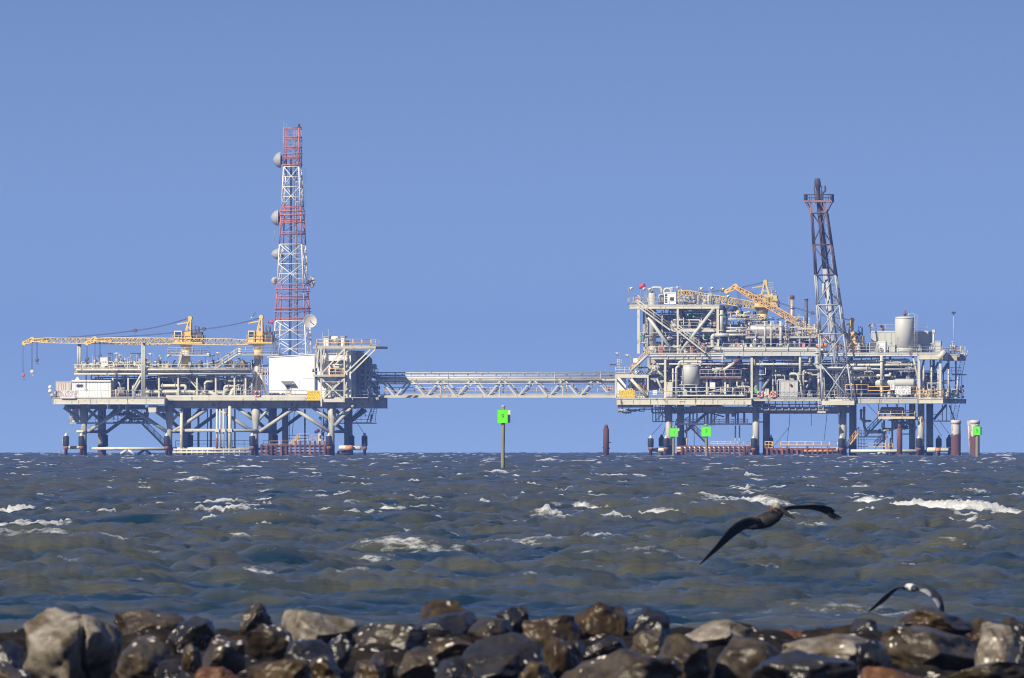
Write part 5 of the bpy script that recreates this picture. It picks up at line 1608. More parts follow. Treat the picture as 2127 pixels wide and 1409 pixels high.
for i in range(6):
    a, b = lv[i], lv[i + 1]
    mt = 'flareold' if i < 2 else 'galv'
    bc = B()
    for k in range(4):
        T.part('leg', B().ltube([fcorner(a, k), fcorner(b, k)], .135, 10), mt)
        k2 = (k + 1) % 4
        bc.ltube([fcorner(b if i < 5 else a, k), fcorner(b if i < 5 else a, k2)], .11, 8)
        fl = (i + (k % 2)) % 2
        if i == 0: bc.ltube([fcorner(a, k), fcorner(a, k2)], .11, 8)
        if i in (3, 5):
            bc.ltube([fcorner(a, k), fcorner(b, k2)], .1, 7); bc.ltube([fcorner(b, k), fcorner(a, k2)], .1, 7)
        elif fl == 0: bc.ltube([fcorner(b, k), fcorner(a, k2)], .095, 8)
        else: bc.ltube([fcorner(a, k), fcorner(b, k2)], .095, 8)
    T.part('bracing', bc, mt)
def fmid(py, dx=0, dy=0):
    c = (fcorner(py, 0) + fcorner(py, 2)) / 2
    return c + Vector((dx, dy, 0))
for dx, dy, r, t in ((0, 0, .24, 372), (.45, .3, .16, 400), (-.35, .25, .12, 415), (.2, -.3, .1, 440)):
    T.part('gas_riser', B().ltube([fmid(max(t, 398), dx * .5, dy), fmid(560, dx, dy)], r, 10), 'flaretop')
    T.part('gas_riser', B().ltube([fmid(560, dx, dy), fmid(700, dx * 1.3, dy), fmid(830, dx * 1.6, dy)], r, 10), 'galv')
m = B(); a, b = fmid(430, .75, .4), fmid(830, 1.3, .4)
for s in (-.22, .22): m.ltube([a + Vector((s, 0, 0)), b + Vector((s, 0, 0))], .04, 5)
for i in range(90):
    q = a.lerp(b, i / 90); m.ltube([q + Vector((-.22, 0, 0)), q + Vector((.22, 0, 0))], .022, 4)
for i in range(0, 90, 3): m.torus(a.lerp(b, i / 90) + Vector((0, -.3, 0)), (0, 0, 1), .36, .025, 10, 4)
T.part('ladder', m, 'galv')
z = lambda py: H + (EY - py) * RF.S
c = RF.L((1698.5, 420.5, -9))
m = B().lbox((c.x - 2.2, c.y - 1.5, c.z - .15), (c.x + 2.2, c.y + 1.5, c.z + .15))
T.part('top_platform', m, 'flaremid')
for s in (-1, 1):
    m = B()
    m.lbar((c.x + s * 1.95, c.y - 1.3, c.z - .15), (c.x + s * 1.15, c.y - 1.2, z(443)), .14); m.lbar((c.x + s * 1.95, c.y + 1.3, c.z - .15), (c.x + s * 1.15, c.y + 1.1, z(443)), .14)
    m.lbar((c.x + s * 1.1, c.y - 1.2, c.z - .15), (c.x + s * 1.1, c.y - 1.2, z(446)), .2)
    m.lbar((c.x + s * .3, c.y - 1.25, c.z - .15), (c.x + s * 1.1, c.y - 1.2, z(443)), .1)
    T.part('platform_bracket', m, 'flaremid')
m = B()
for yy in (-1.45, 1.45):
    for zz in (.55, 1.05): m.ltube([(c.x - 2.15, c.y + yy, c.z + zz), (c.x + 2.15, c.y + yy, c.z + zz)], .04, 5)
    for i in range(6): m.ltube([(c.x - 2.15 + .86 * i, c.y + yy, c.z + .1), (c.x - 2.15 + .86 * i, c.y + yy, c.z + 1.05)], .04, 5)
for s in (-1, 1): m.lbox((c.x + s * 2.05 - .12, c.y - 1.45, c.z + .15), (c.x + s * 2.05 + .12, c.y + 1.45, c.z + 1.1))
T.part('railing', m, 'flaretop')
tp = RF.L((1696.5, 392, -9))
T.part('burner', B().lathe(tp, (-.08, 0, 1), [(-1.9, .3), (0, .34), (.15, .5), (.75, .5), (1.1, .44), (1.42, .38), (1.42, .3), (1.0, .3)], 18), 'flaretop')
T.part('pilot_pipe', B().tube([(1688.5, 390, -9), (1690, 405, -9), (1691, 420, -9)], .08, 7), 'flaretop')
T.part('pilot_pipe', B().tube([(1711, 388, -9), (1712, 399, -9), (1706, 403, -9), (1706, 440, -9)], .14, 8, .3), 'flaretop')
T.part('pilot_pipe', B().tube([(1704, 389, -9), (1704.5, 420, -9)], .1, 7), 'flaretop')
T.part('flame_arrestor', B().box(1694, 1712, 440, 445, -9.5, -8.5), 'flaremid')
T.part('outrigger', B().bar((1717, 438, -9.5), (1712, 448, -9.5), .2), 'flaremid')
T.part('riser_funnel', B().lathe(fmid(590, -.5, -.2), (0, 0, -1), [(0, .16), (.9, .18), (1.7, .34)], 10), 'tanklight')
m = B().box(1700, 1773, 838.3, 842, -10.6, -10.2)
a, b = RF.L((1706, 842, -10.5)), RF.L((1768, 830, -10.5))
T.part('footing', B().box(1704, 1771, 833, 842, -10.5, -9.4).box(1722, 1752, 830, 833, -10.3, -9.5), 'cream')
T.part('service_cage', B().ladder(1697, 830, 857, -10.3, .8, True), 'cream')
T.part('service_basket', B().box(1695, 1712, 855, 858.5, -10.6, -9.5), 'cream')
# ------------------------------------------------------------------ bridge between the platforms
BF = Frame(1028, 2495.0, 0.0)
use(BF)
T = Thing('pipe_bridge', 'long straight truss bridge carrying pipes and a railed walkway between the two platforms', 'bridge', (1028, 826, 0))
x0, x1 = 783, 1279
for y, off in ((-1.5, 0), (1.5, 9)):
    m = B().bar((x0, 824, y), (x1, 824, y), .36); T.part('bottom_chord', m, 'cream')
    m = B().bar((x0, 789, y), (x1, 789, y), .26); T.part('top_chord', m, 'cream')
    m = B()
    nodes = [820.5 + 63.6 * i for i in range(7)]
    for i, px in enumerate(nodes):
        m.bar((px + off - 3, 822, y), (px + off - 29, 789.5, y), .26); m.bar((px + off + 3, 822, y), (px + off + 29, 789.5, y), .26)
    m.bar((1267 + off - 6, 815, y), (1237 + off, 789.5, y), .24)
    T.part('truss_web', m, 'cream')
    for px in (915, 1037, 1169): T.part('truss_post', B().bar((px + off * .9, 790, y + .15), (px + off * .9, 822, y + .15), .17), 'cream')
T.part('walkway', B().box(x0, x1, 819.5, 821, -1.3, 1.3), 'grey')
m = B()
for i in range(17):
    px = x0 + 8 + i * 29.5
    m.box(px, px + 2, 775.4, 776.4, -1.3, 1.3); m.box(px, px + 1.2, 776.5, 788, -.1, .1); m.box(px, px + 2, 795.5, 796.3, -1.6, 1.6)
T.part('pipe_support', m, 'grey')
T.part('railing', B().rail([(x0 + 15, 819.5, -1.25), (x1 - 6, 819.5, -1.25)], 1.05, 2.4, .045), 'railyellow')
T.part('railing', B().rail([(x0 + 15, 819.5, 1.25), (x1 - 6, 819.5, 1.25)], 1.05, 2.4, .045), 'railyellow')
for py, r, y, mt in ((774.3, .07, .9, 'pipe'), (780.2, .13, -.9, 'cream'), (785.2, .19, -1.25, 'pipe'), (793.3, .16, -1.3, 'pipe'), (797.6, .08, -1.7, 'pipe')):
    run(T, [(x0 - 3, py, y), (x1 + 4, py, y)], r, mt)
T.part('pipe', B().tube([(1172, 789.6, -1.75), (1250, 789.6, -1.75)], .08, 7), 'rust')
T.part('landing_rail', B().rail([(1257, 819.5, -1.6), (1278, 819.5, -1.6)], 1.3, .35, .035, 2), 'railyellow')
for i in range(14):
    px = 800 + i * 34
    T.part('clamp', B().box(px, px + 4, 776.8, 778, -.4, .4), 'dark')

# ------------------------------------------------------------------ piles and channel markers
def pile(label, px, py, r, D, mt, cap, group='free-standing piles', extras=()):
    use(Frame(px, D, 0))
    T = Thing('mooring_pile', label, 'pile', (px, 955, 0), group)
    c = FR.L((px, 965, 0)); h = (965 - py) * FR.S
    T.part('shaft', B().lathe(c, (0, 0, 1), [(0, r), (h - .9, r), (h - .7, r * .97), (h - .15, r * .97), (h, r * .9)], 20), mt)
    if cap == 'dome': T.part('cap', B().lathe(c + Vector((0, 0, h + .002)), (0, 0, 1), [(0, r * .7), (.25, r * .68), (.5, r * .5), (.6, .05)], 16), 'rustpile')
    else: T.part('cap', B().lathe(c + Vector((0, 0, h - .55)), (0, 0, 1), [(0, r * 1.06), (.55, r * 1.08), (.58, r * .8)], 20), 'whitepile')
    if mt == 'whitepile':
        nn = 40; vs = []; top = (965 - 903) * FR.S
        for j in range(nn):
            a = 2 * math.pi * j / nn
            zt = top + .55 * noise.noise(Vector((math.cos(a) * 2 + px, math.sin(a) * 2, 0))) + .35 * noise.noise(Vector((math.cos(a) * 6, math.sin(a) * 6, px)))
            d = Vector((math.cos(a), math.sin(a), 0)) * (r + .015)
            vs += [c + d, c + d + Vector((0, 0, zt))]
        T.part('rust_band', B()._add(vs, [(2 * j, 2 * ((j + 1) % nn), 2 * ((j + 1) % nn) + 1, 2 * j + 1) for j in range(nn)], True), 'rustpile')
    for dx, zz, ln in extras: T.part('peg', B().ltube([c + Vector((dx * r, 0, zz)), c + Vector((dx * r + (ln if dx > 0 else -ln), 0, zz))], .08, 6), mt)
    return T
pile('lone rusty round pile standing in open water under the right end of the bridge', 1259, 890, .46, 2480, 'rustpile', 'dome', extras=((.9, 3.4, .35), (-.9, 2.6, .2), (.9, 2.5, .2)))
pile('rust-brown pile in front of the hung deck at the right platform', 1868.5, 890, .43, 2470, 'rust', 'dome')
pile('thick pile with white upper half and rusty lower half, just right of the right platform', 1985.5, 873.5, .74, 2478, 'whitepile', 'rim')
T = pile('white-topped rusty pile at the far right, behind the green board with a 5', 2025, 873.5, .72, 2472, 'whitepile', 'rim')
T.part('side_pipe', B().tube([(2012, 878, 0), (2013, 900, 0), (2015, 944, 0)], .17, 8), 'whitepile')
T.part('bracket', B().box(2009, 2016, 874, 883, -.2, .2), 'whitepile')

def marker(label, px, D, pb, boardpx, top, digit, dsize, w=1.0, second=None, lean=0.0, stain=False):
    """day board on a timber post; boardpx = (x0, x1, y0, y1)"""
    use(Frame(px, D, 0))
    T = Thing('channel_marker', label, 'channel marker', (px, pb, 0), 'green channel markers')
    c = FR.L((px, pb + 14, 0)); t = FR.L((px + lean, top, 0))
    n = 5
    T.part('post', B().ltube([c.lerp(t, i / n) + Vector((.01 * math.sin(i * 2.1), 0, 0)) for i in range(n + 1)], [w * (1 - .06 * i / n) for i in range(n + 1)], 12), 'timber')
    x0, x1, y0, y1 = boardpx
    a, b = FR.L((x0, y1, 0)), FR.L((x1, y0, 0))
    yb = -w - .06
    p = T.part('board', B().lbox((a.x, yb - .03, a.z), (b.x, yb, b.z)), 'green')
    bd = .035 * (b.x - a.x)
    m = B()
    m.lbox((a.x - bd, yb - .034, a.z - bd), (a.x - .002, yb + .004, b.z + bd)); m.lbox((b.x + .002, yb - .034, a.z - bd), (b.x + bd, yb + .004, b.z + bd))
    m.lbox((a.x, yb - .034, b.z + .002), (b.x, yb + .004, b.z + bd)); m.lbox((a.x, yb - .034, a.z - bd), (b.x, yb + .004, a.z - .002))
    T.part('border', m, 'greenedge', parent=p)
    T.text('digit', digit, ((x0 + x1) / 2 + .5, (y0 + y1) / 2, yb - .036), dsize * FR.S, 'greenink', p)
    m = B()
    for s in (.25, .75):
        z = a.z + (b.z - a.z) * s
        m.lbox((a.x + .05, yb + .005, z - .04), (b.x - .05, yb + .05, z + .04))
    T.part('batten', m, 'timber')
    if second:
        # a second board on the back of the post, turned aside
        X0, X1, mt = second
        a2, b2 = FR.L((X0, y1, 0)), FR.L((X1, y0, 0))
        T.part('board', B().lbox((a2.x, w + .02, a.z - .0), (b2.x, w + .05, b.z)), mt, label='second board on the back of the post')
    T.part('post_cap', B().lathe(FR.L((px + lean, top, 0)), (0, 0, 1), [(-.1, w * 1.02), (.0, w * 1.02), (.02, w * .8)], 12), 'galv')
    if stain: T.part('patch', B().lathe(FR.L((1405, 903, 0)) + Vector((0, yb - .032, 0)), (0, -1, 0), [(0, .17), (.006, .15)], 9), 'salmon')
    return T
paint('timber', (0.23, 0.22, 0.135), rough=0.85, dirt=0.75, scale=1.3, rust=0.3, rustcol=(0.13, 0.15, 0.07))
paint('greenedge', (0.03, 0.45, 0.22), dirt=0.1)
paint('palegreen', (0.55, 0.75, 0.42), dirt=0.1)
marker('nearest green square marker board reading 9 on a weathered timber post, mid-channel', 1044, 1100, 980, (1033.5, 1054, 852, 878.5), 843, '9', 13, .135, (1046, 1060, 'palegreen'), 1.5)
marker('green square marker board reading 7 on a timber post in front of the right platform', 1468, 2150, 953, (1457, 1476.5, 887, 906.5), 882, '7', 11, .22, None, -1.5)
marker('green marker board with faint digit and orange-stained corner, leftmost board before the right platform', 1399, 2350, 947, (1391.5, 1408, 890, 907), 886, '1', 9, .19, (1394, 1411, 'palegreen'), 0, True)
marker('green square marker board reading 5 at the far right before a white pile', 2030, 2150, 953, (2021.5, 2036, 886.5, 904), 882, '5', 10, .26, (2024, 2039, 'timber'), 0)

# ------------------------------------------------------------------ sea
def ocean_tile(N, L, lp, std, kmin, kmax, spread, seed, fw=.3, slope=3.7):
    """FFT sea patch: height, horizontal shifts and surface folding"""
    g = np.random.default_rng(seed)
    k1 = np.fft.fftfreq(N, 1.0 / N) * 2 * np.pi / L
    kx, ky = np.meshgrid(k1, k1, indexing='xy')
    k = np.hypot(kx, ky); k[0, 0] = 1e-6
    cth = -ky / k
    sp = np.exp(-1.0 / np.maximum((k * lp) ** 2, 1e-9)) / k ** slope
    d = np.abs(cth) ** spread * np.where(cth > 0, 1.0, 0.12) + 0.02
    amp = np.sqrt(sp * d) * (k > kmin) * (k < kmax)
    amp[0, 0] = 0
    hk = amp * (g.standard_normal((N, N)) + 1j * g.standard_normal((N, N)))
    h = np.fft.ifft2(hk).real
    s = std / h.std()
    hk *= s; h = h * s
    dx = np.fft.ifft2(1j * kx / k * hk).real
    dy = np.fft.ifft2(1j * ky / k * hk).real
    jxx = np.gradient(dx, L / N, axis=1); jyy = np.gradient(dy, L / N, axis=0); jxy = np.gradient(dx, L / N, axis=0)
    ch = 1.15
    J = (1 - ch * jxx) * (1 - ch * jyy) - (ch * jxy) ** 2
    # spilled foam: where the surface folds, smeared down the front of the crest
    f = np.clip((np.quantile(J, .10) - J) / (np.quantile(J, .10) - np.quantile(J, .004)), 0, 1.4)
    kern = np.exp(-.5 * ((kx * fw) ** 2 + (ky * fw * .8) ** 2)) * np.exp(1j * ky * fw * .9)
    f = np.fft.ifft2(np.fft.fft2(f) * kern).real
    f = f / np.quantile(f, .97)
    return dict(F=f.astype(np.float32), L=L, N=N, h=h.astype(np.float32), dx=dx.astype(np.float32), dy=dy.astype(np.float32), J=J.astype(np.float32))

def samp(t, keys, x, y, rot):
    c, s = math.cos(rot), math.sin(rot)
    u = ((c * x + s * y) / t['L'] * t['N']) % t['N']; v = ((-s * x + c * y) / t['L'] * t['N']) % t['N']
    N = t['N']
    i = np.floor(u).astype(np.int32); j = np.floor(v).astype(np.int32)
    fu = (u - i).astype(np.float32); fv = (v - j).astype(np.float32)
    i %= N; j %= N; i2 = (i + 1) % N; j2 = (j + 1) % N
    out = []
    for k in keys:
        a = t[k]
        out.append((a[j, i] * (1 - fu) + a[j, i2] * fu) * (1 - fv) + (a[j2, i] * (1 - fu) + a[j2, i2] * fu) * fv)
    return out

FOAMQ = (.89, .988)
def sea_mesh():
    big = ocean_tile(1024, 223.0, 0.90, 0.118, 0, 5.0, 44, 3, .45, 3.6)
    sml = ocean_tile(1024, 67.0, 0.30, 0.023, .9, 16.0, 70, 5, .16, 3.3)
    rip = ocean_tile(1024, 19.0, 0.13, 0.0215, 4.0, 80.0, 36, 8, .05, 3.3)
    ds = [20.0]
    while ds[-1] < 7200:
        d = ds[-1]
        if d < 95: st = 2.5
        elif d < 130: st = .5
        elif d < 600: st = .13 + (d - 130) * .00055
        elif d < 2000: st = .39 + (d - 600) * .0006
        else: st = 1.23 + (d - 2000) * .0006
        ds.append(d + st)
    d = np.array(ds)
    inner = np.linspace(-.041, .041, 521)
    step = inner[1] - inner[0]
    wing = []
    w = .041; st = step
    while w < .9:
        st *= 1.22; w += st; wing.append(w)
    wing = np.array(wing)
    t = np.concatenate([-wing[::-1], inner, wing])
    nr, nc = len(d), len(t)
    X = (d[:, None] * t[None, :]); Y = np.repeat(d[:, None], nc, 1)
    X = X.ravel(); Y = Y.ravel()
    hb, dxb, dyb, Fb = samp(big, ('h', 'dx', 'dy', 'F'), X, Y, .10)
    hs, dxs, dys, Fs = samp(sml, ('h', 'dx', 'dy', 'F'), X, Y, -.16)
    hr, dxr, dyr = samp(rip, ('h', 'dx', 'dy'), X, Y, .13)
    gust, = samp(big, ('h',), X * .23 + 50, Y * .23, .5)
    near = np.clip((Y - 120) / 90, .3, 1).astype(np.float32)
    amp = near
    rough = 1 + 1.0 * np.clip(hb * 5, -.5, 1)
    fine = np.clip(1.25 - Y / 1500, .25, 1).astype(np.float32)
    z = (hb + hs * rough + hr * rough * fine) * amp
    x = X - 1.4 * dxb * amp - 1.4 * dxs * amp - .9 * dxr * fine
    y = Y - 1.4 * dyb * amp - 1.5 * dys * amp - 1.0 * dyr * fine
    q = lambda v, p: float(np.quantile(v[Y > 300][::7], p))
    score = Fb * np.clip(.5 + hb * 2, .1, 1) + .5 * Fs * np.clip(.4 + hb * 4, 0, 1.2)
    score *= np.clip(.8 + gust * 3.5, .25, 1.3)
    lo, hi = q(score, FOAMQ[0]), q(score, FOAMQ[1])
    foam = np.clip((score - lo) / (hi - lo), 0, 1) * np.clip((Y - 120) / 260, .5, 1)
    lift = (hb + .6 * hs).astype(np.float32)
    # larger breakers seen in the photograph: (px, py crest, width px, height m, foam, thickness m)
    def wave(px, py, wpx, hgt, fm, sig=1.1, tilt=0.0, thick=.5, ragged=.5):
        nonlocal z, foam, y, lift
        hgt *= .8
        D = (H - hgt * .8) * FPX / (py - EY)
        x0 = (px - CX) * D / FPX; sx = wpx / 2 * D / FPX
        sel = np.nonzero((np.abs(X - x0) < sx * 3) & (np.abs(Y - D) < 9))[0]
        if not len(sel): return
        xs = X[sel] - x0; yc = Y[sel] - D - tilt * xs + .25 * np.sin(xs * 2.1 / max(sx, .6)) 
        e = np.exp(-(np.abs(xs) / sx) ** 3)
        front = np.where(yc < 0, sig * .75, sig * 1.7)
        prof = np.exp(-(yc / front) ** 2)
        z[sel] = z[sel] * (1 - .3 * e * prof) + hgt * e * prof
        lift[sel] += .5 * hgt * e * prof
        y[sel] -= .35 * hgt * e * prof * np.exp(-((yc - .1) / .8) ** 2)
        if fm > 0:
            rag = .5 + .5 * np.sin(xs * 5.1 / sx + 1.3) * np.sin(xs * 11.7 / sx)
            band = np.exp(-((yc + thick * .5) / thick) ** 2) * np.clip(e * 1.3, 0, 1) * (1 - ragged * rag)
            foam[sel] = np.maximum(foam[sel], np.minimum(fm * band * .82, 1.15))
    wave(1940, 1050, 400, .62, 2.0, 1.4, .08, 1.3, .2)
    wave(2110, 1064, 160, .6, 1.9, 1.2, .05, 1.2, .2)
    wave(1838, 1048, 130, .4, 1.6, 1.0, .1, .8, .35)
    wave(300, 1066, 330, .6, .36, 1.5, .02, .35, .8)
    wave(330, 1062, 110, .3, .7, .9, .02, .3, .5)
    wave(550, 1075, 260, .5, .4, 1.4, -.03, .3, .8)
    wave(830, 1066, 190, .6, .4, 1.3, -.02, .4, .6)
    wave(815, 1058, 70, .3, 1.1, .9, -.05, .5, .3)
    wave(1420, 1040, 130, .42, .8, 1.1, .03, .3, .6)
    wave(1585, 1042, 150, .46, 1.1, 1.1, -.06, .6, .25)
    wave(860, 1144, 230, .3, 1.0, 1.0, .02, .35, .4)
    wave(780, 1164, 110, .28, .95, .9, -.04, .3, .4)
    wave(540, 1197, 90, .26, 1.0, .8, 0, .35, .4)
    wave(250, 1211, 110, .26, .85, .8, -.05, .3, .4)
    wave(560, 1150, 170, .42, .3, 1.2, 0, .2, .8)
    wave(1570, 1140, 110, .28, .9, .9, .03, .35, .4)
    wave(1690, 1140, 100, .26, .7, .8, .0, .25, .5)
    wave(2010, 1024, 70, .34, 1.1, 1.0, 0, .6, .3)
    wave(1297, 1006, 40, .3, 1.1, 1.0, 0, .7, .3)
    wave(400, 994, 100, .42, 1.0, 1.3, -.04, .9, .3)
    wave(160, 1000, 50, .3, 1.1, 1.0, -.05, .8, .2)
    wave(680, 1030, 60, .3, 1.0, 1.0, -.05, .6, .3)
    wave(705, 1047, 90, .34, 1.1, 1.0, 0, .6, .3)
    wave(1650, 1012, 60, .3, 1.0, 1.0, 0, .7, .3)
    wave(1960, 1134, 110, .3, .6, 1.0, -.04, .2, .6)
    wave(2090, 1158, 70, .28, .8, .9, 0, .3, .4)
    wave(1530, 1066, 420, .34, .1, 1.6, 0, .3, .9)
    wave(1380, 1212, 240, .24, .35, 1.0, .0, .2, .8)
    wave(2075, 1236, 80, .2, .8, .7, 0, .25, .4)
    wave(20, 1074, 80, .3, .8, .9, .05, .3, .4)
    wave(30, 1100, 110, .3, .6, .9, .05, .2, .6)
    g = np.random.default_rng(9)
    froth = np.clip(foam - .35, 0, .6)
    z = z + froth * (.045 * g.standard_normal(z.shape).astype(np.float32) * np.clip(Y / 400, .5, 1.0) + 1.5 * hr)
    z = z - ((X * X + Y * Y) / (2 * RE)).astype(np.float32)
    co = np.stack([x, y, z], 1).astype(np.float32)
    me = bpy.data.meshes.new('sea')
    nv = nr * nc
    me.vertices.add(nv)
    me.vertices.foreach_set('co', co.ravel())
    idx = np.arange(nv, dtype=np.int32).reshape(nr, nc)
    q = np.stack([idx[:-1, :-1], idx[:-1, 1:], idx[1:, 1:], idx[1:, :-1]], -1).reshape(-1)
    nf = (nr - 1) * (nc - 1)
    me.loops.add(nf * 4); me.loops.foreach_set('vertex_index', q)
    me.polygons.add(nf)
    me.polygons.foreach_set('loop_start', np.arange(0, nf * 4, 4, dtype=np.int32))
    me.polygons.foreach_set('use_smooth', np.ones(nf, dtype=bool))
    at = me.attributes.new('foam', 'FLOAT', 'POINT')
    at.data.foreach_set('value', foam.astype(np.float32))
    at = me.attributes.new('lift', 'FLOAT', 'POINT')
    at.data.foreach_set('value', lift.astype(np.float32))
    me.update(calc_edges=True)
    return me

def water_material():
    m = bpy.data.materials.new('muddy_sea'); m.use_nodes = True
    nt = m.node_tree; b = nt.nodes['Principled BSDF']
    b.inputs['Base Color'].default_value = (*WATERCOL, 1)
    b.inputs['Roughness'].default_value = .07
    b.inputs['IOR'].default_value = 1.33
    geo = nd(nt, 'ShaderNodeNewGeometry')
    n = nd(nt, 'ShaderNodeTexNoise'); n.inputs['Scale'].default_value = 9; n.inputs['Detail'].default_value = 6; n.inputs['Roughness'].default_value = .6
    mp = nd(nt, 'ShaderNodeMapping'); mp.inputs['Scale'].default_value = (.2, 1, 1)
    nt.links.new(geo.outputs['Position'], mp.inputs['Vector']); nt.links.new(mp.outputs['Vector'], n.inputs['Vector'])
    bp = nd(nt, 'ShaderNodeBump'); bp.inputs['Strength'].default_value = .85; bp.inputs['Distance'].default_value = .08
    nt.links.new(n.outputs['Fac'], bp.inputs['Height']); nt.links.new(bp.outputs['Normal'], b.inputs['Normal'])
    # silt clouds in patches, plus light through raised crests painted in as brown
    n3 = nd(nt, 'ShaderNodeTexNoise'); n3.inputs['Scale'].default_value = 1.0; n3.inputs['Detail'].default_value = 5; n3.inputs['Roughness'].default_value = .6
    mp3 = nd(nt, 'ShaderNodeMapping'); mp3.inputs['Scale'].default_value = (.34, .5, .3)
    nt.links.new(geo.outputs['Position'], mp3.inputs['Vector']); nt.links.new(mp3.outputs['Vector'], n3.inputs['Vector'])
    r3 = nd(nt, 'ShaderNodeMapRange'); r3.inputs['From Min'].default_value = .53; r3.inputs['From Max'].default_value = .80
    lf = nd(nt, 'ShaderNodeAttribute', attribute_name='lift')
    la = nd(nt, 'ShaderNodeMath', operation='MULTIPLY_ADD'); la.inputs[1].default_value = SILTCRESTLIGHT
    nt.links.new(lf.outputs['Fac'], la.inputs[0]); nt.links.new(n3.outputs['Fac'], la.inputs[2])
    nt.links.new(la.outputs[0], r3.inputs['Value'])
    mc = nd(nt, 'ShaderNodeMix', data_type='RGBA'); mc.inputs[6].default_value = (*WATERCOL, 1); mc.inputs[7].default_value = (*WATERCOL2, 1)
    nt.links.new(r3.outputs['Result'], mc.inputs[0]); nt.links.new(mc.outputs[2], b.inputs['Base Color'])
    # foam where the surface breaks, torn by fine noise
    at = nd(nt, 'ShaderNodeAttribute', attribute_name='foam')
    n2 = nd(nt, 'ShaderNodeTexNoise'); n2.inputs['Scale'].default_value = 5.0; n2.inputs['Detail'].default_value = 8; n2.inputs['Roughness'].default_value = .74
    mp2 = nd(nt, 'ShaderNodeMapping'); mp2.inputs['Scale'].default_value = (.8, 1, 2.2)
    nt.links.new(geo.outputs['Position'], mp2.inputs['Vector']); nt.links.new(mp2.outputs['Vector'], n2.inputs['Vector'])
    ad = nd(nt, 'ShaderNodeMath', operation='MULTIPLY_ADD'); ad.inputs[1].default_value = 2.0; ad.inputs[2].default_value = -1.0
    sb = nd(nt, 'ShaderNodeMath', operation='ADD')
    nt.links.new(n2.outputs['Fac'], ad.inputs[0]); nt.links.new(ad.outputs[0], sb.inputs[0]); nt.links.new(at.outputs['Fac'], sb.inputs[1])
    mr = nd(nt, 'ShaderNodeMapRange'); mr.inputs['From Min'].default_value = .38; mr.inputs['From Max'].default_value = .85; mr.inputs['To Max'].default_value = .95
    nt.links.new(sb.outputs[0], mr.inputs['Value'])
    df = nd(nt, 'ShaderNodeBsdfPrincipled'); df.inputs['Base Color'].default_value = (.60, .61, .61, 1); df.inputs['Roughness'].default_value = .7
    bp2 = nd(nt, 'ShaderNodeBump'); bp2.inputs['Strength'].default_value = .8; bp2.inputs['Distance'].default_value = .12
    nt.links.new(n2.outputs['Fac'], bp2.inputs['Height']); nt.links.new(bp2.outputs['Normal'], df.inputs['Normal'])
    mx = nd(nt, 'ShaderNodeMixShader')
    nt.links.new(mr.outputs['Result'], mx.inputs[0]); nt.links.new(b.outputs[0], mx.inputs[1]); nt.links.new(df.outputs[0], mx.inputs[2])
    nt.links.new(mx.outputs[0], nt.nodes['Material Output'].inputs['Surface'])
    return m
SILTCRESTLIGHT = 1.1
HAZE = 0.00010
WATERCOL = (0.004, 0.020, 0.036)
WATERCOL2 = (0.058, 0.059, 0.039)
sea = bpy.data.objects.new('sea', sea_mesh())
sea.data.materials.append(water_material())
sea['kind'] = 'structure'
COL.objects.link(sea)

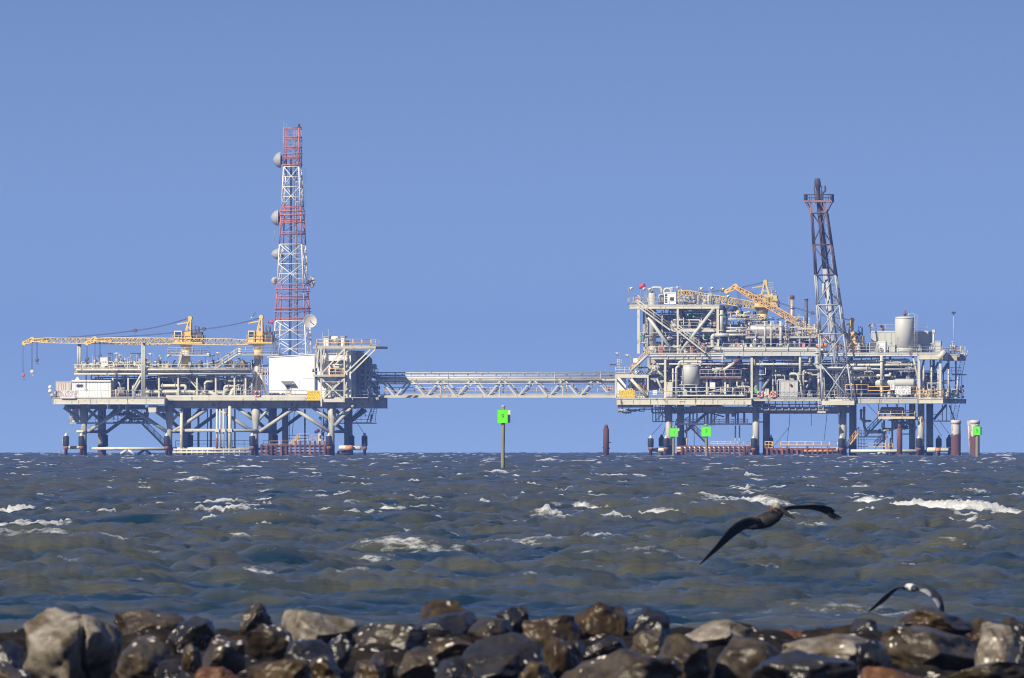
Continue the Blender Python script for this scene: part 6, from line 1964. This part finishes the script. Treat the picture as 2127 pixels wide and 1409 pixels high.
# ------------------------------------------------------------------ shore of boulders
def rockmat(key, c1, c2, spots, rough=.5, moss=.3):
    m = bpy.data.materials.new(key); m.use_nodes = True
    nt = m.node_tree; b = nt.nodes['Principled BSDF']
    tc = nd(nt, 'ShaderNodeTexCoord')
    oi = nd(nt, 'ShaderNodeObjectInfo')
    va = nd(nt, 'ShaderNodeVectorMath', operation='ADD'); nt.links.new(tc.outputs['Object'], va.inputs[0])
    sc_ = nd(nt, 'ShaderNodeMath', operation='MULTIPLY'); sc_.inputs[1].default_value = 37.0; nt.links.new(oi.outputs['Random'], sc_.inputs[0])
    nt.links.new(sc_.outputs[0], va.inputs[1])
    n1 = nd(nt, 'ShaderNodeTexNoise'); n1.inputs['Scale'].default_value = 5.5; n1.inputs['Detail'].default_value = 8; n1.inputs['Roughness'].default_value = .65
    nt.links.new(va.outputs[0], n1.inputs['Vector'])
    r = nd(nt, 'ShaderNodeMapRange'); r.inputs['From Min'].default_value = .38; r.inputs['From Max'].default_value = .64
    nt.links.new(n1.outputs['Fac'], r.inputs['Value'])
    mx = nd(nt, 'ShaderNodeMix', data_type='RGBA'); mx.inputs[6].default_value = (*c1, 1); mx.inputs[7].default_value = (*c2, 1)
    nt.links.new(r.outputs['Result'], mx.inputs[0])
    out = mx.outputs[2]
    # tawny algae and dark tide stain
    n2 = nd(nt, 'ShaderNodeTexNoise'); n2.inputs['Scale'].default_value = 3.2; n2.inputs['Detail'].default_value = 5
    nt.links.new(va.outputs[0], n2.inputs['Vector'])
    r2 = nd(nt, 'ShaderNodeMapRange'); r2.inputs['From Min'].default_value = .5; r2.inputs['From Max'].default_value = .68; r2.inputs['To Max'].default_value = moss
    nt.links.new(n2.outputs['Fac'], r2.inputs['Value'])
    m2 = nd(nt, 'ShaderNodeMix', data_type='RGBA'); m2.inputs[7].default_value = (.055, .038, .012, 1)
    nt.links.new(r2.outputs['Result'], m2.inputs[0]); nt.links.new(out, m2.inputs[6]); out = m2.outputs[2]
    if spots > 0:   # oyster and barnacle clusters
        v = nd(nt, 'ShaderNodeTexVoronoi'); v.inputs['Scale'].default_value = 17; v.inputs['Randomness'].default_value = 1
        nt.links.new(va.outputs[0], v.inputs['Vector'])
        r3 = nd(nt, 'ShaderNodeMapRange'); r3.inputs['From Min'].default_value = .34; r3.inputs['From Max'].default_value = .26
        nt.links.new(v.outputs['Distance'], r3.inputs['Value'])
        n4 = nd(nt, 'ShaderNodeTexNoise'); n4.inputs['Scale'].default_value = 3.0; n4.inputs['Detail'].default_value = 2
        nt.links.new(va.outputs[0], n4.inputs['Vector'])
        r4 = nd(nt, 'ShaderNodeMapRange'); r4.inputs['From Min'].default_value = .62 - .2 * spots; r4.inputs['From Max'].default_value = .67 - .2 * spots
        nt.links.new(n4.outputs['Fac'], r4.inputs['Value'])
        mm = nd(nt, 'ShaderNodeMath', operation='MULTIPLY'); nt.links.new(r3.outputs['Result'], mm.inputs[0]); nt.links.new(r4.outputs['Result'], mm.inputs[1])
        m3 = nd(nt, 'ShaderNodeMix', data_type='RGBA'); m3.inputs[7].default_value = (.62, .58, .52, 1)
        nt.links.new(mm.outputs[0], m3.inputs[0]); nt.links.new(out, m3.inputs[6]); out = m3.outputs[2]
    nt.links.new(out, b.inputs['Base Color'])
    b.inputs['Roughness'].default_value = rough
    b.inputs['Specular IOR Level'].default_value = .5 if 'dark' in key or 'shell' in key else .28
    bp = nd(nt, 'ShaderNodeBump'); bp.inputs['Strength'].default_value = .7; bp.inputs['Distance'].default_value = .03
    nt.links.new(n1.outputs['Fac'], bp.inputs['Height']); nt.links.new(bp.outputs['Normal'], b.inputs['Normal'])
    MATS[key] = m
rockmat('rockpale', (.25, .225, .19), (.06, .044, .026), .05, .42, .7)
rockmat('rockgrey', (.065, .052, .036), (.016, .011, .006), .08, .3, .7)
rockmat('rockbrown', (.055, .036, .017), (.014, .008, .004), .12, .28, .6)
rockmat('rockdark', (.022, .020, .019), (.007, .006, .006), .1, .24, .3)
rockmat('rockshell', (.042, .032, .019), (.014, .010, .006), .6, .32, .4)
rockmat('rockrust', (.13, .055, .020), (.05, .024, .011), .1, .45, .4)
rockmat('rockshore', (.014, .010, .007), (.005, .004, .003), .15, .85, .4)
MATS['rockshore'].node_tree.nodes['Principled BSDF'].inputs['Specular IOR Level'].default_value = .12

import bmesh
def rock(label, px0, px1, pyt, pyb, mat, seed, d=None, crack=None, facets=9, depth=1.0, tilt=0.0):
    R = random.Random(seed * 7 + 1)
    if d is None: d = 106 + (1409 - min(pyb, 1430)) * 21.0 / 99
    s = d / FPX
    c = Vector((((px0 + px1) / 2 - CX) * s, d, H + (EY - (pyt + pyb) / 2) * s))
    c.z -= 4 * s
    rx, rz = (px1 - px0) * .54 * s, ((pyb - pyt) / 2 + 6) * s
    ry = (rx * .6 + rz * .6) * depth
    bm = bmesh.new()
    bmesh.ops.create_icosphere(bm, subdivisions=5, radius=1.0)
    planes = []
    for i in range(facets):
        n = Vector((R.gauss(0, 1), R.gauss(-.2, 1), R.gauss(.1, .8))).normalized()
        planes.append((n, R.uniform(.52, .86)))
    off = Vector((R.uniform(0, 90), R.uniform(0, 90), R.uniform(0, 90)))
    for v in bm.verts:
        p = v.co.copy()
        p = Vector((math.copysign(abs(p.x) ** .85, p.x), math.copysign(abs(p.y) ** .85, p.y), math.copysign(abs(p.z) ** .85, p.z)))
        for n, k in planes:
            t = p.dot(n)
            if t > k: p -= n * (t - k) * .97
        w = noise.noise(p * 1.7 + off) * .16 + noise.noise(p * 4.1 + off) * .06 + noise.noise(p * 9.0 + off) * .028 + noise.noise(p * 19.0 + off) * .014
        w -= .13 * abs(noise.noise(p * 1.35 + off * 1.7)) + .07 * abs(noise.noise(p * 3.1 + off * .6))
        p *= 1 + w
        if crack:
            # a cleft running down the face
            x = p.x - crack[0] - .10 * noise.noise(Vector((0, p.z * 2, 3))) - crack[1] * p.z
            if p.y < .5: p.y += .34 * math.exp(-(x / .035) ** 2)
            if x > 0: p.y += .05; p.z *= .98
        v.co = p
    lo = [min(v.co[i] for v in bm.verts) for i in range(3)]; hi = [max(v.co[i] for v in bm.verts) for i in range(3)]
    ct, st = math.cos(tilt), math.sin(tilt)
    for v in bm.verts:
        q = [(v.co[i] - (lo[i] + hi[i]) / 2) / ((hi[i] - lo[i]) / 2) for i in range(3)]
        x, z = q[0] * rx, q[2] * rz
        v.co = Vector((x * ct - z * st, q[1] * ry, x * st + z * ct))
    me = bpy.data.meshes.new('boulder'); bm.to_mesh(me); bm.free()
    me.polygons.foreach_set('use_smooth', [True] * len(me.polygons))
    me.materials.append(M(mat))
    o = bpy.data.objects.new('boulder', me); o.location = c
    COL.objects.link(o)
    o['label'] = label; o['category'] = 'boulder'; o['group'] = 'boulders along the shore'
    return o

ROCKS = [
 # px0, px1, top, bottom, material, depth override, label
 (55, 248, 1262, 1440, 'rockpale', 111, 'largest pale boulder, split by a dark vertical crack, lower left'),
 (-40, 48, 1332, 1420, 'rockdark', 110, 'dark boulder cut by the left edge, left of the big cracked one'),
 (-30, 62, 1376, 1450, 'rockgrey', 106, 'grey mottled boulder in the bottom left corner'),
 (240, 388, 1265, 1345, 'rockgrey', 124, 'broad grey-brown boulder right behind the big cracked one'),
 (352, 452, 1281, 1365, 'rockdark', 119, 'black boulder in shade, right of the broad grey-brown one'),
 (244, 345, 1322, 1430, 'rockgrey', 108, 'grey boulder with white streaks touching the big cracked one'),
 (325, 395, 1372, 1440, 'rockdark', 104.5, 'dark wet stone at the bottom, between white-streaked and rust-orange ones'),
 (374, 418, 1337, 1390, 'rockbrown', 110, 'small brown rounded stone in front of the shaded black boulder'),
 (416, 508, 1321, 1392, 'rockshell', 112, 'round dark brown boulder above the rust-orange stone'),
 (408, 506, 1386, 1436, 'rockrust', 104, 'low rust-orange stone at the bottom edge, left part'),
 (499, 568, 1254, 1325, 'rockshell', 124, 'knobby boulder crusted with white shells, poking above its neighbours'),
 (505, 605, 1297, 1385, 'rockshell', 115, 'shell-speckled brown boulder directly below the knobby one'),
 (588, 738, 1264, 1350, 'rockpale', 121, 'pale slanting boulder with sunlit top, left of the shell-dotted dark one'),
 (596, 690, 1330, 1400, 'rockdark', 113, 'dark rounded boulder under the pale slanting one'),
 (516, 642, 1370, 1450, 'rockbrown', 106, 'wide brown boulder at the bottom edge with pale shell clump'),
 (640, 705, 1362, 1440, 'rockbrown', 107, 'upright brown stone with a narrow lit edge, bottom edge near the wide brown boulder'),
 (676, 730, 1318, 1382, 'rockdark', 114, 'small black stone in the gap left of the shell-dotted boulder'),
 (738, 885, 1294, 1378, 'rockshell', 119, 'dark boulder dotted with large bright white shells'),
 (730, 800, 1372, 1440, 'rockbrown', 107.5, 'tan stone with lit point, below the shell-dotted dark boulder'),
 (768, 818, 1352, 1412, 'rockgrey', 110.5, 'small tan wedge in front of the shell-dotted dark boulder'),
 (828, 910, 1345, 1420, 'rockgrey', 110, 'tan boulder with a flat sunlit face, left of the large slate one'),
 (872, 968, 1246, 1312, 'rockbrown', 127, 'brown peaked boulder behind the blue-black slab'),
 (842, 990, 1271, 1352, 'rockdark', 122, 'blue-black slab with glossy top, in front of the brown peaked boulder'),
 (880, 985, 1325, 1372, 'rockbrown', 116, 'flat brown slab wedged below the blue-black one'),
 (1034, 1098, 1259, 1322, 'rockdark', 126, 'small pointed dark boulder on the skyline left of the centre gap'),
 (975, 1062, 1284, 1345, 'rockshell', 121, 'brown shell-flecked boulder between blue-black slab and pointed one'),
 (962, 1124, 1316, 1450, 'rockdark', 111, 'large slate boulder with smooth blue-grey top and black shaded right side'),
 (905, 975, 1368, 1440, 'rockdark', 106.5, 'black stone squeezed at the left foot of the large slate boulder'),
 (1088, 1204, 1279, 1352, 'rockbrown', 121, 'low brown boulder left of the tall rounded block'),
 (1196, 1300, 1251, 1345, 'rockbrown', 123, 'tall rounded brown block standing highest right of centre'),
 (1120, 1215, 1324, 1412, 'rockbrown', 113, 'speckled brown boulder above the leaning pale slab'),
 (1070, 1150, 1375, 1440, 'rockbrown', 106, 'tan stone at the bottom edge right of the large slate boulder'),
 (1296, 1392, 1260, 1335, 'rockdark', 123, 'round black boulder with a few white shells, right of the tall block'),
 (1205, 1300, 1322, 1385, 'rockdark', 115, 'dark hollow stone under the tall rounded block'),
 (1170, 1410, 1349, 1480, 'rockgrey', 107.5, 'broad sloping slab with pale streaked top at the bottom, right of centre'),
 (1310, 1390, 1308, 1372, 'rockgrey', 117, 'small white-streaked boulder beneath the round black one'),
 (1340, 1470, 1318, 1450, 'rockgrey', 110, 'tall tawny boulder with white drips and dark orange foot'),
 (1410, 1556, 1289, 1360, 'rockpale', 120, 'pale grey hump behind the tawny dripping boulder'),
 (1466, 1650, 1322, 1460, 'rockgrey', 110.5, 'very wide brown boulder with broad pale top, right of the tawny one'),
 (1568, 1778, 1350, 1460, 'rockdark', 108, 'wide blue-black boulder at the bottom edge with glinting wet spots'),
 (1618, 1836, 1318, 1390, 'rockpale', 116, 'long flat pale slab lying level above the wide blue-black boulder'),
 (1585, 1665, 1308, 1350, 'rockrust', 124, 'low orange-brown stone behind the left end of the long flat slab'),
 (1768, 1822, 1285, 1340, 'rockdark', 124, 'small black stone with one white shell on the water line'),
 (1690, 1775, 1302, 1345, 'rockdark', 125, 'low dark ledge behind the long flat slab'),
 (1874, 2018, 1268, 1322, 'rockbrown', 121, 'dark log-shaped boulder lying across the top of its neighbours'),
 (1832, 2034, 1306, 1412, 'rockgrey', 115, 'big grey-green boulder under the log-shaped one'),
 (1778, 1850, 1330, 1405, 'rockdark', 113, 'black boulder in deep shade between flat slab and grey-green boulder'),
 (1788, 1930, 1386, 1440, 'rockrust', 105, 'orange-brown stone at the bottom edge, right part'),
 (1940, 2140, 1376, 1440, 'rockgrey', 106, 'low olive-grey boulder in the bottom right corner'),
 (2022, 2124, 1294, 1410, 'rockpale', 113, 'angular pale boulder with white shell band near the right edge'),
 (1996, 2066, 1284, 1350, 'rockbrown', 122, 'brown boulder behind the angular pale one'),
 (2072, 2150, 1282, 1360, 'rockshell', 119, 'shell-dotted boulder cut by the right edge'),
 (2095, 2190, 1335, 1440, 'rockdark', 109, 'black boulder at the right edge below the shell-dotted one'),
]
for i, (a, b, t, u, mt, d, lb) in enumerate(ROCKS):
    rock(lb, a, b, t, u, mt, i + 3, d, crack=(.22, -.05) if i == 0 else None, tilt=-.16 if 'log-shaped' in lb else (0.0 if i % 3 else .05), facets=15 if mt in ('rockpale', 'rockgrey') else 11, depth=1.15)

def shore():
    """rubble bed of cobbles under the boulders, sinking into the sea"""
    g = np.random.default_rng(4)
    xs = np.concatenate([np.linspace(-40, -8.2, 40), np.linspace(-8, 8, 420), np.linspace(8.2, 40, 40)])
    ys = np.concatenate([np.linspace(1, 99, 40), np.linspace(99.5, 133, 330), np.linspace(133.5, 145, 12)])
    cell = .42
    jit = g.random((64, 64, 3))
    vs, fs = [], []
    for yv in ys:
        base = .13 if yv < 106 else (.13 + (yv - 106) * .0155 if yv < 125 else .425 - (yv - 125) * .085)
        if yv < 99: base = .13 - (99 - yv) * .01
        for xv in xs:
            best = 9; hgt = 0
            ci, cj = int(math.floor(xv / cell)), int(math.floor(yv / (cell * 1.6)))
            for i in (-1, 0, 1):
                for j in (-1, 0, 1):
                    J = jit[(ci + i) % 64, (cj + j) % 64]
                    dx = (ci + i + J[0]) * cell - xv; dy = (cj + j + J[1]) * cell * 1.6 - yv
                    d = dx * dx + dy * dy * .4
                    if d < best: best = d; hgt = J[2]
            zz = base + (.05 + .13 * hgt) * max(0, 1 - best / (cell * cell * .38)) ** .6 + .02 * noise.noise(Vector((xv * 9, yv * 6, 3)))
            vs.append((xv, yv, zz))
    n = len(xs)
    for j in range(len(ys) - 1):
        for i in range(n - 1):
            fs.append((j * n + i, j * n + i + 1, (j + 1) * n + i + 1, (j + 1) * n + i))
    me = bpy.data.meshes.new('shore'); me.from_pydata(vs, [], fs); me.update()
    me.polygons.foreach_set('use_smooth', [True] * len(me.polygons))
    me.materials.append(M('rockshore'))
    o = bpy.data.objects.new('shore', me); o['kind'] = 'structure'; COL.objects.link(o)
shore()

# ------------------------------------------------------------------ birds
def featherwing(pts, chords, thick, normals, nfing=0, seg=1):
    """a wing as one closed loft: spine points, chord vectors, thickness"""
    n = 10
    vs, fs = [], []
    P_ = [Vector(p) for p in pts]
    normals = []
    for i, c in enumerate(chords):
        tg = P_[min(i + 1, len(P_) - 1)] - P_[max(i - 1, 0)]
        normals.append(Vector(c).cross(tg).normalized())
    for p, c, t, nv in zip(pts, chords, thick, normals):
        for j in range(n):
            a = 2 * math.pi * j / n
            u = math.cos(a); w = math.sin(a)
            vs.append(Vector(p) + Vector(c) * (.5 * u) + Vector(nv) * (t * w * (.6 - .4 * u)))
    m = len(pts)
    for i in range(m - 1):
        for j in range(n):
            fs.append((i * n + j, i * n + (j + 1) % n, (i + 1) * n + (j + 1) % n, (i + 1) * n + j))
    fs.append(tuple(reversed(range(n)))); fs.append(tuple((m - 1) * n + j for j in range(n)))
    return vs, fs

def tubebody(pts, radii, n=16, squash=1.0):
    mb = MB(); mb.ltube([Vector(p) for p in pts], radii, n)
    return mb.v, mb.f

def merged(name, pieces, mat, org, sub=1):
    """join lofts into one continuous body by voxel remesh, then smooth"""
    vs, fs = [], []
    for v, f in pieces:
        o = len(vs); vs += [tuple(Vector(q) - org) for q in v]; fs += [tuple(i + o for i in g) for g in f]
    me = bpy.data.meshes.new(name); me.from_pydata(vs, [], fs); me.update()
    bm = bmesh.new(); bm.from_mesh(me); bmesh.ops.recalc_face_normals(bm, faces=bm.faces); bm.to_mesh(me); bm.free()
    me.polygons.foreach_set('use_smooth', [True] * len(me.polygons))
    o = bpy.data.objects.new(name, me); COL.objects.link(o)
    r = o.modifiers.new('union', 'REMESH'); r.mode = 'VOXEL'; r.voxel_size = sub
    s = o.modifiers.new('soft', 'SMOOTH'); s.factor = .5; s.iterations = 3
    o.data.materials.append(mat)
    return o

def birdmat(key, stops, axis_obj=True):
    """feather colours set by where they lie on the bird (object space boxes)"""
    m = bpy.data.materials.new(key); m.use_nodes = True
    nt = m.node_tree; b = nt.nodes['Principled BSDF']; b.inputs['Roughness'].default_value = .75; b.inputs['Specular IOR Level'].default_value = .2
    tc = nd(nt, 'ShaderNodeTexCoord')
    n1 = nd(nt, 'ShaderNodeTexNoise'); n1.inputs['Scale'].default_value = 14; n1.inputs['Detail'].default_value = 4
    nt.links.new(tc.outputs['Object'], n1.inputs['Vector'])
    base = nd(nt, 'ShaderNodeMix', data_type='RGBA'); base.inputs[6].default_value = (*stops[0][0], 1); base.inputs[7].default_value = (*stops[0][1], 1)
    nt.links.new(n1.outputs['Fac'], base.inputs[0]); out = base.outputs[2]
    for col, ctr, rad, soft in stops[1:]:
        ds = nd(nt, 'ShaderNodeVectorMath', operation='DISTANCE'); ds.inputs[1].default_value = ctr
        nt.links.new(tc.outputs['Object'], ds.inputs[0])
        r = nd(nt, 'ShaderNodeMapRange'); r.inputs['From Min'].default_value = rad + soft; r.inputs['From Max'].default_value = rad
        nt.links.new(ds.outputs['Value'], r.inputs['Value'])
        mx = nd(nt, 'ShaderNodeMix', data_type='RGBA'); mx.inputs[7].default_value = (*col, 1)
        nt.links.new(r.outputs['Result'], mx.inputs[0]); nt.links.new(out, mx.inputs[6]); out = mx.outputs[2]
    nt.links.new(out, b.inputs['Base Color'])
    return m

# pelican: beats low over the water to the right, seen from behind and a little below its left wing
PF = Frame(1592, 222.0, 0); use(PF)
def pp(px, py, y=0): return PF.L((px, py, y))
org = pp(1592, 1082)
E = Vector
body = tubebody([pp(1548, 1097, .10), pp(1560, 1092, .06), pp(1578, 1086, .02), pp(1595, 1080, 0), pp(1612, 1071, -.02), pp(1622, 1064, -.03), pp(1627, 1060, -.03)], [.015, .06, .095, .108, .09, .055, .02])
tail = featherwing([pp(1562, 1091, .06), pp(1550, 1097, .1), pp(1541, 1102, .14)], [E((.05, .10, .02)), E((.04, .16, .01)), E((.03, .19, 0))], [.03, .015, .006], [E((.3, 0, 1))] * 3)
neck = tubebody([pp(1618, 1068, -.03), pp(1611, 1066, -.06), pp(1606, 1061, -.08), pp(1605, 1055, -.09), pp(1609, 1050.5, -.10), pp(1615, 1050.5, -.11), pp(1620, 1054, -.12)], [.07, .052, .040, .036, .040, .043, .026], 12)
bill = tubebody([pp(1618, 1053, -.12), pp(1625, 1060, -.14), pp(1634, 1067, -.16), pp(1644, 1073, -.18), pp(1652, 1079, -.2)], [.026, .034, .030, .02, .006], 10)
up = E((0, .25, 1)).normalized()
rw = featherwing([pp(1608, 1068, .06), pp(1622, 1060, .15), pp(1640, 1056, .26), pp(1662, 1054.5, .38), pp(1688, 1054.5, .5), pp(1708, 1057, .58), pp(1722, 1062, .64), pp(1732, 1068, .68)],
                 [E((-.05, .24, -.06)), E((-.05, .29, -.05)), E((-.04, .30, -.05)), E((-.03, .28, -.05)), E((-.03, .26, -.07)), E((-.05, .24, -.10)), E((-.08, .20, -.11)), E((-.07, .14, -.09))],
                 [.06, .045, .035, .03, .026, .022, .016, .01], [up] * 8)
lw = featherwing([pp(1582, 1084, -.06), pp(1566, 1082, -.16), pp(1550, 1086, -.27), pp(1535, 1094, -.38), pp(1519, 1106, -.48), pp(1504, 1121, -.57), pp(1488, 1138, -.64), pp(1470, 1155, -.7), pp(1458, 1167, -.74), pp(1451, 1173, -.76)],
                 [E((.08, .22, -.08)), E((.09, .24, -.10)), E((.09, .24, -.11)), E((.10, .23, -.12)), E((.09, .22, -.11)), E((.07, .2, -.09)), E((.05, .17, -.06)), E((.03, .13, -.04)), E((.02, .08, -.02)), E((.01, .03, -.01))],
                 [.06, .05, .04, .035, .03, .026, .02, .015, .01, .006], [E((-.5, .2, .8)).normalized()] * 10)
fing = []
for k, (dx, dy, L) in enumerate(((23, 11, 1), (20, 15, 1), (15, 17, 1), (9, 17, .9), (3, 15, .8))):
    b0 = pp(1729 + k * -2.2, 1066 + k * .8, .66 - .04 * k); b1 = pp(1729 + dx * L, 1066 + dy * L, .72 - .05 * k)
    fing.append(featherwing([b0, b0.lerp(b1, .5), b1], [E((.012, .06, -.04)), E((.01, .05, -.034)), E((.006, .02, -.016))], [.016, .014, .010], [up] * 3))
g = (.008, .008, .010); g2 = (.018, .016, .017)
pm = birdmat('pelican_feathers', [(g, g2), ((.40, .37, .32), tuple(pp(1612, 1052, -.10) - org), .04, .03), ((.20, .055, .02), tuple(pp(1602, 1056, -.08) - org), .032, .02), ((.015, .014, .014), tuple(pp(1640, 1070, -.17) - org), .10, .02),
                                  ((.05, .042, .045), tuple(pp(1566, 1078, -.16) - org), .09, .08)])
pel = merged('pelican', [body, tail, neck, bill, rw, lw] + fing, pm, org, .0075)
pel.location = PF.world(org)
pel['label'] = 'dark pelican with wings spread, white head and chestnut nape, skimming low over the water'; pel['category'] = 'pelican'

# gull: arched wings, just beyond the boulders
GF = Frame(1890, 176.0, 0); use(GF)
def gp(px, py, y=0): return GF.L((px, py, y))
org = gp(1890, 1221)
gb = tubebody([gp(1871, 1219.5, .10), gp(1878, 1220, .06), gp(1886, 1220, .02), gp(1893, 1220.5, -.03), gp(1898, 1222.5, -.08), gp(1900, 1223.5, -.12), gp(1901.5, 1224, -.15)], [.006, .028, .042, .045, .036, .028, .012], 12)
up = E((.1, .45, .9)).normalized()
gl = featherwing([gp(1884, 1219, 0), gp(1874, 1219, .02), gp(1865, 1222, .04), gp(1857, 1227, .05), gp(1846, 1236.5, .06), gp(1834, 1247, .08), gp(1820, 1259, .1), gp(1810, 1267, .12), gp(1804, 1271, .13)],
                 [E((0.000, 0.149, 0.019)), E((0.000, 0.161, 0.000)), E((0.015, 0.161, -0.019)), E((0.022, 0.161, -0.038)), E((0.030, 0.149, -0.048)), E((0.030, 0.138, -0.057)), E((0.022, 0.103, -0.038)), E((0.015, 0.069, -0.028)), E((0.007, 0.023, -0.011))],
                 [.026, .023, .020, .018, .017, .016, .015, .014, .012], [up] * 9)
gr = featherwing([gp(1894, 1219, 0), gp(1904, 1217.5, .0), gp(1914, 1219, -.02), gp(1926, 1224, -.03), gp(1938, 1232.5, -.04), gp(1948, 1244, -.05), gp(1954, 1257, -.06), gp(1957.5, 1270, -.06), gp(1959, 1282, -.06)],
                 [E((0.000, 0.161, 0.067)), E((0.015, 0.161, 0.085)), E((0.030, 0.161, 0.095)), E((0.045, 0.149, 0.095)), E((0.060, 0.138, 0.085)), E((0.068, 0.115, 0.076)), E((0.068, 0.092, 0.057)), E((0.053, 0.069, 0.038)), E((0.015, 0.023, 0.009))],
                 [.026, .023, .020, .018, .017, .016, .015, .014, .012], [up] * 9)
gm = birdmat('gull_feathers', [((.016, .018, .030), (.035, .04, .06)), ((.42, .42, .42), tuple(gp(1890, 1219, -.03) - org), .05, .02), ((.24, .25, .27), tuple(gp(1922, 1231, -.11) - org), .05, .03), ((.24, .25, .27), tuple(gp(1944, 1252, -.13) - org), .05, .03)])
gu = merged('gull', [gb, gl, gr], gm, org, .0055)
gu.location = GF.world(org)
gu['label'] = 'gull with strongly arched wings and white back, gliding just above the boulders'; gu['category'] = 'gull'

# distant gull over the crane cable
DF = Frame(525, 2440.0, 0); use(DF)
org = DF.L((525, 657, 0))
q = lambda u, v, y=0: DF.L((330 + u / 4.403, 640 + v / 4.403, y))
db = tubebody([q(832, 80, .1), q(842, 84), q(850, 88), q(856, 92, -.1)], [.02, .09, .1, .03], 10)
d1 = featherwing([q(848, 85), q(862, 70, .1), q(876, 55, .2), q(886, 38, .25), q(893, 26, .3)], [E((.05, .2, -.05)), E((.06, .22, -.06)), E((.06, .18, -.05)), E((.04, .12, -.04)), E((.01, .03, -.01))], [.04, .035, .03, .02, .01], [E((.6, .3, .7)).normalized()] * 5)
d2 = featherwing([q(846, 86), q(838, 78, -.1), q(830, 70, -.2), q(822, 66, -.3)], [E((.03, .2, -.05)), E((.0, .2, -.05)), E((.0, .14, -.03)), E((0, .03, 0))], [.04, .03, .02, .01], [E((-.4, .3, .8)).normalized()] * 4)
gd = merged('gull', [db, d1, d2], birdmat('far_gull_feathers', [((.05, .055, .07), (.1, .1, .12)), ((.7, .7, .7), tuple(q(851, 89) - org), .2, .1)]), org, .03)
gd.location = DF.world(org)
gd['label'] = 'tiny distant gull flying above the crane cables of the left platform'; gd['category'] = 'gull'

# ------------------------------------------------------------------ sea air
hz = B().lbox((-6900, -40, -14), (6900, 7400, 58))
me = hz.mesh('haze', Vector((0, 0, 0)))
hm = bpy.data.materials.new('sea_air'); hm.use_nodes = True
hm.node_tree.nodes.remove(hm.node_tree.nodes['Principled BSDF'])
pv = nd(hm.node_tree, 'ShaderNodeVolumePrincipled')
pv.inputs['Color'].default_value = (.22, .39, 1.0, 1); pv.inputs['Density'].default_value = HAZE; pv.inputs['Anisotropy'].default_value = .1
hm.node_tree.links.new(pv.outputs[0], hm.node_tree.nodes['Material Output'].inputs['Volume'])
me.materials.append(hm)
ho = bpy.data.objects.new('haze', me); ho['kind'] = 'stuff'; COL.objects.link(ho)

# ------------------------------------------------------------------ sky, sun
SUN_EL, SUN_AZ = math.radians(36), math.radians(222)   # behind the camera, to its left
sd = Vector((math.sin(SUN_AZ) * math.cos(SUN_EL), math.cos(SUN_AZ) * math.cos(SUN_EL), math.sin(SUN_EL)))
L = bpy.data.lights.new('sun', 'SUN'); L.energy = 5.0; L.angle = math.radians(.53); L.color = (1.0, .90, .73)
lo = bpy.data.objects.new('sun', L); lo.rotation_euler = (-sd).to_track_quat('-Z', 'Y').to_euler(); lo.location = (-200, -200, 300)
COL.objects.link(lo)
W = bpy.data.worlds.new('World'); SC.world = W; W.use_nodes = True
nt = W.node_tree
SKYLIFT, SKYSCALE, EXPO = 0.20, 7.5, 0.60
SKYTINT = (1.03, 0.945, 1.0)
bg = nt.nodes['Background']
sky = nd(nt, 'ShaderNodeTexSky'); sky.sky_type = 'NISHITA'; sky.sun_disc = False
sky.sun_elevation = SUN_EL; sky.sun_rotation = SUN_AZ
sky.air_density = 1.0; sky.dust_density = 0.0; sky.ozone_density = 3.0
# clear dry air: the blue of the upper sky comes down close to the horizon
tc = nd(nt, 'ShaderNodeTexCoord')
mp = nd(nt, 'ShaderNodeMapping'); mp.inputs['Location'].default_value = (0, 0, SKYLIFT); mp.inputs['Scale'].default_value = (1, 1, SKYSCALE)
nt.links.new(tc.outputs['Generated'], mp.inputs['Vector'])
nt.links.new(mp.outputs['Vector'], sky.inputs['Vector'])
tn = nd(nt, 'ShaderNodeMix', data_type='RGBA', blend_type='MULTIPLY'); tn.inputs[0].default_value = 1; tn.inputs[7].default_value = (*SKYTINT, 1)
nt.links.new(sky.outputs['Color'], tn.inputs[6]); nt.links.new(tn.outputs[2], bg.inputs['Color'])
bg.inputs['Strength'].default_value = 0.098

SC.view_settings.view_transform = 'Standard'; SC.view_settings.look = 'None'
SC.view_settings.exposure = EXPO; SC.view_settings.gamma = 1.0
SC.render.engine = 'CYCLES'
SC.cycles.use_denoising = True
SC.cycles.filter_width = 1.1
SC.cycles.max_bounces = 6; SC.cycles.diffuse_bounces = 3; SC.cycles.glossy_bounces = 3
SC.cycles.use_adaptive_sampling = False
